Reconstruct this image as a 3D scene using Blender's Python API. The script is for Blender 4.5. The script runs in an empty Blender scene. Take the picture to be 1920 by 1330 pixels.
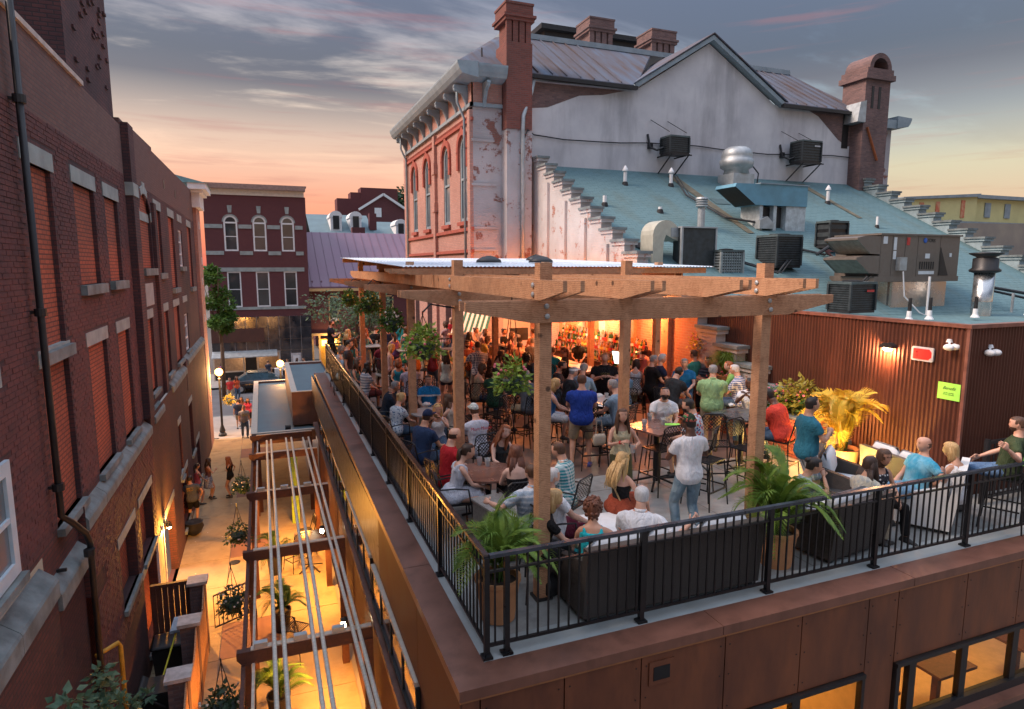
import bpy, math, random
import numpy as np
from mathutils import Vector, Matrix, noise as mn
random.seed(7)
R = math.radians
S = bpy.context.scene
COL = S.collection
# ------------------------------------------------------------------ camera
cam = bpy.data.cameras.new("camera"); camo = bpy.data.objects.new("camera", cam); COL.objects.link(camo)
CAM = Vector((0, 0, 3.8))
camo.location = CAM; camo.rotation_euler = (R(90 - 7.874), 0, R(-21.36))
cam.sensor_width = 36; cam.lens = 36 * 1193 / 1920; cam.clip_end = 2000; cam.clip_start = .1
S.camera = camo
# ------------------------------------------------------------------ sky
W = bpy.data.worlds.new("World"); S.world = W; W.use_nodes = True
nt = W.node_tree; nt.nodes.clear()
def N(t, typ, **k):
    n = t.nodes.new(typ)
    for a, b in k.items():
        if a == 'inp':
            for i, val in b.items():
                if isinstance(val, bpy.types.NodeSocket): t.links.new(val, n.inputs[i])
                else: n.inputs[i].default_value = val
        else: setattr(n, a, b)
    return n
def srgb(c):
    return tuple(((x / 255) / 12.92 if x / 255 <= .04045 else ((x / 255 + .055) / 1.055) ** 2.4) for x in c)
def ramp(t, fac, stops, lin=False, interp='LINEAR'):
    n = t.nodes.new('ShaderNodeValToRGB'); t.links.new(fac, n.inputs[0]); cr = n.color_ramp; cr.interpolation = interp
    while len(cr.elements) < len(stops): cr.elements.new(.5)
    for e, (p, c) in zip(cr.elements, stops):
        e.position = p; e.color = (*(c if lin else srgb(c)), 1)
    return n.outputs[0]
def math_(t, op, a, b=0., c=None, clamp=False):
    i = {0: a, 1: b}
    if c is not None: i[2] = c
    return N(t, 'ShaderNodeMath', operation=op, use_clamp=clamp, inp=i).outputs[0]
def mixc(t, f, a, b, mode='MIX'):
    n = t.nodes.new('ShaderNodeMix'); n.data_type = 'RGBA'; n.blend_type = mode
    for i, val in ((0, f), (6, a), (7, b)):
        if isinstance(val, bpy.types.NodeSocket): t.links.new(val, n.inputs[i])
        elif i == 0: n.inputs[i].default_value = val
        else: n.inputs[i].default_value = (*val, 1)
    return n.outputs[2]
tc = N(nt, 'ShaderNodeTexCoord').outputs['Generated']
sp = N(nt, 'ShaderNodeSeparateXYZ', inp={0: tc})
zc = math_(nt, 'MAXIMUM', sp.outputs[2], 0.)
zs = math_(nt, 'POWER', zc, .5)                       # more room in the ramp for the low sky
def zp(p): return p ** .5
left = ramp(nt, zs, [(0, (162, 78, 72)), (zp(.05), (176, 94, 80)), (zp(.10), (182, 116, 96)), (zp(.16), (182, 146, 126)), (zp(.24), (170, 156, 144)), (zp(.33), (122, 118, 126)), (zp(.42), (104, 108, 124)), (zp(.65), (186, 194, 212)), (1, (214, 224, 244))])
right = ramp(nt, zs, [(0, (150, 106, 96)), (zp(.05), (152, 116, 104)), (zp(.13), (146, 138, 120)), (zp(.2), (108, 118, 126)), (zp(.3), (76, 90, 112)), (zp(.42), (70, 82, 108)), (zp(.65), (186, 194, 212)), (1, (214, 224, 244))])
az = N(nt, 'ShaderNodeVectorMath', operation='DOT_PRODUCT', inp={0: tc, 1: (math.sin(R(-6)), math.cos(R(-6)), 0)}).outputs['Value']
azf = N(nt, 'ShaderNodeMapRange', interpolation_type='SMOOTHSTEP', inp={0: az, 1: .60, 2: .97}).outputs[0]
sky = mixc(nt, azf, right, left)
# stretched cloud banks, projected on a high flat layer
den = math_(nt, 'ADD', zc, .09)
cx = math_(nt, 'DIVIDE', sp.outputs[0], den); cy = math_(nt, 'DIVIDE', sp.outputs[1], den)
cv = N(nt, 'ShaderNodeCombineXYZ', inp={0: cx, 1: cy, 2: 0.}).outputs[0]
mp = N(nt, 'ShaderNodeMapping', inp={0: cv, 1: (8.0, .3, 0), 2: (0, 0, R(-14)), 3: (.5, .95, 1)}).outputs[0]
n1 = N(nt, 'ShaderNodeTexNoise', inp={0: mp, 2: 1.05, 3: 7., 4: .56, 8: .5}).outputs[0]
n2 = N(nt, 'ShaderNodeTexNoise', inp={0: mp, 2: 4.5, 3: 8., 4: .62}).outputs[0]
nn = math_(nt, 'ADD', math_(nt, 'MULTIPLY', n1, .84), math_(nt, 'MULTIPLY', n2, .16))
cf = N(nt, 'ShaderNodeMapRange', interpolation_type='SMOOTHSTEP', inp={0: nn, 1: .42, 2: .53}).outputs[0]
band = ramp(nt, zs, [(zp(.08), (0, 0, 0)), (zp(.18), (150, 150, 150)), (zp(.25), (255, 255, 255)), (zp(.5), (235, 235, 235)), (1, (170, 170, 170))])
cfm = math_(nt, 'MULTIPLY', math_(nt, 'MULTIPLY', cf, band), .93)
ccol = ramp(nt, zs, [(0, (120, 76, 74)), (zp(.15), (92, 74, 78)), (zp(.28), (46, 50, 70)), (zp(.42), (62, 70, 92)), (zp(.65), (150, 160, 184)), (1, (180, 190, 212))])
sky = mixc(nt, cfm, sky, ccol)
# thin bright streaks low over the glow
n3 = N(nt, 'ShaderNodeTexNoise', inp={0: N(nt, 'ShaderNodeMapping', inp={0: tc, 3: (1.6, 1.6, 26)}).outputs[0], 2: 2.2, 3: 6., 4: .6}).outputs[0]
sf = N(nt, 'ShaderNodeMapRange', interpolation_type='SMOOTHSTEP', inp={0: n3, 1: .52, 2: .72, 3: 0., 4: .33}).outputs[0]
sky = mixc(nt, sf, sky, srgb((124, 70, 72)))
grnd = N(nt, 'ShaderNodeMapRange', inp={0: sp.outputs[2], 1: -.02, 2: 0.}).outputs[0]
sky = mixc(nt, grnd, srgb((92, 78, 74)), sky)
b1 = N(nt, 'ShaderNodeBackground', inp={0: sky, 1: 1.0})
ns = N(nt, 'ShaderNodeTexSky', sky_type='NISHITA'); ns.sun_disc = False; ns.sun_elevation = R(1.5); ns.sun_rotation = R(-78)
b2 = N(nt, 'ShaderNodeBackground', inp={0: ns.outputs[0], 1: .05})
ad = N(nt, 'ShaderNodeAddShader', inp={0: b1.outputs[0], 1: b2.outputs[0]})
N(nt, 'ShaderNodeOutputWorld', inp={0: ad.outputs[0]})
# ------------------------------------------------------------------ the last soft daylight, low from the sunset side
sl = bpy.data.lights.new("sun", 'SUN'); sl.energy = 2.2; sl.angle = R(24); sl.color = (1, .76, .62)
so = bpy.data.objects.new("sun", sl); COL.objects.link(so)
so.rotation_euler = Vector((math.sin(R(-78)) * math.cos(R(42)), math.cos(R(-78)) * math.cos(R(42)), math.sin(R(42)))).to_track_quat('Z', 'Y').to_euler()
V = S.view_settings
V.view_transform = 'Standard'; V.look = 'None'; V.gamma = 1; V.use_curve_mapping = False; V.exposure = 1.08
S.cycles.max_bounces = 6; S.cycles.diffuse_bounces = 3; S.cycles.glossy_bounces = 3; S.cycles.transmission_bounces = 4; S.cycles.transparent_max_bounces = 8
S.cycles.use_denoising = True; S.cycles.sample_clamp_indirect = 4; S.cycles.caustics_reflective = False; S.cycles.caustics_refractive = False
# ------------------------------------------------------------------ surveying helpers: where a sight line meets a level or a wall of the place
FW = Vector((math.sin(R(21.36)) * math.cos(R(7.874)), math.cos(R(21.36)) * math.cos(R(7.874)), -math.sin(R(7.874))))
RT = Vector((math.cos(R(21.36)), -math.sin(R(21.36)), 0)); UP = RT.cross(FW)
def sight(u, v): return FW + RT * ((u - 960) / 1193) - UP * ((v - 665) / 1193)
def PZ(u, v, z):
    d = sight(u, v); return CAM + d * ((z - 3.8) / d.z)
def PX(u, v, x):
    d = sight(u, v); return CAM + d * (x / d.x)
def PY(u, v, y):
    d = sight(u, v); return CAM + d * (y / d.y)
# ------------------------------------------------------------------ mesh collecting
class MB:
    def __init__(s): s.v = []; s.f = []; s.mi = []; s.m = 0
    def add(s, vs, fs):
        o = len(s.v); s.v += [tuple(p) for p in vs]; s.f += [tuple(i + o for i in f) for f in fs]; s.mi += [s.m] * len(fs); return s
    def box(s, x0, x1, y0, y1, z0, z1):
        return s.add([(x0, y0, z0), (x1, y0, z0), (x1, y1, z0), (x0, y1, z0), (x0, y0, z1), (x1, y0, z1), (x1, y1, z1), (x0, y1, z1)],
                     [(0, 3, 2, 1), (4, 5, 6, 7), (0, 1, 5, 4), (1, 2, 6, 5), (2, 3, 7, 6), (3, 0, 4, 7)])
    def bar(s, a, b, w, h, up=(0, 0, 1)):
        a = Vector(a); b = Vector(b); d = (b - a).normalized(); u = Vector(up); x = d.cross(u)
        if x.length < 1e-4: x = d.cross(Vector((1, 0, 0)))
        x.normalize(); y = x.cross(d); vs = []
        for p in (a, b):
            for i, j in ((-1, -1), (1, -1), (1, 1), (-1, 1)): vs.append(p + x * i * w / 2 + y * j * h / 2)
        return s.add(vs, [(0, 1, 2, 3), (7, 6, 5, 4), (0, 4, 5, 1), (1, 5, 6, 2), (2, 6, 7, 3), (3, 7, 4, 0)])
    def prism(s, pts, ext):
        n = len(pts); e = Vector(ext); p = [Vector(q) for q in pts]
        return s.add(p + [q + e for q in p], [tuple(range(n))[::-1], tuple(range(n, 2 * n))] + [(i, (i + 1) % n, n + (i + 1) % n, n + i) for i in range(n)])
    def loft(s, rings, cap=True):
        n = len(rings[0]); vs = [p for r in rings for p in r]; fs = []
        for k in range(len(rings) - 1):
            for i in range(n):
                j = (i + 1) % n; fs.append((k * n + i, k * n + j, (k + 1) * n + j, (k + 1) * n + i))
        if cap: fs += [tuple(range(n))[::-1], tuple((len(rings) - 1) * n + i for i in range(n))]
        return s.add(vs, fs)
    def tube(s, pts, r, n=8, cap=True, flat=1., up=(0, 0, 1)):
        P = [Vector(p) for p in pts]; rr = r if isinstance(r, (list, tuple)) else [r] * len(P); rings = []; x = None
        for i, p in enumerate(P):
            d = (P[min(i + 1, len(P) - 1)] - P[max(i - 1, 0)])
            d = d.normalized() if d.length > 1e-6 else Vector((0, 0, 1))
            if x is None:
                x = d.cross(Vector(up))
                if x.length < .05: x = d.cross(Vector((0, 1, 0)))
                if x.length < .05: x = d.cross(Vector((1, 0, 0)))
            else: x = x - d * x.dot(d)
            x.normalize(); y = x.cross(d)
            rings.append([p + x * math.cos(2 * math.pi * k / n) * rr[i] + y * math.sin(2 * math.pi * k / n) * rr[i] * flat for k in range(n)])
        return s.loft(rings, cap)
    def lathe(s, prof, c=(0, 0, 0), n=16, cap=True):
        return s.loft([[(c[0] + math.cos(2 * math.pi * k / n) * r, c[1] + math.sin(2 * math.pi * k / n) * r, c[2] + z) for k in range(n)] for r, z in prof], cap)
    def ball(s, c, r, n=10, m=7):
        r = r if isinstance(r, (tuple, list)) else (r, r, r)
        return s.loft([[(c[0] + math.cos(2 * math.pi * k / n) * r[0] * math.sin(a), c[1] + math.sin(2 * math.pi * k / n) * r[1] * math.sin(a), c[2] - math.cos(a) * r[2]) for k in range(n)]
                       for a in [math.pi * (.04 + .92 * i / m) for i in range(m + 1)]])
    def quad(s, a, b, c, d): return s.add([a, b, c, d], [(0, 1, 2, 3)])
    def xf(s, M, start=0):
        s.v = s.v[:start] + [tuple(M @ Vector(p)) for p in s.v[start:]]; return s
    def mesh(s, name, mats, smooth=False):
        me = bpy.data.meshes.new(name); me.from_pydata(s.v, [], s.f)
        for m in (mats if isinstance(mats, (list, tuple)) else [mats]): me.materials.append(m)
        if any(s.mi): me.polygons.foreach_set('material_index', s.mi)
        if smooth: me.polygons.foreach_set('use_smooth', [True] * len(me.polygons))
        me.update(); return me
ORG = {}
def link(me, name, parent=None, loc=(0, 0, 0), rot=(0, 0, 0), kind=None):
    o = bpy.data.objects.new(name, me); COL.objects.link(o); o.location = loc; o.rotation_euler = rot
    if parent is not None: o.parent = parent
    if kind: o['kind'] = kind
    return o
def B(mb, name, mats, parent=None, smooth=False, world=None, label=None, kind=None):
    """link a collected mesh; when the parent stands in the world unrotated, world=True keeps world coordinates"""
    loc = (0, 0, 0)
    if parent is not None and (world or (world is None and parent.name in ORG)):
        r = parent; acc = Vector((0, 0, 0))
        while r is not None: acc += r.location; r = r.parent
        loc = -acc
    o = link(mb.mesh(name, mats, smooth), name, parent, loc, kind=kind)
    if parent is not None and parent.name in ORG: ORG[o.name] = 1
    if label: o['label'] = label
    return o
def thing(name, label, cat, loc=(0, 0, 0), rz=0, group=None, world=False):
    o = bpy.data.objects.new(name, None); COL.objects.link(o); o.location = loc; o.rotation_euler = (0, 0, rz)
    o.empty_display_size = .1
    o['label'] = label; o['category'] = cat
    if group: o['group'] = group
    if world: ORG[o.name] = 1
    return o
def tag(o, label, cat, group=None):
    o['label'] = label; o['category'] = cat
    if group: o['group'] = group
    return o
def kids(o): return [c for c in o.children]
def copy_tree(o, parent=None):
    c = o.copy(); COL.objects.link(c); c.parent = parent
    for ch in kids(o): copy_tree(ch, c)
    return c
def place(o, loc, rz=0, label=None, group=None):
    o.location = loc; o.rotation_euler = (0, 0, rz)
    if label: o['label'] = label
    if group: o['group'] = group
    return o
# ------------------------------------------------------------------ materials
MC = {}
def newm(name):
    m = bpy.data.materials.new(name); m.use_nodes = True; t = m.node_tree
    return m, t, t.nodes['Principled BSDF']
def pos(t, obj=False):
    return N(t, 'ShaderNodeTexCoord').outputs['Object'] if obj else N(t, 'ShaderNodeNewGeometry').outputs['Position']
def bumpit(t, p, h, strength, dist=.01):
    b = N(t, 'ShaderNodeBump', inp={0: strength, 1: dist, 2: h} if False else {'Strength': strength, 'Distance': dist, 'Height': h}); t.links.new(b.outputs[0], p.inputs['Normal'])
def plain(name, c, rough=.7, metal=0., var=.25, sc=6., bump=.15, bsc=None, bd=.01, obj=False, spec=.5, c2=None, stretch=(1, 1, 1), big_dirt=0):
    """a surface with mottled colour, uneven gloss and fine relief"""
    if name in MC: return MC[name]
    m, t, p = newm(name); P0 = pos(t, obj); P = N(t, 'ShaderNodeMapping', inp={0: P0, 3: stretch}).outputs[0]
    n1 = N(t, 'ShaderNodeTexNoise', inp={0: P, 2: sc, 3: 5., 4: .6}).outputs[0]
    lo = c2 if c2 else tuple(x * (1 - var) for x in c); hi = c if c2 else tuple(min(1, x * (1 + var)) for x in c)
    col = ramp(t, n1, [(.32, lo), (.68, hi)], lin=True)
    if big_dirt: col = mixc(t, N(t, 'ShaderNodeMapRange', inp={0: N(t, 'ShaderNodeTexNoise', inp={0: N(t, 'ShaderNodeMapping', inp={0: P0, 3: (1.3, 1.3, .22)}).outputs[0], 2: big_dirt, 3: 8., 4: .7}).outputs[0], 1: .5, 2: .68, 3: 0., 4: .5}).outputs[0], col, tuple(x * .5 for x in lo))
    t.links.new(col, p.inputs['Base Color'])
    t.links.new(N(t, 'ShaderNodeMapRange', inp={0: n1, 1: .3, 2: .7, 3: max(0, rough - .08), 4: min(1, rough + .08)}).outputs[0], p.inputs['Roughness'])
    p.inputs['Metallic'].default_value = metal; p.inputs['Specular IOR Level'].default_value = spec
    if bump:
        n2 = N(t, 'ShaderNodeTexNoise', inp={0: P, 2: bsc or sc * 8, 3: 4.}).outputs[0]; bumpit(t, p, n2, bump, bd)
    MC[name] = m; return m
def brick(name, c1, c2, mortar, w=.21, h=.071, ms=.011, dirt=(.05, .035, .035), dirta=.5, paint=None, paintf=.5, psc=1.1, bump=.6, tone=None):
    m, t, p = newm(name); P = pos(t); s = N(t, 'ShaderNodeSeparateXYZ', inp={0: P})
    uu = math_(t, 'ADD', s.outputs[0], s.outputs[1])
    vec = N(t, 'ShaderNodeCombineXYZ', inp={0: uu, 1: s.outputs[2], 2: 0.}).outputs[0]
    bt = N(t, 'ShaderNodeTexBrick', inp={'Vector': vec, 'Color1': (*c1, 1), 'Color2': (*c2, 1), 'Mortar': (*mortar, 1), 'Scale': 1., 'Mortar Size': ms, 'Mortar Smooth': .25, 'Bias': -.1, 'Brick Width': w, 'Row Height': h})
    col = bt.outputs[0]
    big = N(t, 'ShaderNodeTexNoise', inp={0: P, 2: .55, 3: 6., 4: .65}).outputs[0]
    sm = N(t, 'ShaderNodeTexNoise', inp={0: vec, 2: 9., 3: 3.}).outputs[0]
    col = mixc(t, math_(t, 'MULTIPLY', sm, .35), col, tuple(x * .55 for x in c1))
    if paint:
        pn = N(t, 'ShaderNodeTexNoise', inp={0: P, 2: psc, 3: 10., 4: .72}).outputs[0]
        lo = .62 - .3 * paintf
        pm = N(t, 'ShaderNodeMapRange', interpolation_type='SMOOTHSTEP', inp={0: pn, 1: lo - .025, 2: lo + .025}).outputs[0]
        pc = mixc(t, math_(t, 'MULTIPLY', big, .8), paint, tuple(x * .62 for x in paint))
        col = mixc(t, pm, col, pc)
    df = N(t, 'ShaderNodeMapRange', inp={0: big, 1: .42, 2: .68, 3: 0., 4: dirta}).outputs[0]
    col = mixc(t, df, col, dirt)
    t.links.new(col, p.inputs['Base Color']); p.inputs['Roughness'].default_value = .88
    hgt = math_(t, 'SUBTRACT', math_(t, 'MULTIPLY', sm, .35), bt.outputs[1])
    bumpit(t, p, hgt, bump, .008)
    return m
def wood(name, c1, c2, rough=.7, knots=True, sc=1., obj=True):
    """sawn cedar: long grain plus dark knots"""
    m, t, p = newm(name); P = pos(t, obj)
    g = N(t, 'ShaderNodeTexNoise', inp={0: N(t, 'ShaderNodeMapping', inp={0: P, 3: (9 * sc, 9 * sc, 9 * sc)}).outputs[0], 2: 1.2, 3: 4., 4: .55, 8: 1.2}).outputs[0]
    gr = N(t, 'ShaderNodeTexWave', wave_type='BANDS', bands_direction='Z', inp={0: P, 1: 16., 2: 5., 3: 3., 4: 1.2}).outputs[1]
    f = math_(t, 'ADD', math_(t, 'MULTIPLY', g, .75), math_(t, 'MULTIPLY', gr, .25))
    col = ramp(t, f, [(.25, c2), (.6, c1), (.85, tuple(min(1, x * 1.2) for x in c1))], lin=True)
    if knots:
        v = N(t, 'ShaderNodeTexVoronoi', inp={0: P, 2: 3.1}).outputs['Distance']
        k = N(t, 'ShaderNodeMapRange', interpolation_type='SMOOTHSTEP', inp={0: v, 1: .06, 2: .13, 3: .9, 4: 0.}).outputs[0]
        col = mixc(t, k, col, (.07, .035, .02))
    big = N(t, 'ShaderNodeTexNoise', inp={0: P, 2: 1.3, 3: 4.}).outputs[0]
    col = mixc(t, N(t, 'ShaderNodeMapRange', inp={0: big, 1: .5, 2: .75, 3: 0., 4: .45}).outputs[0], col, tuple(x * .8 for x in c2))
    t.links.new(col, p.inputs['Base Color']); p.inputs['Roughness'].default_value = rough
    bumpit(t, p, gr, .18, .004); MC[name] = m
    return m
def emit(name, c, s):
    m = bpy.data.materials.new(name); m.use_nodes = True; t = m.node_tree; p = t.nodes['Principled BSDF']
    p.inputs['Base Color'].default_value = (*c, 1); p.inputs['Emission Color'].default_value = (*c, 1); p.inputs['Emission Strength'].default_value = s
    return m
def glassy(name, c, rough=.06, spec=.9):
    m, t, p = newm(name); n1 = N(t, 'ShaderNodeTexNoise', inp={0: pos(t), 2: .8, 3: 2.}).outputs[0]
    t.links.new(ramp(t, n1, [(.35, tuple(x * .6 for x in c)), (.7, c)], lin=True), p.inputs['Base Color']); p.inputs['Roughness'].default_value = rough; p.inputs['Specular IOR Level'].default_value = spec
    bumpit(t, p, n1, .05, .02); return m
def clear(name, c=(1, 1, 1), rough=.05, tr=.95, alpha=1.):
    m, t, p = newm(name); p.inputs['Base Color'].default_value = (*c, 1); p.inputs['Roughness'].default_value = rough
    p.inputs['Transmission Weight'].default_value = tr; p.inputs['IOR'].default_value = 1.15; p.inputs['Alpha'].default_value = alpha; return m

BR_UP = brick('brick_dark_red', (.145, .054, .052), (.09, .038, .042), (.05, .038, .042), dirt=(.022, .018, .026), dirta=.75)
BR_LOW = brick('brick_lower_red', (.13, .04, .038), (.085, .029, .03), (.055, .034, .036), dirt=(.025, .016, .02), dirta=.6)
BR_INF = brick('brick_infill_orange', (.5, .125, .065), (.38, .095, .052), (.13, .052, .038), dirta=.4)
BR_PAR = brick('brick_parapet', (.2, .1, .085), (.15, .072, .064), (.12, .09, .085), dirta=.3, dirt=(.1, .07, .07))
BR_TH = brick('brick_theatre_orange', (.58, .3, .24), (.46, .22, .18), (.38, .27, .24), dirta=.25, dirt=(.2, .09, .07), bump=.8)
BR_TW = brick('brick_theatre_painted', (.3, .1, .07), (.22, .08, .06), (.22, .16, .14), paint=(.52, .5, .52), paintf=.62, psc=.9, dirta=.25, dirt=(.2, .16, .15))
BR_CH = brick('brick_chimney', (.27, .08, .06), (.17, .055, .045), (.18, .11, .095), dirta=.5, dirt=(.12, .06, .05))
BR_CHP = brick('brick_chimney_grey', (.26, .15, .135), (.135, .085, .085), (.17, .13, .13), dirta=.4)
BR_SIDE = brick('brick_side_whitewashed', (.46, .2, .14), (.36, .15, .11), (.4, .33, .3), paint=(.6, .57, .56), paintf=.72, psc=1.6, dirta=.3, dirt=(.3, .22, .2))
BR_BAR = brick('brick_bar_wall', (.62, .3, .2), (.5, .22, .15), (.55, .36, .27), dirta=.2, dirt=(.4, .2, .14), bump=.8)
BR_PLA = brick('brick_planter', (.5, .15, .08), (.38, .11, .07), (.5, .4, .33), dirta=.12)
BR_FAR = brick('brick_far_maroon', (.13, .038, .042), (.1, .03, .036), (.15, .06, .06), dirta=.3, dirt=(.09, .03, .04), bump=.2)
STONE = plain('stone_trim', (.17, .2, .205), .85, var=.35, sc=3, bump=.4, bsc=30)
STONE2 = plain('stone_lintel', (.3, .34, .335), .85, var=.22, sc=2.5, bump=.3, bsc=30)
STUCCO = plain('stucco', (.68, .665, .68), .92, c2=(.52, .51, .54), sc=.75, bump=.25, bsc=35, big_dirt=.6)
CONC = plain('terrace_concrete', (.36, .365, .35), .55, c2=(.2, .2, .19), sc=1.7, bump=.15, bsc=60, big_dirt=1.6)
TILE = plain('terrace_edge_membrane', (.32, .35, .35), .5, var=.12, sc=2, bump=.1, bsc=80)
COP = plain('coping_brown_metal', (.2, .088, .06), .4, metal=.15, var=.24, sc=1.6, bump=.06, bsc=5, big_dirt=1.8, spec=.6)
PANEL = plain('panel_rust_metal', (.23, .078, .034), .42, metal=.15, c2=(.12, .042, .024), sc=2.2, bump=.12, bsc=9, spec=.6, stretch=(1, 1, .35), big_dirt=2.2)
CORR = plain('corrugated_rust_steel', (.115, .038, .022), .5, metal=.3, var=.2, sc=2.2, bump=.06, bsc=30, stretch=(1, 1, .3))
CEDAR = wood('cedar_timber', (.54, .295, .165), (.32, .15, .075))
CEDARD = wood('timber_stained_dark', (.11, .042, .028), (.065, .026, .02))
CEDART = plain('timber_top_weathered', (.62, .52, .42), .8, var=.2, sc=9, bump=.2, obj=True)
BLACK = plain('black_powder_coat', (.014, .014, .016), .35, metal=.2, var=.3, bump=.05, spec=.5)
BLACKM = plain('black_satin_metal', (.02, .02, .022), .45, metal=.1, var=.3, bump=.05)
GALV = plain('galvanised_steel', (.42, .46, .48), .5, metal=.5, var=.18, sc=4, bump=.1)
WHITEP = plain('white_paint', (.72, .74, .76), .55, var=.08, bump=.1)
CREAMP = plain('cream_paint', (.68, .6, .5), .6, var=.1, bump=.1)
TRIMB = plain('pale_blue_grey_paint', (.3, .37, .41), .6, c2=(.2, .26, .3), sc=2, bump=.15)
BEAM_STEEL = plain('steel_conduit', (.86, .82, .72), .5, metal=0., c2=(.66, .6, .5), sc=9, bump=.1, stretch=(1, 2.5, 1))
# ================================================================== the setting
def struct(mb, name, m, smooth=False):
    o = B(mb, name, m, smooth=smooth); o['kind'] = 'structure'; return o
GZ = -5.2
ASPH = plain('asphalt', (.09, .095, .11), .85, var=.25, sc=.8, bump=.3, bsc=60)
PAVE = plain('pavement_concrete', (.27, .255, .245), .8, var=.16, sc=1.0, bump=.2, bsc=50)
PAVE2 = plain('pavement_red', (.2, .115, .105), .85, var=.2, sc=1.4, bump=.2, bsc=50)
EARTH = plain('far_ground', (.12, .11, .1), .95, var=.3, sc=.05, bump=0)
struct(MB().quad((-500, -300, GZ - .3), (700, -300, GZ - .3), (700, 900, GZ - .3), (-500, 900, GZ - .3)), 'ground', EARTH)
struct(MB().quad((-90, 41.6, GZ - .13), (120, 41.6, GZ - .13), (120, 51.6, GZ - .13), (-90, 51.6, GZ - .13)), 'road', ASPH)
struct(MB().box(-90, 120, 51.6, 58.5, GZ - .28, GZ), 'far_pavement', PAVE)
struct(MB().box(-2.5, 40, 36, 41.6, GZ - .28, GZ).box(-40, -2.5, 36.2, 41.6, GZ - .28, GZ), 'near_pavement', PAVE)
mk = MB()
for k in range(9): mk.box(-20 + k * 6, -17 + k * 6, 46.5, 46.62, GZ - .126, GZ - .122)
struct(mk, 'road_marking', plain('road_paint', (.6, .6, .56), .7))
struct(MB().box(-60, 120, 41.45, 41.6, GZ - .2, GZ + .01).box(-60, 120, 51.6, 51.75, GZ - .2, GZ + .01), 'kerb', STONE)
PAVE_GLOW = plain('pavement_lamp_tint', (.40, .32, .2), .8, c2=(.28, .215, .135), sc=.9, bump=.2, bsc=50, big_dirt=1.5)  # concrete tinted yellow: the alley's lamp glow is put into the slab colour
alley = MB().box(-2.9, 1.6, 2, 36, GZ - .3, GZ - .03); alley = struct(alley, 'alley_pavement', PAVE)
y = 2.0; k = 0
while y < 36:
    L_ = [1.9, 1.6, 2.1][k % 3]
    for i, (a, b) in enumerate(((-2.84, -1.35), (-1.35, -.02), (-.02, 1.5))):
        red = (k % 3 == 1 and i == 1)
        me = link(MB().box(a + .008, b - .008, y + .008, min(36, y + L_) - .008, GZ - .03, GZ).mesh('paving_slab', PAVE2 if red else PAVE_GLOW), 'paving_slab', alley)
    y += L_; k += 1

# ---------------------------------------------------------------- walls with real openings
def wallgrid(mb, ax, front, back, u0, u1, z0, z1, ops, z1f=None):
    """a wall face on the plane ax=front with reveals going back to ax=back; ops = [(ua,ub,za,zb)]"""
    us = sorted({u0, u1, *[min(max(o[i], u0), u1) for o in ops for i in (0, 1)]}); zs_ = sorted({z0, z1, *[min(max(o[i], z0), z1) for o in ops for i in (2, 3)]})
    P = (lambda u, z, d: (d, u, z)) if ax == 'x' else (lambda u, z, d: (u, d, z))
    def opn(u, z): return any(o[0] < u < o[1] and o[2] < z < o[3] for o in ops)
    for i in range(len(us) - 1):
        for j in range(len(zs_) - 1):
            a, b, c, d = us[i], us[i + 1], zs_[j], zs_[j + 1]
            if not opn((a + b) / 2, (c + d) / 2): mb.quad(P(a, c, front), P(b, c, front), P(b, d, front), P(a, d, front))
    for (a, b, c, d) in ops:
        a = max(a, u0); b = min(b, u1)
        mb.quad(P(a, c, front), P(a, d, front), P(a, d, back), P(a, c, back)); mb.quad(P(b, c, front), P(b, d, front), P(b, d, back), P(b, c, back))
        mb.quad(P(a, c, front), P(b, c, front), P(b, c, back), P(a, c, back)); mb.quad(P(a, d, front), P(b, d, front), P(b, d, back), P(a, d, back))
    return mb
def sash_window(root, ax, f, a, b, c, d, sgn, frame=WHITEP, glass=None, name='window', fw=.07, rails=1, muntin=0):
    """a sash window standing in an opening; f = plane of the frame's face, sgn = outward direction"""
    glass = glass or GLASSD
    mb = MB()
    def bx(u0, u1, z0, z1, d0, d1):
        if ax == 'x': mb.box(min(d0, d1), max(d0, d1), u0, u1, z0, z1)
        else: mb.box(u0, u1, min(d0, d1), max(d0, d1), z0, z1)
    t = .06 * -sgn
    bx(a, a + fw, c, d, f, f + t); bx(b - fw, b, c, d, f, f + t); bx(a + fw, b - fw, c, c + fw, f, f + t); bx(a + fw, b - fw, d - fw, d, f, f + t)
    for k in range(rails):
        zm = c + (d - c) * (k + 1) / (rails + 1); bx(a + fw, b - fw, zm - .03, zm + .03, f - .004 * sgn, f + t)
    for k in range(muntin):
        um = a + (b - a) * (k + 1) / (muntin + 1); bx(um - .012, um + .012, c + fw, d - fw, f - .012 * sgn, f + t)
    w = B(mb, name, frame, root)
    mb = MB(); bx(a + fw, b - fw, c + fw, d - fw, f + t * .6, f + t * .7); B(mb, 'pane', glass, w)
    return w
GLASSD = glassy('window_glass_dark', (.055, .06, .065))
GLASSB = glassy('window_glass_sky', (.16, .2, .23), .12)
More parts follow.
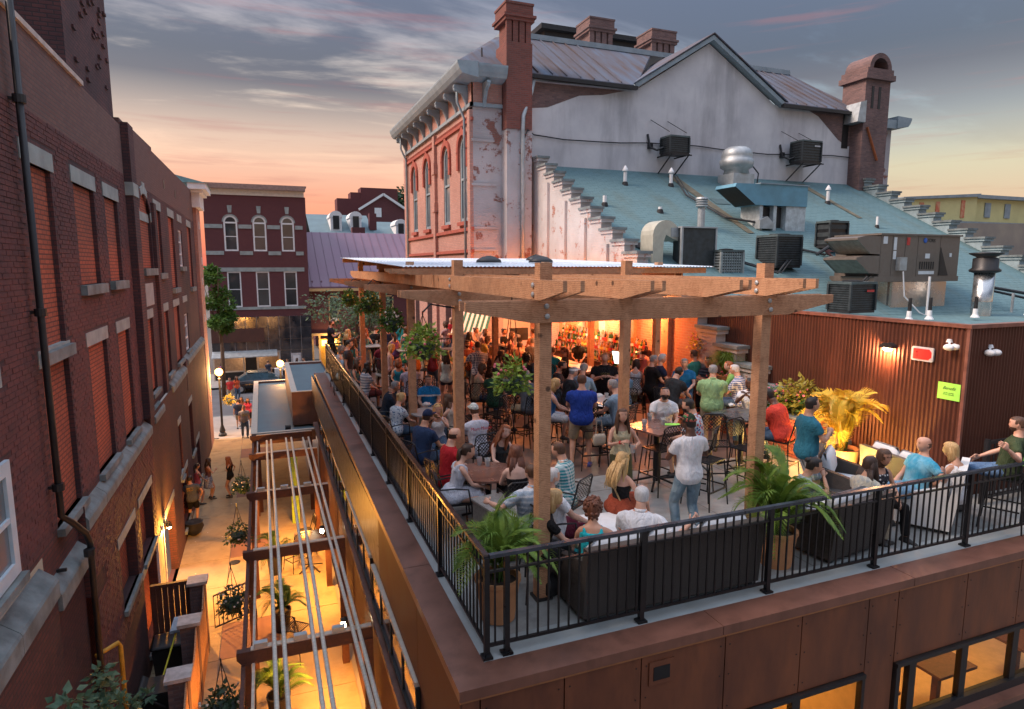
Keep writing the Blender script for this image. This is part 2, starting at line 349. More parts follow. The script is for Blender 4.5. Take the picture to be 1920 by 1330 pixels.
# ---------------------------------------------------------------- A. long brick building on the left of the alley
XU, XI, XL = -2.86, -2.95, -2.74
lb = thing('brick_building', 'long dark red brick building with bricked-up windows along the left side of the alley', 'building', (XU, 20, GZ), world=True)
upW = [(10.42, 11.62, 2.62, 5.2), (12.85, 14.28, 3.48, 5.2), (15.15, 16.4, 3.5, 5.2), (19.05, 20.9, 3.75, 5.85), (21.7, 22.95, 3.6, 5.5), (24.8, 26.2, 3.05, 5.5), (27.45, 28.65, 3.8, 5.2), (30.7, 32.2, 2.9, 5.5)]
midW = [(7.2, 8.75, .2, 1.6), (10.35, 11.65, .12, 2.42), (12.9, 14.3, .12, 2.42), (15.35, 16.55, .12, 2.42), (18.8, 20.0, .45, 2.4), (21.95, 23.15, .45, 2.4), (24.6, 26.1, .45, 2.4), (27.55, 28.8, .5, 1.95)]
mb = wallgrid(MB(), 'x', XU, XI, -3, 17.45, .02, 5.9, upW[:3] + midW[:4])
wallgrid(mb, 'x', XU, XI, 18.1, 34.0, .02, 5.9, upW[3:] + midW[4:])
B(mb, 'upper_wall', BR_UP, lb)
mb = MB().quad((XU + .004, -3, 5.9), (XU + .004, 17.4, 5.9), (XU + .004, 17.4, 7.02), (XU + .004, -3, 7.02)).quad((XU + .004, 18.1, 5.9), (XU + .004, 22.1, 5.9), (XU + .004, 22.1, 7.3), (XU + .004, 18.1, 7.22)).quad((XU + .004, 22.1, 5.9), (XU + .004, 34, 5.9), (XU + .004, 34, 7.3), (XU + .004, 22.1, 7.2))
mb.box(-3.2, XU, -3, 17.4, 6.9, 7.02); mb.box(-3.2, XU, 17.4, 34, 7.0, 7.18); mb.box(-12, -3.2, -3, 34, 6.0, 6.6)
B(mb, 'parapet', BR_PAR, lb)
# lower, thicker wall with its weathered stone ledge
lowW = [(10.4, 12.0, -3.6, -1.5), (13.25, 14.8, -2.7, -1.45), (15.4, 17.0, -2.75, -1.42), (15.2, 16.9, -4.8, -3.0), (18.3, 20.5, -5.2, -2.95), (22.6, 23.2, -3.1, -1.3), (22.4, 24.2, -4.8, -3.1), (25.8, 26.9, -3.2, -1.3), (27.5, 28.7, -4.8, -3.2)]
lowS = [(a, b, c, d) for a, b, c, d in lowW if not (b > 17.0 and a < 17.2)]
mb = MB()
wallgrid(mb, 'x', XL, XI, -3, 9.6, GZ, -.35, []); wallgrid(mb, 'x', XL, XI, 11.25, 17.62, GZ, -.12, lowW[1:4]); wallgrid(mb, 'x', XL, XI, 17.62, 34, GZ, .1, lowW[4:])
wallgrid(mb, 'x', XL - .1, XI, 9.6, 11.25, GZ, -.5, []); wallgrid(mb, 'x', XU, XI, 9.6, 11.25, -.6, .02, [])
for yy in (11.25, 17.62): mb.quad((XL, yy, -1.4), (XU - .2, yy, -1.4), (XU - .2, yy, .1), (XL, yy, .1))
mb.quad((XL, 9.6, -3), (XI, 9.6, -3), (XI, 9.6, -.35), (XL, 9.6, -.35))
B(mb, 'lower_wall', BR_LOW, lb)
def ledge(y0, y1, z, n, d=.24):
    for i in range(n):
        a = y0 + (y1 - y0) * i / n + .006; b = y0 + (y1 - y0) * (i + 1) / n - .006
        B(MB().prism([(XU - .05, a, z + .18), (XL + .02, a, z + .02), (XL + .04, a, z - .02), (XL + .04, a, z - d + .06), (XU - .05, a, z - d + .06)], (0, b - a, 0)), 'ledge_stone', STONE, lb)
ledge(11.25, 17.6, -.12, 5); ledge(2.6, 9.6, -.3, 5, .3); ledge(9.65, 11.2, -.55, 1, .3); ledge(18.2, 19.9, -.05, 1, .22); ledge(21.9, 25.9, .1, 3); ledge(26.4, 34, .32, 5)
mb = MB().box(XU, XL + .01, 25.9, 26.35, -.75, .34); B(mb, 'buttress', BR_UP, lb)
# infills, lintels and sills
for (a, b, c, d) in [w for w in upW + midW if w not in (upW[6], midW[0], midW[7])] + [w for w in lowW if w[0] not in (18.3,)]:
    B(MB().quad((XI + .02, a, c), (XI + .02, b, c), (XI + .02, b, d), (XI + .02, a, d)), 'window_infill', BR_INF, lb)
for (a, b, c, d) in upW[:3] + upW[4:]:
    B(MB().box(XU - .08, XU + .015, a - .13, b + .13, d if d > 5.3 or a < 17 else 5.5, (d if d > 5.3 or a < 17 else 5.5) + .27), 'lintel', STONE2, lb)
    B(MB().box(XU - .08, XU + .1, a - .1, b + .1, c - .17, c), 'sill', STONE, lb)
for (a, b, c, d) in midW:
    zz = 2.42
    B(MB().box(XU - .08, XU + .012, a - .12, b + .12, zz, zz + .24), 'lintel', STONE2, lb)
    B(MB().box(XU - .08, XU + .1, a - .06, b + .06, c - .11, c), 'sill', STONE, lb)
for (a, b, c, d) in lowW:
    if a == 10.4: continue
    B(MB().box(XL - .05, XL + .012, a - .1, b + .1, d, d + .2), 'lintel', STONE2, lb)
    if c > GZ + .1: B(MB().box(XL - .05, XL + .07, a - .05, b + .05, c - .1, c), 'sill', STONE, lb)
for i, w in ((6, upW[6]), (7, midW[7])): sash_window(lb, 'x', XU - .04, *w, 1, glass=GLASSB, rails=2)
sash_window(lb, 'x', XU + .05, 7.25, 8.72, .24, 1.6, 1, frame=plain('sash_blue_white', (.5, .62, .7), .5, var=.06), glass=GLASSB, fw=.16, rails=1, muntin=1)
# pilasters with dark reveals, arch and its stones
def pil(y0, y1, z0, z1, m=None, proud=.16): B(MB().box(XU - .05, XU + proud, y0, y1, z0, z1), 'pilaster', m or BR_UP, lb)
pil(17.45, 18.1, .1, 7.1); pil(21.0, 21.45, .1, 5.6, proud=.1); pil(34.0, 35.9, GZ, 6.9, BR_TH, .14)
B(MB().box(XU, XU + .18, 17.42, 18.13, 5.45, 5.75), 'pilaster_stone', STONE2, lb)
mb = MB(); ya, yb, zsn = 19.05, 20.9, 5.1
for k in range(9):
    a0, a1 = math.pi * k / 9, math.pi * (k + 1) / 9; c = (ya + yb) / 2; r0, r1 = .93, 1.2 + (.14 if k == 4 else 0)
    q = [(XU, c - r0 * math.cos(a0), zsn + .75 * r0 * math.sin(a0) - .05), (XU, c - r1 * math.cos(a0), zsn + .75 * r1 * math.sin(a0) - .05), (XU, c - r1 * math.cos(a1), zsn + .75 * r1 * math.sin(a1) - .05), (XU, c - r0 * math.cos(a1), zsn + .75 * r0 * math.sin(a1) - .05)]
    B(MB().prism(q, (.02 + .004 * (k % 2), 0, 0)), 'arch_stone', STONE2 if k in (0, 4, 8, 3, 5) else BR_UP, lb)
B(MB().box(XI + .02, XI + .05, 19.05, 20.9, 5.02, 5.25), 'arch_lintel', STONE2, lb)
B(MB().box(XU - .05, XU + .1, 18.9, 21.0, 3.56, 3.75), 'sill', STONE, lb)
B(MB().box(XU, XU + .02, 19.1, 20.4, 2.75, 3.35), 'wall_plate', GALV, lb)
for yy, zz in ((27.2, 6.35), (24.2, 6.35), (6.4, 6.2)): B(MB().box(XU, XU + .012, yy, yy + .28, zz, zz + .28), 'vent_hole', BLACK, lb)
# cornice block on the street corner
mb = MB(); mb.box(XU - .1, XU + .34, 33.7, 36.1, 6.55, 7.2); mb.box(XU - .1, XU + .5, 33.5, 36.2, 7.2, 7.34); mb.box(XU - .1, XU + .66, 33.3, 36.4, 7.34, 7.62)
B(mb, 'cornice', WHITEP, lb); B(MB().prism([(XU - .6, 33.25, 7.95), (XU + .7, 33.25, 7.62), (XU - .6, 33.25, 7.62)], (0, 3.2, 0)), 'cornice_roof', plain('verdigris', (.16, .33, .36), .6, var=.2), lb)
for z0, yy in ((5.6, 34.9), (2.9, 34.9), (1.1, 34.7), (3.9, 35.2), (-3.0, 35)): B(MB().box(XU + .14, XU + .17, yy, yy + .14, z0, z0 + .35), 'wall_fitting', WHITEP, lb)
# the tower rising behind the parapet
mb = MB(); wallgrid(mb, 'x', XU - .12, -3.3, 13.7, 17.5, 7.0, 13, []); mb.quad((-9, 13.7, 7), (XU - .12, 13.7, 7), (XU - .12, 13.7, 13), (-9, 13.7, 13)); mb.quad((-9, 17.5, 7), (XU - .12, 17.5, 7), (XU - .12, 17.5, 13), (-9, 17.5, 13))
mb.quad((-9, -3, 6.6), (-9, 14, 6.6), (-9, 14, 13), (-9, -3, 13))
rng = random.Random(3)
B(mb, 'tower', BR_UP, lb)
for k in range(46):
    yy = rng.uniform(14.2, 17.2); zz = 7.1 + .071 * int(rng.uniform(3, 60))
    B(MB().box(XU - .12, XU - .09 + rng.random() * .02, yy, yy + .19, zz, zz + .058), 'proud_brick', BR_UP, lb)
B(MB().box(XU - .3, XU + .05, 4, 14.0, 7.02, 7.1), 'coping', plain('coping_pale', (.5, .42, .38), .7, var=.2), lb)
# geometry bricks on the nearest stretch of wall
def brick_field(u0, u1, z0, z1, front, ops, proud=.007, seed=1):
    rg = np.random.RandomState(seed); vs = []; n = 0; fs = []
    row = 0; z = z0
    while z < z1 - .03:
        u = u0 - (.105 if row % 2 else 0)
        while u < u1:
            a, b = max(u, u0) + .004, min(u + .21, u1) - .004
            if b - a > .04 and not any(o[0] - .02 < b and a < o[1] + .02 and o[2] - .03 < z + .06 and z < o[3] + .01 for o in ops):
                p = front + proud * (.5 + rg.rand())
                for (X, yy, zz) in ((front, a, z), (front, b, z), (front, b, z + .062), (front, a, z + .062), (p, a + .004, z + .003), (p, b - .004, z + .003), (p, b - .004, z + .059), (p, a + .004, z + .059)): vs.append((X, yy, zz))
                for q in ((4, 5, 6, 7), (0, 1, 5, 4), (1, 2, 6, 5), (2, 3, 7, 6), (3, 0, 4, 7)): fs.append(tuple(i + n for i in q))
                n += 8
            u += .21
        z += .071; row += 1
    mb = MB(); mb.v = vs; mb.f = fs; mb.mi = [0] * len(fs); return mb
BRK1 = plain('brick_face_dark', (.155, .056, .052), .88, c2=(.08, .034, .038), sc=2.4, bump=.5, bsc=60, stretch=(1, 1, 2.5))
BRK2 = plain('brick_face_low', (.145, .044, .04), .88, c2=(.08, .028, .03), sc=2.2, bump=.5, bsc=60, stretch=(1, 1, 2.5))
lintz = [(a - .15, b + .15, d, d + .3) for a, b, c, d in upW[:3]] + [(a - .14, b + .14, 2.4, 2.68) for a, b, c, d in midW[:4]] + [(a - .12, b + .12, c - .2, c) for a, b, c, d in upW[:3] + midW[:4]]
o = B(brick_field(8.0, 17.42, .1, 5.9, XU, upW[:3] + midW[:4] + lintz), 'brick_courses', BRK1, lb, kind='stuff')
lintl = [(a - .12, b + .12, d - .02, d + .22) for a, b, c, d in lowW] + [(a - .1, b + .1, c - .12, c) for a, b, c, d in lowW]
o = B(brick_field(11.3, 17.6, -3.2, -.2, XL, lowW[1:4] + lintl, seed=2), 'brick_courses', BRK2, lb, kind='stuff')
# the long black downpipe
dp = thing('downpipe', 'long black iron drainpipe running down the front of the left brick wall', 'drainpipe', (-2.7, 10.1, GZ), world=True)
B(MB().tube([(-2.74, 10.1, 8.5), (-2.74, 10.1, .38), (-2.66, 10.25, .22), (-2.6, 10.62, -.1), (-2.58, 10.7, -.3), (-2.58, 10.6, GZ + .1)], .045, 10), 'pipe', BLACKM, dp, smooth=True)
for z in (5.9, 3.2, .8, -.4, -2.6): B(MB().lathe([(.075, -.05), (.075, .05)], (-2.74 if z > .3 else -2.58, 10.1 if z > .3 else 10.62, z), 12).box(-2.86, -2.74, 10.08, 10.12, z - .02, z + .02), 'bracket', BLACKM, dp)
# steel door and its lamp low on that wall
dd = thing('steel_door', 'narrow pale grey door low in the left brick wall, lit by the lamp beside it', 'door', (XL, 18.0, GZ), world=True)
B(MB().box(XL - .06, XL + .03, 17.05, 17.95, GZ, -2.95), 'door_leaf', plain('door_grey', (.4, .38, .34), .5), dd); B(MB().box(XL, XL + .05, 16.98, 17.05, GZ, -2.88).box(XL, XL + .05, 17.95, 18.02, GZ, -2.88), 'frame', WHITEP, dd)
AMB = emit('lamp_amber', (1, .52, .16), 26)
WARM = emit('lamp_warm_white', (1, .78, .48), 24)
def lamp(root, loc, e, c=(1, .55, .2), r=.05, spot=None):
    l = bpy.data.lights.new('lamp_light', 'SPOT' if spot else 'POINT'); l.energy = e; l.color = c; l.shadow_soft_size = r
    o = bpy.data.objects.new('lamp_light', l); COL.objects.link(o); o.location = loc
    if spot: l.spot_size = spot; l.spot_blend = .6
    o['kind'] = 'helper'; return o
ws = thing('wall_lamp', 'small black wall lamp shining orange down the left brick wall beside the grey door', 'lamp', (XL, 18.4, -3.0), world=True)
B(MB().box(XL, XL + .05, 18.35, 18.47, -3.12, -2.94).lathe([(.03, 0), (.07, -.1), (.075, -.14)], (XL + .12, 18.41, -2.93), 12).bar((XL + .04, 18.41, -2.96), (XL + .12, 18.41, -2.93), .03, .03), 'housing', BLACKM, ws); B(MB().ball((XL + .12, 18.41, -3.09), .045), 'bulb', WARM, ws, smooth=True)
lamp(ws, (XL + .17, 18.41, -3.16), 400, (1, .4, .06), .06)

# ---------------------------------------------------------------- F. terrace building
xl0, xl1 = 1.47, 1.61   # the outer edge runs a hair out of square
def xe(y, off=0): return xl0 + (xl1 - xl0) * (y - 5.06) / 18.55 + off
XW = 10.49
tf = MB()
tf.prism([(1.86, 5.46, -.25), (14.2, 5.46, -.25), (14.2, 24, -.25), (2.0, 24, -.25)], (0, 0, .25)); struct(tf, 'terrace_floor', CONC)
struct(MB().prism([(2.3, 9.9, .0005), (XW - .02, 9.9, .0005), (XW - .02, 23.9, .0005), (2.36, 23.9, .0005)], (0, 0, .0045)), 'barlight_floor', plain('floor_dark_barlight', (.2, .135, .11), .45, c2=(.12, .08, .068), sc=1.3, bump=.15, bsc=40))  # thin brown sheet: orange bar light on the darker floor, put into its colour
te = MB(); te.prism([(1.82, 5.4, -.02), (14.2, 5.4, -.02), (14.2, 5.75, -.02), (2.16, 5.75, -.02), (2.3, 24, -.02), (1.97, 24, -.02)], (0, 0, .026)); struct(te, 'terrace_edge_strip', TILE)
# joints in the terrace slab
jm = MB()
for x in (3.4, 4.9, 6.4, 7.9, 9.4): jm.box(x - .006, x + .006, 5.76, 24, .0005, .0035)
for yy in (7.2, 9.2, 11.2, 13.2, 15.2): jm.box(2.2, XW, yy - .006, yy + .006, .001, .0042)
struct(jm, 'terrace_joint', plain('joint_dark', (.2, .19, .18), .9))
rb = thing('restaurant_building', 'low restaurant clad in rust-brown metal panels with the crowded roof terrace on top', 'building', (xl0, 5.06, GZ), world=True)
# coping of the parapet, in sheets with seams
def cop_piece(q, nm='coping'):
    B(MB().prism([(a, b, -.1) for a, b in q], (0, 0, .105)), nm, COP, rb)
ys = [5.06, 7.6, 10.6, 13.8, 17.2, 20.4, 23.6]
for i in range(len(ys) - 1):
    a, b = ys[i] + (.004 if i else 0), ys[i + 1] - .004
    q = [(xe(a), a), (xe(a, .38), a if i else a + .37), (xe(b, .38), b), (xe(b), b)]; cop_piece(q)
xs = [xl0, 4.4, 7.3, 10.2, 14.3]
for i in range(4):
    a, b = xs[i] + (.004 if i else 0), xs[i + 1] - .004
    cop_piece([(a, 5.06), (b, 5.06), (b, 5.43), (a + (.38 if i == 0 else 0), 5.43)])
mb = MB().box(xl0 + .012, 14.3, 5.075, 5.2, -.13, -.1); B(mb, 'drip_edge', plain('drip_copper', (.42, .19, .09), .35, metal=.5, var=.1), rb)
seams = [1.5, 1.68, 2.54, 3.41, 4.47, 5.55, 6.6, 7.1, 8.36, 9.45, 10.6, 11.8, 13, 14.2]
def rect_minus(a, b, c, d, op):
    return [(a, b, c, d)]
for i in range(len(seams) - 1):
    a, b = seams[i] + .007, seams[i + 1] - .007; zb = -1.09 if a > 4.4 and not 6.55 < a < 7.0 else -3.4
    if 6.55 < a < 7.0: zb = -3.4
    B(MB().box(a, b, 5.1, 5.14, zb, -.135), 'cladding_panel', PANEL, rb)
B(MB().box(1.55, 14.2, 5.15, 5.2, -1.08, -.14).box(1.55, 4.42, 5.15, 5.2, GZ, -1.08).box(6.62, 7.1, 5.15, 5.2, GZ, -1.0).box(4.42, 14.2, 5.15, 5.2, GZ, -2.2).box(1.52, 1.56, 5.15, 24, -1.1, -.14), 'backing_wall', BLACK, rb)
mb = MB()
for a in seams[1:]:
    for z in (-.25, -.6, -.98):
        for s_ in (-.06, .06): mb.box(a + s_ - .006, a + s_ + .006, 5.094, 5.1, z - .006, z + .006)
B(mb, 'panel_fixings', BLACKM, rb, kind='stuff')
# overflow slot
so_ = B(MB().box(3.5, 3.8, 5.085, 5.11, -.48, -.22), 'overflow_frame', PANEL, rb); B(MB().box(3.55, 3.75, 5.08, 5.1, -.43, -.28), 'overflow_slot', BLACK, so_)
# lit dining-room windows under the terrace
INT = plain('interior_wall', (.62, .42, .22), .8, var=.1)
def win_front(a, b, mull, zt=-1.11, zb=-2.0):
    mb = MB().box(a, b, 5.06, 5.16, zt - .05, zt).box(a, b, 5.04, 5.16, zb, zb + .12)
    for m_ in [a, *mull, b]: mb.box(m_ - .05 if m_ > a else m_, m_ + .07 if m_ < b else m_, 5.07, 5.15, zb + .12, zt - .05)
    w = B(mb, 'window', BLACKM, rb)
    for p, q in zip([a, *mull], [*mull, b]): B(MB().box(p + .07, q - .05, 5.105, 5.112, zb + .12, zt - .05), 'pane', clear('pane_clear', tr=1., rough=.02), w)
win_front(4.5, 6.6, [5.5]); win_front(7.14, 10.6, [7.42, 8.4, 9.45])
B(MB().box(7.0, 14.2, 4.9, 5.16, -2.08, -2.0), 'window_sill', COP, rb)
B(MB().quad((4.3, 9, -3.6), (14, 9, -3.6), (14, 9, -.4), (4.3, 9, -.4)).quad((4.3, 5.2, -3.6), (14, 5.2, -3.6), (14, 9, -3.6), (4.3, 9, -3.6)).quad((4.3, 5.2, -3.6), (4.3, 9, -3.6), (4.3, 9, -.3), (4.3, 5.2, -.3)).quad((6.85, 5.2, -3.6), (6.85, 9, -3.6), (6.85, 9, -.3), (6.85, 5.2, -.3)), 'dining_room', INT, rb)
for x0 in (5.6, 8.1, 9.9, 12): B(MB().box(x0, x0 + .9, 6.3, 7.0, -2.85, -2.8).box(x0 + .4, x0 + .5, 6.6, 6.7, -3.6, -2.85), 'dining_table', CEDARD, rb)
B(MB().bar((4.4, 8.8, -1.2), (8.6, 5.4, -1.35), .12, .16).bar((8.2, 8.8, -1.2), (12.4, 5.4, -1.35), .12, .16), 'ceiling_beam', CEDARD, rb)
for x0 in (5.6, 8.6, 11.5): lamp(rb, (x0, 7.2, -1.4), 60, (1, .52, .12), .2)
# --- alley side of that building
SIDEP = plain('side_panel_brown', (.13, .055, .035), .62, metal=.1, var=.15, sc=1.2, bump=.04, spec=.3)
B(MB().quad((1.52, 5.16, GZ), (1.52, 5.16, -.1), (xe(24, .05), 24, -.1), (xe(24, .05), 24, GZ)), 'alley_wall', CEDARD, rb)
ya = [5.1, 6.9, 10.45, 14.1, 17.15, 21.7, 24.3]
for i in range(6):
    B(MB().prism([(xe(ya[i], .015), ya[i] + .006, -1.1), (xe(ya[i + 1], .015), ya[i + 1] - .006, -1.1), (xe(ya[i + 1], .05), ya[i + 1] - .006, -1.1), (xe(ya[i], .05), ya[i] + .006, -1.1)], (0, 0, .99)), 'side_panel', SIDEP, rb)
for i, (a, b) in enumerate(((6.95, 10.25), (10.6, 14.0), (14.25, 17.1), (17.25, 21.6))):
    mb = MB(); mb.box(xe(a) - .02, xe(a) + .05, a, b, -1.2, -1.14)
    w = B(mb, 'window', CREAMP, rb)
    mb = MB(); mb.box(xe(a) - .02, xe(a) + .05, a, b, -1.82, -1.76)
    n = 4
    for k in range(n + 1): yy = a + (b - a) * k / n; mb.box(xe(a) - .01, xe(a) + .04, yy - .03, yy + .03, -1.8, -1.2)
    B(mb, 'window_frame', BLACKM, w)
    for k in range(n):
        yy = a + (b - a) * k / n; B(MB().box(xe(a) + .005, xe(a) + .012, yy + .03, yy + (b - a) / n - .03, -1.76, -1.2), 'pane', GLASSAMB if False else GLASSD, w)
B(MB().prism([(xe(5.1) - .1, 5.1, -1.98), (xe(24) - .1, 24, -1.98), (xe(24) + .05, 24, -1.98), (xe(5.1) + .05, 5.1, -1.98)], (0, 0, .1)), 'sill_band', COP, rb)
# canopy roofs over the alley, blue-grey membrane
MEMB = plain('roof_membrane_blue', (.15, .235, .27), .62, c2=(.1, .165, .2), sc=.9, bump=.15, bsc=14, spec=.5)
def tray(nm, lab, x0, x1, y0, y1, zt, zb):
    r = thing(nm, lab, 'roof', (x0, y0, zb), world=True)
    B(MB().quad((x0 + .1, y0 + .1, zt - .12), (x1 - .02, y0 + .1, zt - .12), (x1 - .02, y1 - .1, zt - .12), (x0 + .1, y1 - .1, zt - .12)), 'membrane', MEMB, r)
    B(MB().box(x0, x0 + .2, y0, y1, zb, zt - .03).box(x0 + .2, x1, y0, y0 + .12, zb, zt - .03).box(x0 + .2, x1, y1 - .15, y1, zb, zt - .03).box(x1 - .03, x1, y0 + .12, y1 - .15, zb, zt - .03), 'fascia', COP, r)
    B(MB().box(x0 - .02, x0 + .2, y0 - .02, y1 + .02, zt - .03, zt).box(x0 + .2, x1, y0 - .02, y0 + .12, zt - .03, zt - .001).box(x0 + .2, x1, y1 - .15, y1 + .02, zt - .03, zt - .001), 'rim', CREAMP, r)
    return r
r1 = tray('canopy_roof', 'flat blue-grey canopy roof with pale rim beyond the alley timber frame', -.62, 1.6, 24.2, 35.6, -2.17, -2.6)
B(MB().tube([(.55, 24.7, -2.16), (.75, 24.7, -2.16)], .09, 10), 'roof_vent', BLACKM, r1)
B(MB().box(-.5, -.35, 24.3, 24.45, GZ, -2.6).box(-.5, -.35, 35.2, 35.4, GZ, -2.6), 'post', CEDARD, r1)
r2 = tray('upper_canopy_roof', 'smaller raised canopy roof box with blue-grey top beside the far railing', .85, 2.6, 25.1, 33.1, -.9, -2.2)
# flat-topped street-side box behind
# --- railings
def baluster_rail(name, label, p0, p1, n, mats, segs, h=1.05, side=-1, posts_drop=.0):
    r = thing(name, label, 'railing', (p0[0], p0[1], 0), world=True)
    a = Vector((*p0, 0)); b = Vector((*p1, 0)); d = (b - a); Lg = d.length; d.normalize()
    B(MB().bar(a + Vector((0, 0, h)), b + Vector((0, 0, h)), .055, .035), 'top_rail', mats[0], r)
    B(MB().bar(a + Vector((0, 0, h - .16)), b + Vector((0, 0, h - .16)), .03, .022), 'middle_rail', mats[1], r)
    B(MB().bar(a + Vector((0, 0, .13)), b + Vector((0, 0, .13)), .03, .03), 'bottom_rail', BLACK, r)
    bm = MB().box(-.0085, .0085, -.0085, .0085, .145, h - .02).mesh('baluster', BLACK)
    ang = math.atan2(d.y, d.x)
    for k in range(n):
        q = a + d * (Lg * (k + .5) / n); link(bm, 'baluster', r, q - a, (0, 0, ang))
    pm = MB().box(-.026, .026, -.026, .026, .0, h - .012).box(-.055, .055, -.05, .05, .005, .03).box(-.07, -.026, -.02, .02, .03, .05).mesh('post', BLACK)
    for t in segs: link(pm, 'post', r, (d * (Lg * t)), (0, 0, ang))
    return r
GOLDR = plain('top_rail_reflective', (.12, .11, .12), .18, metal=.85, var=.2, spec=.7)
baluster_rail('side_railing', 'long black metal railing along the alley edge of the roof terrace', (1.87, 5.46), (2.03, 23.5), 150, (GOLDR, BLACK), [i / 10 for i in range(11)])
baluster_rail('front_railing', 'black metal railing across the front of the roof terrace, nearest the camera', (1.9, 5.46), (13.8, 5.46), 104, (plain('top_rail_blue_grey', (.07, .085, .11), .3, metal=.6), BLACK), [.015, .145, .29, .435, .58, .725, .87, 1])
# sheet of amber privacy panels behind the far part of the side railing
# ---------------------------------------------------------------- corrugated wall on the right
def corr(root, axis, fixed, a, b, z0, z1, sgn, pitch=.075, dep=.022, z1b=None):
    mb = MB(); n = int((b - a) / (pitch / 4)); pts = []
    for k in range(n + 1):
        u = a + (b - a) * k / n; q = k % 4; d = dep if q in (1, 2) else 0
        pts.append((u, fixed + sgn * d))
    vs = []; fs = []
    for (u, f) in pts:
        for z in (z0, z1): vs.append((f, u, z) if axis == 'x' else (u, f, z))
    for k in range(n): fs.append((2 * k, 2 * k + 2, 2 * k + 3, 2 * k + 1))
    mb.add(vs, fs); return B(mb, 'corrugated_sheet', CORR, root)
cw = thing('corrugated_wall', 'rust-brown corrugated steel wall closing the right side of the terrace', 'wall', (XW, 6.76, 0), world=True)
corr(cw, 'x', XW, 6.76, 25, 0, 2.82, -1); corr(cw, 'y', 6.76, 10.47, 14.3, -.02, 2.82, -1)
B(MB().box(XW - .05, XW + .12, 6.7, 25, 2.82, 2.88).box(XW + .12, 14.3, 6.7, 6.85, 2.82, 2.88).box(XW - .04, XW + .01, 6.72, 6.77, .01, 2.82), 'cap_flashing', plain('cap_brown', (.26, .11, .08), .4, metal=.3), cw)
B(MB().box(XW + .1, 14.3, 6.86, 25, 2.0, 2.6), 'flat_roof_behind', MEMB, cw) if False else None
# wall lamp, signs, cameras
wl = thing('wall_lamp', 'half-round downlight glowing on the corrugated wall left of the red sign', 'lamp', (XW, 8.08, 2.33), world=True)
B(MB().prism([(XW - .02, 8.08 + .13 * math.cos(t), 2.36 + .09 * math.sin(t)) for t in [math.pi * k / 10 for k in range(11)]], (-.16, 0, 0)), 'hood', BLACKM, wl); B(MB().ball((XW - .1, 8.08, 2.345), (.06, .09, .05)), 'bulb', emit('lamp_wall', (1, .72, .42), 30), wl, smooth=True)
lamp(wl, (XW - .16, 8.08, 2.24), 26, (1, .45, .2), .05)
sg = thing('red_sign', 'red sign with arrow on a pale plate, fixed high on the corrugated wall', 'sign', (XW, 7.5, 2.33), world=True)
def plate(mb, y0, y1, z0, z1, x0, x1, r=.03):
    pts = []
    for cy, cz, a0 in ((y1 - r, z1 - r, 0), (y0 + r, z1 - r, 90), (y0 + r, z0 + r, 180), (y1 - r, z0 + r, 270)):
        for k in range(4): t = R(a0 + k * 30); pts.append((x0, cy + r * math.cos(t), cz + r * math.sin(t)))
    return mb.prism(pts, (x1 - x0, 0, 0))
B(plate(MB(), 7.27, 7.66, 2.2, 2.44, XW - .025, XW - .06), 'plate', plain('plate_grey', (.5, .5, .5), .4), sg)
B(MB().prism([(XW - .061, 7.62, 2.23), (XW - .061, 7.35, 2.23), (XW - .061, 7.30, 2.28), (XW - .061, 7.30, 2.36), (XW - .061, 7.34, 2.41), (XW - .061, 7.62, 2.41)], (-.008, 0, 0)), 'red_field', emit('sign_red', (.8, .008, .008), .3), sg)
B(MB().box(XW - .072, XW - .069, 7.55, 7.57, 2.34, 2.36).box(XW - .072, XW - .069, 7.55, 7.57, 2.28, 2.3), 'screw', BLACK, sg)
for yy, (lab) in ((7.04, 'white twin-eyed security camera on the corrugated wall, right of the red sign'), (None, 'white twin-eyed security camera just round the corner of the corrugated wall')):
    c0 = (XW - .03, 7.04, 2.5) if yy else (11.0, 6.74, 2.42)
    c = thing('security_camera', lab, 'camera', c0, group='security cameras on the corrugated wall', world=True)
    x, y_, z = c0
    B(MB().lathe([(.035, 0), (.05, -.05)], (x, y_, z + .12), 12).bar((x, y_, z + .1), (x - .06, y_ - .04, z + .03), .03, .03), 'mount', WHITEP, c)
    for s_ in (-1, 1): B(MB().ball((x - .05 + s_ * .075, y_ - .08, z), (.065, .085, .055), 12, 8), 'camera_head', WHITEP, c, smooth=True)
# ---------------------------------------------------------------- text on flat print
def text(s, size, loc, rot, m, parent=None, name='lettering', shear=0):
    cu = bpy.data.curves.new('lettering', 'FONT'); cu.body = s; cu.size = size; cu.extrude = .0008; cu.shear = shear; cu.align_x = 'CENTER'; cu.align_y = 'CENTER'
    o = bpy.data.objects.new(name, cu); o.location = loc; o.rotation_euler = rot; COL.objects.link(o); cu.materials.append(m)
    if parent is not None: o.parent = parent; acc = Vector((0, 0, 0)); r = parent; o.location = Vector(loc) - (r.location if parent.name in ORG else Vector())
    return o
INK = plain('ink_black', (.02, .02, .02), .6, bump=0)
GREENP = plain('poster_lime', (.36, .85, .1), .6, var=.05, bump=.05)
po = thing('poster', 'lime green paper notice with black script, taped to the corrugated wall', 'poster', (XW - .03, 6.84, 1.66), world=True)
B(MB().box(XW - .034, XW - .03, 6.79, 7.16, 1.62, 1.9), 'sheet', GREENP, po)
text('Benefit', .075, (XW - .036, 6.975, 1.81), (R(90), 0, R(-90)), INK, po, shear=.4); text('on the rooftop\nall are welcome', .028, (XW - .036, 6.975, 1.72), (R(90), 0, R(-90)), INK, po)
po2 = thing('poster', 'small lime green notice hanging on the low black fence at the right corner', 'poster', (12.2, 6.2, .5), world=True)
B(MB().box(11.25, 11.55, 6.36, 6.365, .55, .85), 'sheet', GREENP, po2)
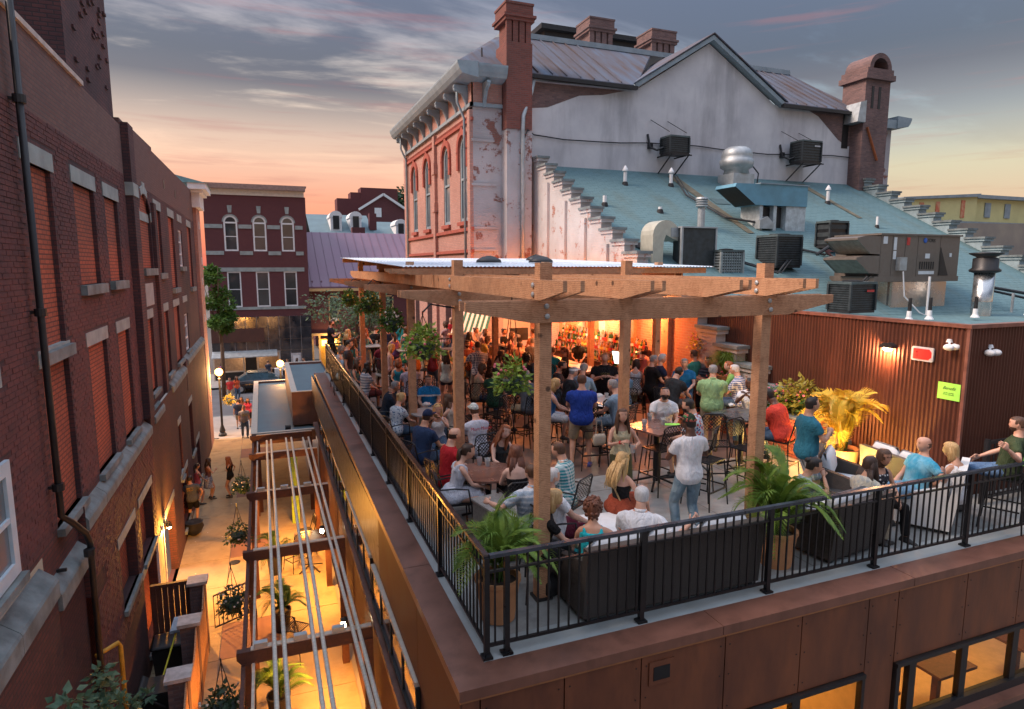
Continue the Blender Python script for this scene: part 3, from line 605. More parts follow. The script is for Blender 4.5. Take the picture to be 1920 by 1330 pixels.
lf = thing('low_fence', 'low black metal fence in the terrace corner behind the seated man in green', 'fence', (10.6, 6.4, 0), world=True)
B(MB().box(10.62, 13.8, 6.38, 6.43, 1.0, 1.05).box(10.62, 13.8, 6.38, 6.43, .1, .14).box(10.6, 10.66, 6.37, 6.44, 0, 1.08), 'rail', BLACK, lf)
bm_ = MB().box(-.009, .009, -.009, .009, .1, 1.0).mesh('baluster', BLACK)
for k in range(28): link(bm_, 'baluster', lf, (.1 + k * .11, 0, 0))
# ================================================================== terrace pergola
pg = thing('timber_pergola', 'big cedar timber pergola of posts, doubled beams and rafters over the crowded terrace', 'pergola', (2.84, 6.33, 0), world=True)
PB = BLACKM
bolt = MB().lathe([(.03, 0), (.03, .012), (.014, .02)], n=8).mesh('bolt', GALV)
def beam_x(y, x0, x1, z0, z1, th=.045, taper=.75, nm='beam'):
    """a plank along X whose ends are cut away underneath"""
    h = z1 - z0
    pts = [(x0, y, z1), (x0, y, z1 - h * .42), (x0 + taper, y, z0), (x1 - taper, y, z0), (x1, y, z1 - h * .42), (x1, y, z1)]
    o = B(MB().prism(pts, (0, th, 0)), nm, CEDAR, pg)
    return o
def beam_y(x, y0, y1, z0, z1, th=.045, taper=.55, nm='rafter'):
    h = z1 - z0
    pts = [(x, y0, z1), (x, y0, z1 - h * .5), (x, y0 + taper, z0), (x, y1 - taper, z0), (x, y1, z1 - h * .5), (x, y1, z1)]
    return B(MB().prism(pts, (th, 0, 0)), nm, CEDAR, pg)
posts = [(2.84, y) for y in (6.33, 9.6, 13.0, 16.3, 20.0)] + [(5.88, y) for y in (6.33, 9.6, 13.0, 16.3, 20.0)] + [(8.84, y) for y in (13.0, 16.3, 20.0)]
for x, y in posts:
    B(MB().box(x - .072, x + .072, y - .072, y + .072, 0, 3.84 if y < 8 else 3.9), 'post', CEDAR, pg)
    B(MB().box(x - .1, x + .1, y - .1, y + .1, .002, .03), 'post_foot', BLACKM, pg)
for y, x1 in ((6.33, 6.92), (9.6, 6.92), (13.0, 9.9), (16.3, 9.9), (20.0, 9.9)):
    x0 = 1.92
    for dy in (-.118, .073): beam_x(y + dy, x0, x1, 3.2, 3.44)
    for x in [p[0] for p in posts if p[1] == y]:
        for z in (3.27, 3.38):
            o = link(bolt, 'bolt', pg, (x - 2.84 + random.uniform(-.02, .02), y - .118 - 6.33 - .002, z), (R(90), 0, 0)); ORG[o.name] = 1
for x in (2.84, 5.88): 
    for dx in (-.118, .073): beam_y(x + dx, 5.6, 21.5, 3.445, 3.66)
for dx in (-.118, .073): beam_y(8.84 + dx, 12.2, 21.5, 3.445, 3.66)
for x in (3.72, 3.86, 4.86, 4.98): beam_y(x, 5.6, 12.4, 3.445, 3.655)
for x in (3.85, 4.86, 6.85, 7.85): beam_y(x, 12.2, 21.5, 3.445, 3.655)
for y in (10.6, 11.5, 12.3): beam_x(y, 2.2, 6.9, 3.662, 3.76, taper=.1, nm='purlin')
for x in (2.84, 5.88):
    for y in (6.33, 9.6):
        for z in (3.5, 3.6):
            for s_ in (1,): link(bolt, 'bolt', pg, (x + .12 - 2.84, y - 6.33, z), (0, R(90), 0)); link(bolt, 'bolt', pg, (x - .12 - 2.84, y - 6.33, z), (0, R(-90), 0))
# translucent corrugated sheet roof, rising to the back
SHEETM = plain('polycarbonate_sheet', (.62, .74, .86), .3, var=.05, sc=1, bump=0)
cs = thing('corrugated_sheet_roof', 'pale blue corrugated plastic sheet roof lying on the far half of the pergola', 'roof', (1.9, 12.0, 3.78), world=True)
def sheetz(y): return 3.80 + (y - 12.0) * .029
mb = MB(); n = 330; vs = []; fs = []
for k in range(n + 1):
    x = 2.45 + 7.2 * k / n; dz = .009 * math.sin(k * math.pi / 2 + .7)
    for y in (12.0, 21.8): vs.append((x, y, sheetz(y) + dz)); vs.append((x, y, sheetz(y) + dz - .006))
for k in range(n): a = 4 * k; fs += [(a, a + 4, a + 6, a + 2), (a + 1, a + 3, a + 7, a + 5), (a, a + 1, a + 5, a + 4)]
B(mb.add(vs, fs), 'sheet', SHEETM, cs)
for y in (12.1, 15, 18, 21.6): B(MB().bar((2.5, y, sheetz(y) - .09), (9.5, y, sheetz(y) - .09), .045, .12), 'batten', CEDAR, cs)
for i, (x, y) in enumerate(((4.9, 14), (6.3, 14.2), (7.4, 17))):
    f = B(MB().lathe([(.3, 0), (.28, .06), (.16, .13), (.03, .16)], (x, y, sheetz(y) + .03), 16), 'roof_dome', BLACKM, cs, smooth=True)

# ================================================================== theatre with the stucco gable
GY = 24.0; LX = 7.78
th_ = thing('theatre_building', 'tall old brick theatre with a grey stucco gable wall and metal roof above the terrace', 'building', (LX, GY, GZ), world=True)
# left street-side face with four tall arched windows
wc = [25.25, 27.75, 31.2, 33.9]; ww = .48
ops = [(c - ww, c + ww, 5.6, 8.95) for c in wc] + [(c - ww, c + ww, -1.5, 3.2) for c in wc]
mb = wallgrid(MB(), 'x', LX, LX + .3, GY, 36.0, GZ, 10.3, ops)
for c in wc:   # spandrels closing the square opening to a round head
    for sgn in (-1, 1):
        pts = [(LX + .002, c + sgn * ww, 8.95)] + [(LX + .002, c + sgn * ww * math.cos(R(a)), 8.47 + .48 * math.sin(R(a))) for a in (0, 15, 30, 45, 60, 75, 90)]
        mb.prism(pts, (.28, 0, 0))
B(mb, 'street_wall', BR_TH, th_)
DRED = plain('moulded_brick_dark_red', (.34, .085, .06), .8, var=.2, sc=6, bump=.3)
for c in wc:
    sash = MB(); f = LX + .03
    sash.box(f, f + .08, c - ww, c - ww + .12, 5.6, 8.47).box(f, f + .08, c + ww - .12, c + ww, 5.6, 8.47).box(f, f + .08, c - ww + .12, c + ww - .12, 5.6, 5.75).box(f - .01, f + .07, c - ww + .12, c + ww - .12, 7.25, 7.34)
    for a in range(0, 180, 20):
        p = [(f, c + r_ * math.cos(R(t)), 8.47 + r_ * math.sin(R(t))) for r_, t in ((.48, a), (.48, a + 20), (.36, a + 20), (.36, a))]; sash.prism(p, (.08, 0, 0))
    w = B(sash, 'window', TRIMB, th_)
    B(MB().prism([(f + .05, c - .36, 5.75), (f + .05, c + .36, 5.75), (f + .05, c + .36, 8.47)] + [(f + .05, c + .36 * math.cos(R(t)), 8.47 + .36 * math.sin(R(t))) for t in range(20, 180, 20)] + [(f + .05, c - .36, 8.47)], (.01, 0, 0)), 'pane', GLASSB, w)
    hood = MB()
    for a in range(-10, 190, 10):
        p = [(LX - .09, c + r_ * math.cos(R(t)), 8.47 + r_ * math.sin(R(t))) for r_, t in ((.52, a), (.52, a + 10), (.74 + (.12 if a == 80 or a == 90 else 0), a + 10), (.74 + (.12 if a == 80 or a == 90 else 0), a))]; hood.prism(p, (.09, 0, 0))
    hood.box(LX - .09, LX, c - .74, c - .52, 7.7, 8.4).box(LX - .09, LX, c + .52, c + .74, 7.7, 8.4)
    B(hood, 'hood_mould', DRED, th_); B(MB().box(LX - .12, LX, c - .6, c + .6, 5.45, 5.6), 'sill', DRED, th_)
for y0, y1, z0, z1, d in ((GY, 36, 5.2, 5.33, .1), (GY, 36, 4.35, 4.47, .1), (GY, 29.3, 9.3, 9.42, .09), (29.75, 36, 9.3, 9.42, .09)):
    B(MB().box(LX - d, LX, y0 - .1, y1 + .05, z0, z1), 'string_course', DRED, th_)
B(MB().box(LX - .14, LX, 29.35, 29.7, GZ, 9.7).box(LX - .18, LX, 29.28, 29.77, 8.0, 8.5).box(LX - .18, LX, 29.28, 29.77, 6.3, 6.7).box(LX - .14, LX, 35.6, 36, GZ, 9.7).box(LX - .14, LX, 23.98, 24.3, GZ, 9.7), 'pilaster', BR_TH, th_)
mb = MB()
for k in range(44): mb.box(LX - .07, LX, GY + .45 + k * .11, GY + .5 + k * .11, 9.42, 9.54)
for k in range(54): mb.box(LX - .07, LX, 29.8 + k * .11, 29.85 + k * .11, 9.42, 9.54)
o = B(mb, 'dentils', DRED, th_, kind='stuff')
# frieze, brackets and cornice
B(MB().box(LX - .12, LX, GY - .12, 36.1, 9.82, 9.95).box(LX - .12, 9.05, GY - .12, GY - .002, 9.82, 9.95), 'frieze_band', TRIMB, th_)
B(MB().box(LX - .05, LX, GY - .05, 36.05, 9.96, 10.7).box(LX - .05, 9.05, GY - .05, GY - .003, 9.96, 10.7), 'frieze', BR_TH, th_)
mb = MB(); cs0 = [(-.3, 10.72), (-.62, 10.78), (-.72, 10.92), (-.8, 11.12), (-.8, 11.2), (0, 11.24)]
for (a, b), (c, d) in zip(cs0[:-1], cs0[1:]): pass
prof = [(0, 10.68)] + cs0
B(MB().prism([(LX + x, GY - .75, z) for x, z in prof], (0, 13.1, 0)), 'cornice', TRIMB, th_)
B(MB().prism([(LX + .02, GY + x * .92, z + .002) for x, z in prof], (1.15, 0, 0)), 'cornice', TRIMB, th_)
bmh = MB()
bmh.prism([(0, -.07, .62), (-.58, -.07, .62), (-.62, -.07, .52), (-.5, -.07, .4), (-.28, -.07, .3), (-.14, -.07, 0), (-.12, -.07, -.25), (0, -.07, -.25)], (0, .14, 0)).ball((-.53, 0, .45), (.09, .08, .09), 8, 5)
bmesh_ = bmh.mesh('bracket', TRIMB)
for k in range(9): link(bmesh_, 'bracket', th_, (0, .5 + k * 1.38, 15.1 + .15))
for x_ in (.45,): link(bmesh_, 'bracket', th_, (x_, 0, 15.25), (0, 0, R(90)))
# gable wall
gp = [(LX, GY, GZ), (29.6, GY, GZ), (29.6, GY, 11.15), (22.3, GY, 11.15), (18.55, GY, 13.35), (14.95, GY, 11.1), (LX, GY, 10.95)]
B(MB().prism(gp, (0, .4, 0)), 'gable_wall', STUCCO, th_)
B(MB().box(LX - .004, 9.0, GY - .012, GY - .001, GZ, 9.8).box(8.95, 9.05, GY - .1, GY, 2, 10.6), 'painted_brick_pier', BR_TW, th_)
# patches where the stucco has fallen off
B(MB().prism([(10.1, GY - .012, 10.95), (10.1, GY - .012, 9.95), (10.9, GY - .012, 10.05), (12.3, GY - .012, 10.62), (13.4, GY - .012, 10.75), (14.4, GY - .012, 11.0)], (0, .01, 0)), 'exposed_brick', BR_CHP, th_)
B(MB().prism([(27.6, GY - .012, 11.1), (24.3, GY - .012, 11.1), (25.0, GY - .012, 10.85), (26.3, GY - .012, 9.9), (26.9, GY - .012, 9.6), (27.6, GY - .012, 9.7)], (0, .01, 0)), 'exposed_brick', BR_CHP, th_)
B(MB().box(26.55, 26.95, GY - .02, GY - .013, 9.5, 11.1), 'shaft_opening', BLACKM, th_)
for z in (8.55, 6.9, 5.25, 4.4): B(MB().box(LX - .06, 8.7, GY - .07, GY - .013, z, z + .09), 'string_course', BR_TW, th_)
# roofs
MR = plain('rusty_metal_roof', (.12, .155, .215), .85, metal=0., spec=.2, c2=(.11, .08, .075), sc=1.1, bump=.12, bsc=20, stretch=(2.2, .35, .35))
RZ = 13.9; RY = 28.0
B(MB().prism([(9.9, GY - .25, 11.12), (14.8, GY - .25, 11.12), (18.2, RY, RZ), (10.6, RY, RZ)], (0, .03, .1)).prism([(22.5, GY - .25, 11.12), (27.9, GY - .25, 11.12), (26.9, RY, RZ), (18.9, RY, RZ)], (0, .03, .1)), 'roof', MR, th_)
B(MB().prism([(7.1, GY - .5, 11.22), (10.0, GY - .4, 11.16), (10.7, RY, RZ), (10.2, RY, RZ - .1)], (0, .03, .06)).prism([(7.1, GY - .4, 11.24), (10.2, RY, RZ - .1), (10.2, 33, RZ - .1), (7.1, 36.6, 11.24)], (0, 0, .05)), 'roof', MR, th_)
sm_ = MB().box(-.02, .02, -.02, .02, 0, 1)
L_ = math.hypot(RY - GY, RZ - 11.12)
for k in range(28):
    x = 10.4 + k * .62
    if 14.6 < x < 22.6: continue
    B(MB().bar((x, GY - .2, 11.27), (x + (.0 if k < 24 else -.3), RY, RZ + .12), .03, .05), 'roof_seam', MR, th_)
B(MB().box(10.5, 26.9, RY - .1, RY + 6, RZ + .05, RZ + .28), 'roof_deck', TRIMB, th_)
B(MB().prism([(18.55, GY - .3, 13.62), (18.55, GY - .3, 13.42), (14.7, GY - .3, 11.05), (14.7, GY - .3, 11.25)], (0, .35, 0)).prism([(18.55, GY - .301, 13.62), (22.6, GY - .301, 11.25), (22.6, GY - .301, 11.05), (18.55, GY - .301, 13.42)], (0, .351, 0)), 'rake_board', TRIMB, th_)
B(MB().prism([(18.55, GY - .35, 13.66), (14.6, GY - .35, 11.2), (18.5, RY + .5, 13.6), (18.55, RY + .5, 13.66)], (0, 0, .05)).prism([(18.55, GY - .35, 13.66), (22.8, GY - .35, 11.2), (18.6, RY + .5, 13.6), (18.55, RY + .5, 13.66)], (0, 0, .05)), 'gable_roof', MR, th_)
B(MB().box(9.95, 14.8, GY - .38, GY - .22, 11.0, 11.14), 'gutter', BLACKM, th_); B(MB().box(22.5, 27.7, GY - .38, GY - .22, 11.0, 11.14), 'gutter', BLACKM, th_)
# chimneys
def chimney(x0, x1, y0, y1, z0, z1, m, arch=False, nm='chimney'):
    c = B(MB().box(x0, x1, y0, y1, z0, z1 - 1.35), nm, m, th_)
    mb = MB().box(x0 + .1, x1 - .1, y0 + .1, y1 - .1, z1 - 1.35, z1 - .25)
    n = 3
    for k in range(n):   # sunk panels between little piers
        w_ = (x1 - x0 - .2) / (n * 2 + 1)
        for j in range(n + 1): mb.box(x0 + (j * 2) * w_ * 1.0 + .02 * j, x0 + (j * 2 + 1) * w_ + .08 + .02 * j, y0, y0 + .1, z1 - 1.35 + .004 * 0, z1 - .6) if k == 0 else None
    mb.box(x0 - .06, x1 + .06, y0 - .06, y1 + .06, z1 - .6, z1 - .48).box(x0 - .12, x1 + .12, y0 - .12, y1 + .12, z1 - .48, z1 - .38).box(x0 - .02, x1 + .02, y0 - .02, y1 + .02, z1 - .38, z1 - .02)
    mb.box(x0 - .05, x1 + .05, y0 - .05, y1 + .05, z1 - .02, z1 + .06)
    B(mb, 'chimney_head', m, c); return c
chimney(8.95, 10.0, 23.45, 24.6, 9.0, 13.5, BR_CH)
B(MB().box(8.98, 10.02, 23.5, 23.99, 2, 9.0), 'chimney_breast', BR_TW, th_)
B(MB().box(8.97, 10.03, 23.47, 23.51, 8.0, 9.2), 'chimney_breast_patch', BR_CH, th_) if False else None
chimney(15.7, 17.05, 29.6, 31, 13.8, 15.95, BR_CHP); chimney(19.3, 20.75, 29.6, 31, 13.8, 15.85, BR_CHP)
c = B(MB().box(27.1, 28.7, 23.3, 24.6, 7.4, 12.6), 'chimney', BR_CHP, th_)
mb = MB().box(26.95, 28.85, 23.15, 24.75, 12.6, 12.85).box(27.05, 28.75, 23.2, 24.7, 12.85, 13.1)
pts = [(27.2 + .7 - .72 * math.cos(R(a)), 23.22, 13.1 + .72 * math.sin(R(a))) for a in range(0, 181, 15)]
for k in range(len(pts) - 1):
    a, b = pts[k], pts[k + 1]; f = .68
    ia = (27.9 + (a[0] - 27.9) * f, 23.22, 13.1 + (a[2] - 13.1) * f); ib = (27.9 + (b[0] - 27.9) * f, 23.22, 13.1 + (b[2] - 13.1) * f)
    mb.prism([a, b, ib, ia], (0, 1.4, 0))
B(mb, 'chimney_head', BR_CHP, c); B(MB().box(27.5, 27.65, 23.28, 23.3, 11.3, 12.3).box(27.95, 28.1, 23.28, 23.3, 11.3, 12.3), 'flue_slot', BLACKM, c)
B(MB().prism([(26.6, 23.2, 10.6), (27.12, 23.2, 10.6), (27.12, 23.2, 11.6), (26.75, 23.2, 11.5)], (0, .8, 0)), 'chimney_flashing', GALV, th_)
B(MB().bar((27.3, 23.28, 10.4), (28.1, 23.28, 8.9), .18, .05), 'rust_stain_strap', plain('rust', (.32, .1, .04), .9), th_)
B(MB().box(28.72, 29.5, 23.7, 24.6, GZ, 10.7), 'corner_pier', BR_TW, th_)
B(MB().prism([(29.4 - x * 1.2, 23.3, z - .15) for x, z in prof], (0, 3, 0)).box(28.7, 29.6, 23.35, 26, 10.5, 10.9), 'cornice', TRIMB, th_)
B(MB().ball((29.3, 25.2, 11.2), (.8, .8, .75), 12, 8), 'corner_dome', TRIMB, th_, smooth=True)
# lantern behind the ridge
B(MB().prism([(14.6, 33, 16.45), (21.4, 33, 16.45), (21.4, 37, 16.45), (14.6, 37, 16.45)], (0, 0, .25)).box(14.9, 21.1, 33.3, 36.8, 16.2, 16.45).box(15.3, 20.8, 33.7, 36.6, 13.5, 16.2), 'lantern_roof', BLACKM, th_)
for k in range(8): B(MB().box(15.3 + k * .75, 15.42 + k * .75, 33.35, 33.7, 15.8, 16.2), 'lantern_bracket', TRIMB, th_)
for x, y, h in ((12.3 - 4, 24.4, .7), (8.0, 26, .6), (7.7, 33.5, .5)): B(MB().tube([(x, y, 11.2), (x, y, 11.4 + h)], .03 if h > .55 else .09, 8), 'roof_spike', BLACKM, th_)
for x0, x1, y0, y1 in ((9.5, 9.95, 23.35, 23.42),):
    ds = thing('downspout', 'bent galvanised downspout beside the big left chimney of the theatre', 'drainpipe', (10.1, 23.8, 2), world=True)
    B(MB().tube([(10.2, 23.75, 10.95), (10.1, 23.75, 10.5), (9.62, 23.4, 9.5), (9.6, 23.4, 9.1), (9.6, 23.4, 3.2)], .075, 10), 'pipe', GALV, ds, smooth=True)
for yy, lab in ((24.7, 'thin downspout at the near end of the theatre street front'), (35.4, 'thin downspout at the far end of the theatre street front')):
    ds = thing('downspout', lab, 'drainpipe', (LX - .1, yy, 2), group='downspouts on the theatre street front', world=True)
    B(MB().tube([(LX - .4, yy, 10.7), (LX - .4, yy, 10.1), (LX - .12, yy, 9.5), (LX - .1, yy, -2)], .055, 8), 'pipe', TRIMB, ds, smooth=True)
cb = thing('wall_cable', 'dark cable sagging along the stucco wall between the wall-hung condensers', 'cable', (9.6, 23.9, 8.9), world=True)
pts = [(9.62, 23.37, 8.6), (9.8, 23.4, 9.0), (10.3, 23.95, 8.95)] + [(10.3 + k * 1.3, 23.94, 8.92 - .07 * math.sin(k * .9) - .02 * (k % 2) + .01 * k) for k in range(1, 15)]
B(MB().tube(pts, .022, 6), 'cable', BLACKM, cb)
# wall-hung condensers
FINM = plain('condenser_dark', (.045, .055, .06), .5, metal=.3, var=.3, bump=.1)
def fins(mb, x0, x1, y0, y1, z0, z1, n, d=.015):
    for k in range(n):
        z = z0 + (z1 - z0) * (k + .5) / n; h = (z1 - z0) / n * .28
        mb.box(x0 - d, x1 + d, y0 - d, y1 + d, z - h, z + h)
    return mb
def condenser(name, label, x, y, z, w, d, h, n=9, grp='roof condensers behind the pergola', badge=None, corner=True, rz=0, bodym=None, grille=False):
    t = thing(name, label, 'air conditioner', (x, y, z), rz, grp)
    body = bodym or FINM
    B(MB().box(-w / 2 + .03, w / 2 - .03, -d / 2 + .03, d / 2 - .03, .06, h - .06), 'coil', BLACK, t)
    B(MB().box(-w / 2, w / 2, -d / 2, d / 2, 0, .07), 'base_pan', BLACKM, t); B(MB().box(-w / 2 - .02, w / 2 + .02, -d / 2 - .02, d / 2 + .02, h - .07, h), 'lid', plain('condenser_lid', (.09, .12, .125), .5, metal=.3), t)
    for i in (-1, 1):
        for j in (-1, 1): B(MB().box(i * w / 2 - .03, i * w / 2 + .03, j * d / 2 - .03, j * d / 2 + .03, .07, h - .07), 'corner_post', body, t)
    mb = fins(MB(), -w / 2 + .03, w / 2 - .03, -d / 2 + .03, d / 2 - .03, .08, h - .08, n)
    if grille:
        for k in range(int(w / .09)): mb.box(-w / 2 + .05 + k * .09, -w / 2 + .062 + k * .09, -d / 2 - .012, -d / 2 + .02, .08, h - .08)
    B(mb, 'louvres', body, t)
    B(MB().lathe([(.36 * min(w, d), 0), (.36 * min(w, d), .03), (.05, .05)], (0, 0, h), 16), 'fan_guard', BLACKM, t)
    if badge: B(MB().box(w * .12, w * .4, -d / 2 - .03, -d / 2 - .02, h - .28, h - .22), 'badge', badge, t)
    return t
REDB = plain('badge_red', (.6, .04, .04), .4, bump=0); GREYB = plain('badge_grey', (.5, .5, .52), .4, bump=0)
for (x, z, lab, w) in ((16.5, 8.45, 'small dark condenser on a bracket high on the stucco wall, left one', .95), (23.7, 8.5, 'larger dark condenser on a bracket on the stucco wall, right one', 1.15)):
    t = condenser('wall_condenser', lab, x, 23.35, z, w, .7, .75 if w < 1 else 1.0, 7, 'condensers hung on the stucco wall', GREYB if w > 1 else None)
    for s_ in (-.45, .45):
        mb = MB().bar((s_ * w, -.45, -.02), (s_ * w, .62, -.02), .05, .05).bar((s_ * w, -.4, -.03), (s_ * w, .62, -.75), .04, .04)
        B(mb, 'bracket', BLACKM, t); B(MB().bar((s_ * w, -.2, .9), (s_ * w - .4, .62, 1.5), .025, .025), 'stay_rod', BLACKM, t)
    B(MB().bar((-w * .6, -.4, -.03), (w * .6, -.4, -.03), .05, .05), 'cross_bar', BLACKM, t)
    B(MB().tube([(-.5, .1, .3), (-.75, .2, .2), (-.9, .5, .35), (-.95, .62, .9)], .05, 6).box(-.95, -.75, .5, .62, .3, .55), 'hose', BLACKM, t)
# ================================================================== annex: shingled lean-to roof between stepped walls
BX, BX2 = 10.19, 27.45
def rz_(y): return 7.8 - .525 * (24 - y)
SH = None
m, t_, p_ = newm('blue_grey_shingles'); P_ = pos(t_); s_ = N(t_, 'ShaderNodeSeparateXYZ', inp={0: P_})
vec = N(t_, 'ShaderNodeCombineXYZ', inp={0: s_.outputs[0], 1: math_(t_, 'MULTIPLY', s_.outputs[1], 1.13), 2: 0.}).outputs[0]
bt = N(t_, 'ShaderNodeTexBrick', inp={'Vector': vec, 'Color1': (.085, .175, .195, 1), 'Color2': (.105, .205, .225, 1), 'Mortar': (.07, .14, .155, 1), 'Scale': 1., 'Mortar Size': .014, 'Mortar Smooth': .3, 'Brick Width': .33, 'Row Height': .165})
big = N(t_, 'ShaderNodeTexNoise', inp={0: N(t_, 'ShaderNodeMapping', inp={0: P_, 3: (1, .35, .35)}).outputs[0], 2: .9, 3: 6., 4: .6}).outputs[0]
col = mixc(t_, N(t_, 'ShaderNodeMapRange', inp={0: big, 1: .5, 2: .72, 3: 0., 4: .65}).outputs[0], bt.outputs[0], (.085, .115, .09))
col = mixc(t_, math_(t_, 'MULTIPLY', N(t_, 'ShaderNodeTexNoise', inp={0: P_, 2: 7., 3: 4.}).outputs[0], .25), col, (.22, .33, .36))
t_.links.new(col, p_.inputs['Base Color']); p_.inputs['Roughness'].default_value = .8; bumpit(t_, p_, math_(t_, 'SUBTRACT', 1., bt.outputs[1]), .5, .012); SH = m
an = thing('annex_building', 'low annex with a big blue-grey shingled lean-to roof between stepped brick walls', 'building', (BX, 10, 0), world=True)
rf = MB().prism([(BX + .3, 24, rz_(24)), (BX2, 24, rz_(24)), (BX2, 13.6, rz_(13.6)), (BX + .3, 13.6, rz_(13.6))], (0, 0, -.15))
B(rf, 'lean_to_roof', SH, an)
B(MB().prism([(XW + .14, 13.62, rz_(13.6)), (45, 13.62, rz_(13.6)), (45, 6.9, 2.0), (XW + .14, 6.9, 2.0)], (0, 0, -.15)), 'low_roof', SH, an)
B(MB().box(BX2 + .4, 46, 14.4, 14.8, 1.5, 3.95).box(BX2 + .4, 46, 14.35, 14.85, 3.95, 4.05), 'far_parapet', TRIMB, an)
# courses laid as real low steps, so that the roof catches light course by course
mb = MB(); k = 0; y = 13.65
while y < 23.95:
    z = rz_(y); mb.quad((BX + .3, y, z + .009), (BX2, y, z + .009), (BX2, y + .145, z + .145 * .525 + .003), (BX + .3, y + .145, z + .145 * .525 + .003)).quad((BX + .3, y, z), (BX2, y, z), (BX2, y, z + .009), (BX + .3, y, z + .009)); y += .146
B(mb, 'shingle_courses', SH, an, kind='stuff')
# left stepped wall with whitewash and its capping stones
def stepped(x0, x1, m, nst, y0=24.0, run=.72, rise=.378, start=0, bands=True, nm='stepped_wall'):
    pts = []; 
    for k in range(nst):
        yb = y0 - k * run; ya = yb - run; zt = 7.95 - k * rise
        if zt < .25: break
        pts.append((ya, yb, zt))
    mb = MB()
    for ya, yb, zt in pts: mb.box(x0, x1, ya, yb, GZ if zt > 9 else -.3, zt)
    w = B(mb, nm, m, an)
    for ya, yb, zt in pts:
        B(MB().box(x0 - .1, x1 + .06, ya - .14, yb - .0, zt, zt + .08), 'capping_stone', STONE, w)
        B(MB().box(x0 - .05, x1 + .03, ya - .09, yb, zt - .1, zt), 'corbel_course', m, w)
    return w
stepped(BX, BX + .38, BR_SIDE, 24)
stepped(BX2, BX2 + .5, plain('painted_blue_brick', (.26, .34, .37), .85, var=.2, sc=3, bump=.4, bsc=30), 24)
for y, zt in ((22.4, 6.9), (20.9, 6.1), (19.4, 5.4), (17.9, 4.5)): B(MB().box(BX - .1, BX - .002, y - .2, y + .2, 0, zt), 'wall_pier', BR_SIDE, an)
B(MB().box(BX - .006, BX - .002, 13.2, 23.9, -.1, 2.75), 'bar_wall_lower_face', BR_BAR, an)
for y in (22, 19.6, 17.2, 15.2): B(MB().box(BX - .03, BX - .007, y - .75, y + .35, .2, 2.5), 'blind_panel', BR_BAR, an)
for y in (20.9, 18.4, 16.1, 14.4): B(MB().box(BX - .12, BX - .007, y - .12, y + .12, 0, 2.75), 'wall_pier', CEDAR, an)
# end wall of the terrace by the street: brick pier + striped awning
# --- things on the roof
def vent(x, y, h, lab, cap=True, r=.07):
    t = thing('roof_vent', lab, 'vent pipe', (x, y, rz_(y)), group='vent pipes on the shingled roof')
    B(MB().lathe([(r * 1.9, -.05), (r * 1.5, .1), (r, .12)], n=12), 'flashing', BLACKM, t); B(MB().lathe([(r, .1), (r, h)], n=12), 'pipe', WHITEP, t)
    if cap: B(MB().lathe([(r * .9, h + .02), (r * 1.7, h + .03), (r * 1.5, h + .1), (.02, h + .24)], n=12), 'cap', WHITEP, t)
vent(13.61, 22.5, .5, 'white capped vent pipe near the top left of the shingled roof'); vent(15.84, 22.6, .5, 'white capped vent pipe just below the left wall condenser')
vent(11.58, 20.5, .35, 'short white vent pipe at the left, beside the stepped wall', False); vent(13.66, 20.1, .2, 'stubby white vent pipe with black flashing', False)
vent(23.34, 21.6, .55, 'white capped vent pipe right of the blue duct'); vent(11.29, 17.6, .12, 'low square white vent by the foot of the stepped wall', False, .16)
vent(23.75, 19.4, .45, 'thin white vent pipe with a bent top on the right of the roof', False, .05)
t = thing('louvred_vent', 'grey round louvred roof ventilator on a short pipe, in front of the dark screens', 'vent pipe', (14.56, 18.9, rz_(18.9)))
B(MB().lathe([(.13, -.1), (.13, .75)], n=14), 'pipe', GALV, t); B(MB().lathe([(.2, .75), (.22, .78), (.17, .82), (.22, .86), (.17, .9), (.22, .94), (.17, .98), (.22, 1.02), (.2, 1.08)], n=16), 'louvre_head', GALV, t, smooth=False)
t = thing('gooseneck_hood', 'large curved cream metal exhaust hood standing on the shingles', 'exhaust hood', (11.5, 16.9, rz_(16.9))); t.scale = (.85, .85, .8)
pr = []; 
for k in range(13): a = R(180 - k * 17); pr.append((.55 * math.cos(a), .85 + .55 * math.sin(a)))
mb = MB().prism([(-.55, -.4, -.3), (-.55, -.4, .85)] + [(x, -.4, z) for x, z in pr[1:]] + [(.2, -.4, .75), (.0, -.4, .85), (-.1, -.4, .6), (-.12, -.4, -.3)], (0, .8, 0))
B(mb, 'hood', plain('hood_cream', (.5, .5, .42), .4, metal=.2, var=.1), t); B(MB().quad((.25, -.39, .8), (.9, -.39, .55), (.9, .39, .55), (.25, .39, .8)).box(.2, .95, -.42, .42, .78, 1.12), 'outlet', GALV, t)
t = thing('dark_screen', 'large flat black mesh screen standing right of the cream exhaust hood', 'condenser', (12.55, 16.6, rz_(16.6) - .1))
B(fins(MB().box(-.62, .62, -.25, .2, -.3, 1.15), -.6, .6, -.23, .2, 0, 1.1, 14, .012), 'screen', FINM, t); B(MB().box(-.66, .66, -.3, .25, 1.15, 1.19).box(-.66, -.6, -.28, -.2, -.3, 1.15).box(.6, .66, -.28, -.2, -.3, 1.15), 'frame', GALV, t)
condenser('roof_condenser', 'pale grille-fronted condenser partly behind the pergola, left of the big dark one', 13.55, 16.3, rz_(16.3) - .3, .85, .6, .85, 8, bodym=plain('condenser_pale', (.3, .34, .34), .5), grille=True)
condenser('roof_condenser', 'big square dark condenser right behind the pergola rafters', 15.75, 16.4, rz_(16.4) - .05, 1.0, .9, 1.05, 12)
t = condenser('roof_condenser', 'black box condenser standing high on a rusty angle frame', 19.1, 17.4, 4.45, .85, .6, .95, 3)
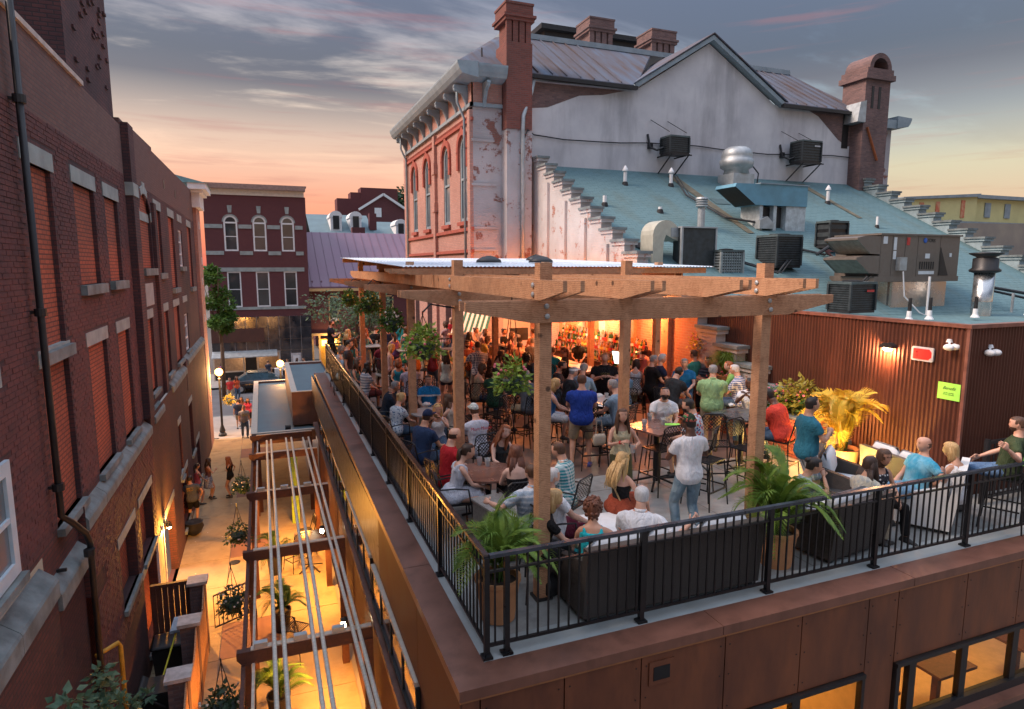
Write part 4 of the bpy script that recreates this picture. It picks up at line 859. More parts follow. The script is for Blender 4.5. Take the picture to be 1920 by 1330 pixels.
B(MB().bar((-.9, -.5, -.1), (.9, -.5, -.1), .08, .08).bar((-.8, -.5, -.1), (.4, -.5, -.85), .06, .06).bar((.8, -.5, -.1), (.8, -.5, -.8), .06, .06).bar((.4, -.5, -.85), (.8, -.5, -.85), .06, .06), 'stand', plain('stand_red', (.25, .09, .08), .6), t)
condenser('roof_condenser', 'dark louvred condenser with a red badge, nearest the corrugated wall', 15.5, 13.3, 2.52, .95, .75, .86, 11, badge=REDB)
t = thing('mushroom_fan', 'round galvanised mushroom exhaust fan at the top of the shingled roof', 'exhaust fan', (19.3, 22.8, rz_(22.8)))
B(MB().box(-.55, .55, -.5, .5, -.3, .55), 'curb', GALV, t); B(MB().lathe([(.55, .55), (.5, .75), (.68, .85), (.72, 1.15), (.62, 1.2), (.66, 1.3), (.6, 1.55), (.42, 1.68), (.1, 1.72)], n=24), 'fan_housing', GALV, t, smooth=True); B(MB().tube([(.5, -.2, 1.1), (.85, -.4, .6), (.7, -.5, 0)], .03, 6), 'conduit', BLACKM, t)
t = thing('blue_duct', 'big blue-grey sheet metal duct with a slanting intake hood on a white plinth', 'duct', (18.05, 19.4, rz_(19.2)))
DUCT = plain('duct_blue', (.14, .33, .45), .45, metal=.4, var=.15, sc=2)
B(MB().box(-.9, 1.3, -.55, .55, .75, 1.5), 'duct_body', DUCT, t); B(MB().prism([(-.9, -.55, 1.5), (-.9, -.55, .75), (-1.15, -.55, .75), (-2.1, -.55, 1.36), (-2.05, -.55, 1.48)], (0, 1.1, 0)), 'intake_hood', DUCT, t)
B(MB().box(-1.0, 1.35, -.6, .6, 1.5, 1.54), 'duct_rim', TRIMB, t)
B(MB().quad((-2.09, -.56, 1.35), (-1.17, -.56, .755), (-1.17, .5, .755), (-2.09, .5, 1.35)), 'intake_screen', BLACKM, t); B(MB().box(.35, 1.3, -.5, .5, -.6, .75).box(-.25, -.1, -.5, .5, -.5, .75).box(-.9, -.75, -.5, .5, -.5, .75), 'plinth', plain('plinth_pale', (.5, .55, .56), .6), t); B(MB().box(-.7, .3, -.3, .4, -.4, .7), 'fan_box', BLACKM, t); B(MB().prism([(-.95, -.6, .2), (-.6, -.6, .35), (-.3, -.6, .1), (-.3, -.6, -.1), (-.95, -.6, -.1)], (0, .4, 0)), 'motor_cover', GALV, t)
# big packaged rooftop unit
t = thing('rooftop_unit', 'big brown packaged rooftop air handler with two slanted intake hoods and stickers', 'rooftop unit', (20.6, 15.0, 3.0), world=True)
RT_ = plain('unit_brown', (.17, .145, .125), .45, metal=.2, var=.1); x0, x1, y0, y1, z0, z1 = 16.95, 20.85, 14.0, 15.6, 3.5, 4.74
px = [x0 + .4, 17.85, 18.4, 18.95, 19.95, x1]
for i in range(5): B(MB().box(px[i] + .008, px[i + 1] - .008, y0, y0 + .1, z0, z1), 'service_panel', RT_, t)
B(MB().box(x0 + .4, x1, y0 + .1, y1, z0, z1 - .002).box(x0 + .35, x1 + .05, y0 - .05, y1 + .05, z1, z1 + .05).box(x0 + .2, x1 + .02, y0 - .03, y1, z0 - .16, z0), 'cabinet', RT_, t)
for zt in (4.7, 4.12):
    B(MB().prism([(x0 + .42, y0 - .0, zt), (x0 + .42, y0, zt - .54), (x0 + .0, y0, zt - .52), (x0 - .55, y0, zt - .12), (x0 - .55, y0, zt - .06), (x0 - .25, y0, zt)], (0, 1.2, 0)), 'intake_hood', RT_, t)
    B(MB().quad((x0 - .545, y0 - .01, zt - .13), (x0 - .01, y0 - .01, zt - .52), (x0 - .01, y0 + 1.1, zt - .52), (x0 - .545, y0 + 1.1, zt - .13)), 'intake_filter', plain('filter', (.3, .29, .25), .7), t)
for a, b, c, d, mm in ((17.45, 17.62, 4.48, 4.7, WHITEP), (17.9, 18.02, 4.3, 4.68, WHITEP), (17.9, 18.02, 4.02, 4.27, WHITEP), (18.45, 18.58, 4.45, 4.68, REDB), (19.3, 19.5, 4.05, 4.2, WHITEP), (20.4, 20.5, 4.1, 4.22, WHITEP), (19.05, 19.75, 3.56, 3.66, WHITEP)): B(MB().box(a, b, y0 - .012, y0, c, d), 'sticker', mm, t)
B(MB().ball((19.25, y0 - .01, 4.6), (.08, .02, .08), 12, 6), 'blue_emblem', plain('emblem_blue', (.02, .12, .5), .4, bump=0), t); text('YORK', .15, (19.52, y0 - .012, 4.6), (R(90), 0, 0), INK, t)
B(MB().box(18.05, 18.35, y0 - .14, y0, 3.68, 4.08), 'switch_box', GALV, t)
B(MB().prism([(19.98, y0 - .012, 4.4), (19.98, y0 - .012, 3.52), (20.4, y0 - .012, 3.52)], (0, .01, 0)), 'black_triangle', BLACKM, t)  # flat black triangle lying on the service panel
for k in range(7): B(MB().box(19.08 + k * .1, 19.12 + k * .1, y0 - .012, y0, 3.72, 3.95), 'louvre', BLACKM, t)
B(MB().prism([(x1 + .02, y0 + .3, 4.6), (x1 + .4, y0 + .3, 4.4), (x1 + .4, y0 + .3, 4.0), (x1 + .02, y0 + .3, 3.9)], (0, .8, 0)), 'side_hood', DUCT, t)
t2 = thing('unit_curb', 'bright reflective metal curb carrying the big rooftop unit', 'roof curb', (19.6, 14, 2.2), world=True)
B(MB().prism([(17.9, 14.1, 2.2), (17.9, 14.1, 3.33), (17.9, 15.5, 3.33), (17.9, 15.5, 2.3)], (2.5, 0, 0)).box(17.95, 20.35, 13.98, 14.1, 2.15, 3.33), 'curb_sheet', plain('copper_reflect', (.55, .4, .27), .28, metal=.85, c2=(.4, .42, .42), sc=1.2), t2)
B(MB().box(17.9, 20.5, 13.7, 13.98, 2.2, 2.3), 'curb_flashing', WHITEP, t2)
t = thing('conduit_riser', 'white conduit rising to the rooftop unit switch box', 'pipe', (19.0, 13.8, 2.2), world=True)
B(MB().tube([(18.9, 13.5, 2.2), (18.9, 13.5, 3.5)], .035, 8).tube([(18.2, 13.85, 3.65), (18.2, 13.75, 2.9), (18.6, 13.5, 2.4), (18.95, 13.4, 2.25)], .02, 6), 'conduit', WHITEP, t)
t = thing('flue_stack', 'tall shiny steel flue stack with a dark rain collar, right of the rooftop unit', 'chimney', (20.6, 13.0, 2.0)); t.scale = (.8, .8, .8)
B(MB().lathe([(.36, 0), (.34, .15), (.34, .9), (.345, .92), (.34, .94), (.34, 2.0)], n=24), 'flue_pipe', plain('stainless', (.55, .57, .57), .25, metal=.9, var=.15), t, smooth=True); B(MB().lathe([(.34, 2.0), (.5, 2.05), (.52, 2.12), (.42, 2.2), (.42, 2.55), (.3, 2.6), (.55, 2.72), (.56, 2.76), (.1, 2.8)], n=24), 'rain_collar', BLACKM, t, smooth=True)
for i, (x, lab) in enumerate(((17.9, 'black-tipped pipe stub on the low roof, left of the conduit riser'), (18.7, 'white-based pipe stub on the low roof below the curb'), (20.6, 'black pipe stub in front of the steel flue'), (23.0, 'white-based pipe stub right of the steel flue'))):
    t = thing('pipe_stub', lab, 'vent pipe', (x - 1.5, 12.2, 2.35), group='pipe stubs on the low roof'); B(MB().lathe([(.12, 0), (.07, .08), (.06, .25)], n=10), 'boot', WHITEP, t); B(MB().lathe([(.05, .25), (.045, .6)], n=10), 'pipe', BLACKM, t)
t = thing('black_pipe_run', 'black pipes on small stands crossing the low roof at the right edge', 'pipe', (23.5, 14, 2.3), world=True)
B(MB().tube([(21.8, 13.9, 3.2), (24.2, 12.6, 2.7), (26, 12.2, 2.7)], .05, 8).tube([(22.2, 13.9, 3.05), (24.2, 12.9, 2.55), (26, 12.5, 2.5)], .04, 8), 'pipe', BLACKM, t)
for i in range(4): B(MB().box(22.6 + i * .8, 22.66 + i * .8, 13.3 - i * .35, 13.36 - i * .35, 2.2, 2.95 - i * .06), 'stand', GALV, t)
t = thing('satellite_mount', 'white crossed pipe hangers and hoses around the rusty stand on the shingles', 'pipe', (18.5, 16.5, 4), world=True)
B(MB().tube([(17.6, 16.6, 4.2), (18.0, 16.5, 4.45), (18.5, 16.5, 4.3), (18.9, 16.4, 4.6)], .06, 7).tube([(20.0, 16.4, 3.9), (20.5, 16.3, 3.7), (20.9, 16.4, 3.95), (20.9, 16.5, 4.5)], .05, 7), 'hose', BLACKM, t)
# ================================================================== far right buildings
yb = thing('yellow_building', 'long pale yellow block with blue trim and red posters far behind at the right', 'building', (58, 45, 0), world=True)
YEL = plain('render_yellow', (.62, .58, .28), .85, var=.1, sc=.5, bump=.1)
B(MB().prism([(58.5, 45, 0), (69, 45, 0), (69, 45, 10.9), (58.5, 45, 10.2)], (0, 12, 0)).box(69, 95, 45.5, 57, 0, 10.8), 'wall', YEL, yb)
B(MB().prism([(58, 44.7, 10.2), (69.1, 44.7, 10.9), (69.1, 44.7, 11.2), (58, 44.7, 10.45)], (0, 12.6, 0)).box(69.1, 95, 45.0, 57, 10.8, 11.15), 'roof_trim', TRIMB, yb)
for x in (60.6, 62.9, 66.6): B(MB().box(x, x + .55, 44.93, 44.99, 8.4 + (x - 60) * .05, 10.0 + (x - 60) * .07), 'red_poster', plain('poster_red', (.55, .1, .05), .7, c2=(.6, .35, .2), sc=2.5), yb)
for x in (71, 74.2, 78.5, 79.9): B(MB().box(x, x + (.9 if x < 78 else .7), 45.4, 45.48, 8.9, 10.0 if x > 78 else 10.4), 'window', TRIMB, yb)
B(MB().box(58, 95, 44.5, 44.9, 7.6, 8.35), 'base_band', TRIMB, yb)
tw = thing('tan_wall', 'weathered tan rendered wall stretching behind the stepped wall at the right', 'wall', (34, 26, 0), world=True)
B(MB().prism([(31, 27, GZ), (80, 27, GZ), (80, 27, 6.6), (47, 27, 6.55), (40.5, 27, 6.45), (31, 27, 6.3)], (0, .5, 0)), 'wall_face', plain('render_tan', (.36, .31, .25), .9, c2=(.25, .22, .2), sc=.6, bump=.2), tw)
# ================================================================== buildings across the street
FY = 55.0
fb = thing('brick_shop_building', 'three-storey maroon brick shop building with three arched top windows across the street', 'building', (-3.6, FY, GZ), world=True)
tops = [(-2.55, -1.55), (-.45, .55), (1.65, 2.65)]; 
ops = [(a, b, 5.0, 7.75) for a, b in tops] + [(a + .05, b + .05, .6, 3.4) for a, b in tops]
mb = wallgrid(MB(), 'y', FY, FY + .3, -3.9, 3.6, -.2, 9.3, ops)
for a, b in tops:
    c = (a + b) / 2
    for sgn in (-1, 1): mb.prism([(c + sgn * .5, FY + .002, 7.75)] + [(c + sgn * .5 * math.cos(R(q)), FY + .002, 7.25 + .5 * math.sin(R(q))) for q in range(0, 91, 15)], (0, .28, 0))
mb.quad((3.6, FY, GZ), (3.6, FY + 12, GZ), (3.6, FY + 12, 9.3), (3.6, FY, 9.3))
B(mb, 'wall', BR_FAR, fb)
for a, b in tops:
    c = (a + b) / 2
    w = sash_window(fb, 'y', FY + .02, a + .0, b - .0, 5.0, 7.25, -1, fw=.12)
    mb = MB()
    for q in range(0, 180, 20): mb.prism([(c + r_ * math.cos(R(t)), FY + .01, 7.25 + r_ * math.sin(R(t))) for r_, t in ((.5, q), (.5, q + 20), (.37, q + 20), (.37, q))], (0, .08, 0))
    B(mb, 'arch_frame', WHITEP, w); B(MB().prism([(c + .37 * math.cos(R(q)), FY + .05, 7.25 + .37 * math.sin(R(q))) for q in range(0, 181, 20)], (0, .01, 0)), 'arch_pane', GLASSD, w)
    mb = MB()
    for q in range(0, 180, 20): mb.prism([(c + r_ * math.cos(R(t)), FY - .04, 7.25 + r_ * math.sin(R(t))) for r_, t in ((.5, q), (.5, q + 20), (.6, q + 20), (.6, q))], (0, .04, 0))
    B(mb, 'arch_trim', STONE2, fb); B(MB().prism([(c - .12, FY - .06, 7.95), (c + .12, FY - .06, 7.95), (c + .17, FY - .06, 8.5), (c - .17, FY - .06, 8.5)], (0, .06, 0)), 'keystone', STONE2, fb)
    sash_window(fb, 'y', FY + .02, a + .05, b + .05, .6, 3.4, -1, fw=.1)
for z0, z1 in ((6.75, 7.05), (4.7, 5.0), (3.4, 3.72), (.38, .6)):
    segs = [(-3.9, 3.3)] if z0 < 4.6 else ([(-3.9, -2.62), (-1.48, -.52), (.62, 1.58), (2.72, 3.3)])
    for a, b in segs: B(MB().box(a, b, FY - .06, FY, z0, z1), 'stone_band', STONE2, fb)
B(MB().box(-3.9, 3.5, FY - .1, FY + .3, 9.3, 9.75), 'frieze', CREAMP, fb); B(MB().box(-3.9, 3.6, FY - .45, FY + .5, 9.75, 10.05).box(-3.9, 3.7, FY - .3, FY + 12, 10.05, 10.15), 'cornice', plain('cornice_brown', (.3, .2, .17), .7), fb)
BT = plain('black_glass_tile', (.03, .035, .045), .15, var=.4, sc=2, spec=.8, bump=.04)
for i in range(9):
    for j in range(3): B(MB().box(-3.9 + i * .84 + .02, -3.9 + i * .84 + .82, FY - .1, FY - .05, -.2 - (j + 1) * .93 + .02, -.2 - j * .93 - .0), 'black_tile', BT, fb)
for i in range(3):
    for j in range(3): B(MB().box(1.15 + i * .84, 1.15 + i * .84 + .8, FY - .1, FY - .05, -3.0 - (j + 1) * .75 + .02, -3.0 - j * .75), 'black_tile', BT, fb)
B(MB().box(-3.9, 3.6, FY - .05, FY, -3.1, -.2).box(1.1, 3.6, FY - .05, FY, GZ, -3.1), 'tile_backing', GREYB, fb)
B(MB().box(-3.9, .0, FY - .13, FY - .1, -2.2, -1.1), 'dark_sign_board', CEDARD, fb)
B(MB().prism([(-3.9, FY - .1, -2.95), (.9, FY - .1, -2.95), (.9, FY - 1.3, -3.3), (-3.9, FY - 1.3, -3.3)], (0, 0, .07)), 'awning', GALV, fb)
SHOPI = emit('shop_interior', (.5, .33, .2), .35)
B(MB().box(-3.9, 1.1, FY + 1.5, FY + 1.6, GZ, -3.0), 'shop_back', plain('shop_tan', (.4, .28, .2), .8), fb); B(MB().box(-3.9, 1.1, FY, FY + 1.5, -3.0, -2.9).box(1.05, 1.1, FY, FY + 1.5, GZ, -3), 'shop_ceiling', CREAMP, fb)
mb = MB()
for x in (-3.9, -1.7, -.65, 1.0): mb.box(x, x + .1, FY - .02, FY + .06, GZ, -3)
mb.box(-3.8, -1.7, FY - .02, FY + .06, -4.6, -4.5).box(-.55, 1, FY - .02, FY + .06, -4.5, -4.4)
B(mb, 'shop_frame', CREAMP, fb); B(MB().box(-3.8, -1.7, FY, FY + .02, GZ, -4.6), 'stall_riser', BLACKM, fb); B(MB().box(-.55, 1, FY, FY + .02, GZ, -4.5), 'stall_riser', BLACKM, fb)
B(MB().box(-1.55, -.7, FY + .4, FY + .46, GZ, -3.2), 'shop_door', BLACKM, fb)
d = B(MB().box(1.95, 2.75, FY - .14, FY - .1, GZ, -3.25), 'side_door', GREYB, fb); B(MB().box(2.1, 2.6, FY - .16, FY - .142, -4.3, -3.45), 'door_notice', WHITEP, d)
lamp(fb, (-1.2, FY + .8, -3.3), 30, (1, .7, .42), .1)
# neighbour with mauve metal roof
nb = thing('mauve_roof_building', 'low maroon brick building with a mauve standing-seam roof and yellow trim', 'building', (3.6, FY + 1, GZ), world=True)
MAU = plain('mauve_metal', (.19, .115, .165), .5, metal=.3, var=.12, sc=.6)
B(MB().prism([(3.62, FY + .6, 2.0), (15.5, FY + .6, 2.0), (15.5, FY + 9, 6.9), (3.62, FY + 9, 6.9)], (0, 0, .12)), 'roof', MAU, nb)
for k in range(17): B(MB().bar((3.9 + k * .75, FY + .6, 2.15), (3.9 + k * .75, FY + 9, 7.05), .04, .07), 'roof_seam', MAU, nb)
for k in range(17): B(MB().box(3.9 + k * .75, 4.0 + k * .75, FY + 1.2, FY + 1.3, 2.4, 2.62), 'snow_guard', MAU, nb)
wops = [(5.2, 6.0, -.9, 1.3), (9.9, 10.7, -.9, 1.3), (14.2, 15.0, -.9, 1.3), (7.6, 8.4, -.9, 1.3)]
B(wallgrid(MB(), 'y', FY + 1, FY + 1.2, 3.62, 15.5, -1.8, 1.9, wops), 'wall', BR_FAR, nb)
YT = plain('yellow_trim', (.62, .42, .2), .6, var=.1)
B(MB().box(3.62, 15.5, FY + .55, FY + 1.1, 1.75, 1.98).box(3.62, 15.5, FY + .7, FY + 1.1, -2.0, -1.8), 'eave_trim', YT, nb)
for w_ in wops:
    w = sash_window(nb, 'y', FY + .99, *w_, -1, frame=YT, fw=.1); B(MB().box(w_[0] + .15, w_[1] - .15, FY + .8, FY + 1.05, w_[2] + .1, w_[2] + .55), 'window_ac', WHITEP, w)
for x in (3.7, 4.25, 5.9, 6.5, 8.5, 9.6, 12): B(MB().box(x, x + .15, FY + .85, FY + 1.05, GZ, -2.0), 'shopfront_pilaster', YT, nb)
B(MB().box(4.4, 5.9, FY + .97, FY + 1.0, GZ, -2.3), 'yellow_doors', plain('door_yellow', (.75, .38, .05), .5), nb); B(MB().box(4.5, 5.8, FY + .95, FY + .97, -2.9, -2.4), 'lit_transom', emit('transom', (1, .6, .15), 2.2), nb)
B(MB().box(6.6, 15.4, FY + 1, FY + 1.02, GZ, -2.1), 'shopfront_glass', GLASSB, nb)
for k in range(10): B(MB().tube([(3.9 + k, FY + .8, -2.3), (4.1 + k, FY + .7, -2.15), (4.3 + k, FY + .8, -2.3)], .03, 5), 'ornament', BLACKM, nb)
lamp(nb, (5.1, FY + .2, -2.4), 60, (1, .6, .2), .15)
# houses with dormers further back
SLT = plain('slate_blue', (.12, .19, .22), .7, var=.15, sc=.8, bump=.2)
def dormer_house(name, label, x0, x1, y, zr0, zr1, dorm, wallz, m=SLT):
    h = thing(name, label, 'house', (x0, y, 0), world=True)
    B(MB().prism([(x0, y, zr0), (x1, y, zr0), (x1, y + 6, zr1), (x0, y + 6, zr1)], (0, 0, .1)).prism([(x0, y + 6, zr1), (x1, y + 6, zr1), (x1, y + 12, zr0), (x0, y + 12, zr0)], (0, 0, .1)), 'roof', m, h)
    B(MB().box(x0 + .1, x1 - .1, y + .3, y + 11.8, GZ, zr0), 'wall', BR_FAR, h); B(MB().box(x0, x1, y - .1, y + .2, zr0 - .2, zr0 + .05), 'eave_board', WHITEP, h)
    for dx in dorm:
        zc_ = zr0 + .6; yy = y + .7
        w = B(MB().box(dx - .62, dx + .62, yy, yy + 3.5, zc_ - .3, zc_ + 1.3), 'dormer', WHITEP, h)
        mb = MB()
        for q in range(0, 180, 20): mb.prism([(dx + r_ * math.cos(R(t)), yy - .05, zc_ + 1.3 + r_ * math.sin(R(t))) for r_, t in ((.75, q), (.75, q + 20), (.0, q + 20), (.0, q))], (0, 3.2, 0))
        B(mb, 'dormer_head', WHITEP, w); B(MB().box(dx - .34, dx + .34, yy - .08, yy - .05, zc_, zc_ + 1.5), 'pane', GLASSD, w)
    return h
h = dormer_house('dormer_house', 'blue-grey slate house with two white dormers and porch beyond the mauve roof', 5.3, 12.4, 75, 7.4, 9.9, (8.2, 10.4), 5)
B(MB().box(5.3, 12, 74, 74.1, 6.2, 6.9), 'porch_rail', WHITEP, h)
B(MB().box(9.6, 11, 73, 74, 4, 8.1).box(12, 12.8, 76, 77, 8, 9.9), 'chimney', BR_FAR, h)
h = dormer_house('dormer_house', 'blue-grey slate house with two white dormers beside the theatre', 12.5, 24, 78, 6.9, 9.4, (16.2, 20.6), 5)
B(MB().box(13, 21, 73.5, 74, 3.5, 6.6), 'brick_parapet', BR_FAR, h)
gh = thing('gable_house', 'brick house with a white-edged gable and stepped parapet on the skyline', 'house', (12, 88, 0), world=True)
B(MB().prism([(11.5, 88, 0), (21.5, 88, 0), (21.5, 88, 9.6), (15.8, 88, 13.2), (11.5, 88, 10.6)], (0, 10, 0)), 'wall', BR_FAR, gh); B(MB().bar((15.8, 87.8, 13.4), (21.9, 87.8, 9.6), .3, .3).bar((15.8, 87.8, 13.4), (12.5, 87.8, 11.3), .3, .3), 'rake_board', WHITEP, gh)
B(MB().box(10.3, 18.8, 93, 96, 8, 13.2).box(13.6, 18.8, 93.1, 96, 13, 14.8).box(12.2, 18.8, 93.2, 96, 12, 14.1), 'stepped_parapet', BR_FAR, gh)
B(MB().box(14.6, 15.5, 87.9, 88, 10.4, 11.6), 'window', WHITEP, gh)
# ================================================================== plants
def leafm(name, c1, c2, rough=.5, tr=.25):
    m, t, p = newm(name); oi = N(t, 'ShaderNodeNewGeometry'); n1 = N(t, 'ShaderNodeTexNoise', inp={0: oi.outputs['Position'], 2: 9., 3: 3.}).outputs[0]
    t.links.new(ramp(t, n1, [(.3, c2), (.7, c1)], lin=True), p.inputs['Base Color']); p.inputs['Roughness'].default_value = rough
    p.inputs['Specular IOR Level'].default_value = .35
    tb = N(t, 'ShaderNodeBsdfTranslucent', inp={0: (*c1, 1)}); mx = N(t, 'ShaderNodeMixShader', inp={0: tr, 1: p.outputs[0], 2: tb.outputs[0]}); t.links.new(mx.outputs[0], t.nodes['Material Output'].inputs[0]); return m
LEAF = leafm('leaf_green', (.1, .2, .035), (.035, .09, .02)); LEAFB = leafm('leaf_bright', (.26, .38, .06), (.06, .15, .03)); LEAFD = leafm('leaf_dark_bluish', (.05, .1, .055), (.02, .05, .03)); LEAFY = leafm('leaf_yellow_uplit', (.72, .5, .06), (.42, .36, .05)); LEAFA = leafm('leaf_acacia', (.14, .24, .15), (.05, .12, .07))  # LEAFY has the palm uplight's gold put into the leaf colour
FLP = plain('petal_pink', (.65, .16, .22), .6, bump=0); FLY = plain('petal_yellow', (.7, .5, .08), .6, bump=0); FLW = plain('petal_white', (.7, .65, .6), .6, bump=0)
BARK = plain('bark', (.12, .08, .055), .9, var=.3, sc=9, bump=.6); SOIL = plain('soil', (.05, .035, .025), .95)
TERRA = plain('terracotta_pot', (.5, .24, .11), .7, var=.18, sc=5, bump=.2, obj=True)
def leaves(mb, c, r, n, size, rg, droop=0., shape=None, elong=2.2):
    for k in range(n):
        while True:
            p = Vector((rg.uniform(-1, 1), rg.uniform(-1, 1), rg.uniform(-1, 1)))
            if .3 < p.length < 1: break
        p *= rg.uniform(.75, 1.08)
        q = Vector((c[0] + p.x * r[0], c[1] + p.y * r[1], c[2] + p.z * r[2] - droop * (p.x * p.x + p.y * p.y)))
        d = (Vector((p.x, p.y, p.z * .6)) + Vector((rg.uniform(-.7, .7), rg.uniform(-.7, .7), rg.uniform(-.7, .5)))).normalized()
        s_ = size * rg.uniform(.6, 1.3); x = d.cross(Vector((rg.uniform(-1, 1), rg.uniform(-1, 1), 1))).normalized() * s_ * .5
        mb.add([q, q + d * s_ * .5 * elong / 2 + x, q + d * s_ * elong / 1.4, q + d * s_ * .5 * elong / 2 - x], [(0, 1, 2, 3)])
def basket(label, x, y, z, r=.3, seed=0, m=LEAF, fl=FLP, hang=.5, grp='hanging flower baskets on the pergola', h=.8, n=420):
    rg = random.Random(seed); t = thing('hanging_basket', label, 'hanging basket', (x, y, z), 0, grp)
    B(MB().lathe([(.1, -.24), (.17, -.12), (.2, 0), (.19, 0), (.02, -.02)], n=14), 'pot', plain('basket_green', (.02, .05, .04), .6), t, smooth=True)
    mb = MB(); leaves(mb, (0, 0, .08), (r, r, r * h), n, .055, rg, .25); B(mb, 'foliage', m, t, kind='stuff')
    mb = MB()
    for k in range(16):
        a = rg.uniform(0, 6.28); q = rg.uniform(.5, 1.05) * r; mb.ball((q * math.cos(a), q * math.sin(a), rg.uniform(-.12, .2)), .022, 5, 3)
    B(mb, 'flowers', fl, t, kind='stuff')
    B(MB().tube([(.17, 0, 0), (0, 0, hang)], .006, 4).tube([(-.17, 0, 0), (0, 0, hang)], .006, 4).tube([(0, .17, 0), (0, 0, hang)], .006, 4).tube([(0, 0, hang), (0, 0, hang + .06)], .012, 5), 'hanger', BLACK, t); return t
for (u, x, y, z, r, sd, lab, fl) in ((0, 2.22, 9.35, 2.66, .3, 1, 'hanging basket with pink and white flowers left of the second post from the front', FLP), (0, 2.42, 12.9, 2.72, .27, 2, 'hanging basket on the third post, above the woman in green', FLW), (0, 2.42, 15.9, 2.9, .34, 3, 'dark trailing hanging basket between the two farthest left posts', FLY), (0, 2.4, 19.3, 2.86, .27, 4, 'small hanging basket with yellow bits at the farthest left post', FLY), (0, 3.42, 8.75, 2.16, .29, 5, 'bright green hanging basket with pink blooms just left of the nearest post', FLP)):
    t = basket(lab, x, y, z, r, sd, LEAFB if sd in (1, 5) else LEAF, fl, hang=.42 if sd != 5 else 1.2, n=520 if sd != 3 else 700)
    if sd < 5:   # iron arm from the post
        B(MB().tube([(0, 0, .46), (.12, 0, .58), (2.84 - x - .07, 0 + (.2 if 1 else 0), .5)], .014, 6), 'arm', BLACK, t)
def palm(name, label, loc, n, L, m, seed, potr=.24, poth=.5, potm=None, spread=1., up=.6, lean=(0, 0), trunkh=.15):
    rg = random.Random(seed); t = thing(name, label, 'potted palm', loc)
    if potr: B(MB().lathe([(potr * .78, 0), (potr * .86, poth * .4), (potr, poth), (potr * 1.06, poth + .01), (potr * 1.06, poth + .05), (potr * .92, poth + .05), (potr * .9, poth - .02), (.01, poth - .02)], n=22), 'pot', potm or TERRA, t, smooth=False)
    if potr: B(MB().lathe([(potr * .9, poth - .02), (.01, poth)], n=16), 'soil', SOIL, t)
    fm = []
    for v in range(3):
        mb = MB(); segs = 16; pts = []
        for k in range(segs + 1):
            s_ = k / segs; pts.append(Vector((0, s_ * (1 - .12 * s_), up * s_ * 1.5 - (.5 + .22 * v) * s_ * s_ * s_ * 1.15)))
        mb.tube(pts, [.009 * (1 - .8 * k / segs) + .002 for k in range(segs + 1)], 4)
        for k in range(5, segs * 3 + 1):
            s_ = k / (segs * 3); i = min(int(s_ * segs), segs - 1); f = s_ * segs - i; p = pts[i].lerp(pts[i + 1], f); d = (pts[i + 1] - pts[i]).normalized()
            ll = .33 * math.sin(math.pi * min(1, .18 + s_ * .82)) ** .7 * rg.uniform(.85, 1.1)
            for s2 in (-1, 1):
                e = (d * .8 + Vector((s2 * .8, 0, .3))).normalized(); e2 = (e + Vector((0, .1, -.55))).normalized(); w = Vector((0, 0, 1)).cross(e).normalized() * .0085 + d * .004
                a = p + e * ll * .5; b = a + e2 * ll * .5
                mb.add([p - w * .5, a - w, a + w, p + w * .5, b], [(0, 1, 2, 3), (1, 4, 2)])
        fm.append(mb.mesh('frond', m))
    z0 = poth if potr else 0
    for k in range(n):
        a = 6.283 * k / n * 2.4 + rg.uniform(-.3, .3); tilt = rg.uniform(-.45, .5) * spread - (.45 if k % 3 == 0 else 0); sc = L * rg.uniform(.72, 1.1)
        link(fm[k % 3], 'frond', t, (.05 * math.cos(a) + lean[0], .05 * math.sin(a) + lean[1], z0 + trunkh * rg.random()), (-tilt + .35, rg.uniform(-.2, .2), a)).scale = (sc, sc, sc)
    mb = MB()
    for k in range(7): a = k * .9; mb.tube([(.05 * math.cos(a), .05 * math.sin(a), z0 - .03), (.07 * math.cos(a) + lean[0], .07 * math.sin(a) + lean[1], z0 + .3)], [.016, .01], 5)
    B(mb, 'stems', LEAF, t, kind='stuff'); return t
palm('potted_palm', 'green potted palm in a clay pot inside the front left corner of the railing', (2.22, 6.1, .02), 30, .74, LEAFB, 11, poth=.42, spread=1.1, trunkh=.25, lean=(0.05, .05))
palm('potted_palm', 'large green potted palm in a clay pot behind the front railing at centre right', (6.0, 6.0, 0), 30, .86, LEAFB, 12, poth=.42, spread=1.05, trunkh=.3)
ypl = palm('potted_palm', 'golden lit palm in a round pot against the corrugated wall', (9.8, 8.35, 0), 34, .95, LEAFY, 13, potr=.27, poth=.45, spread=1.0, up=.75, trunkh=.35)
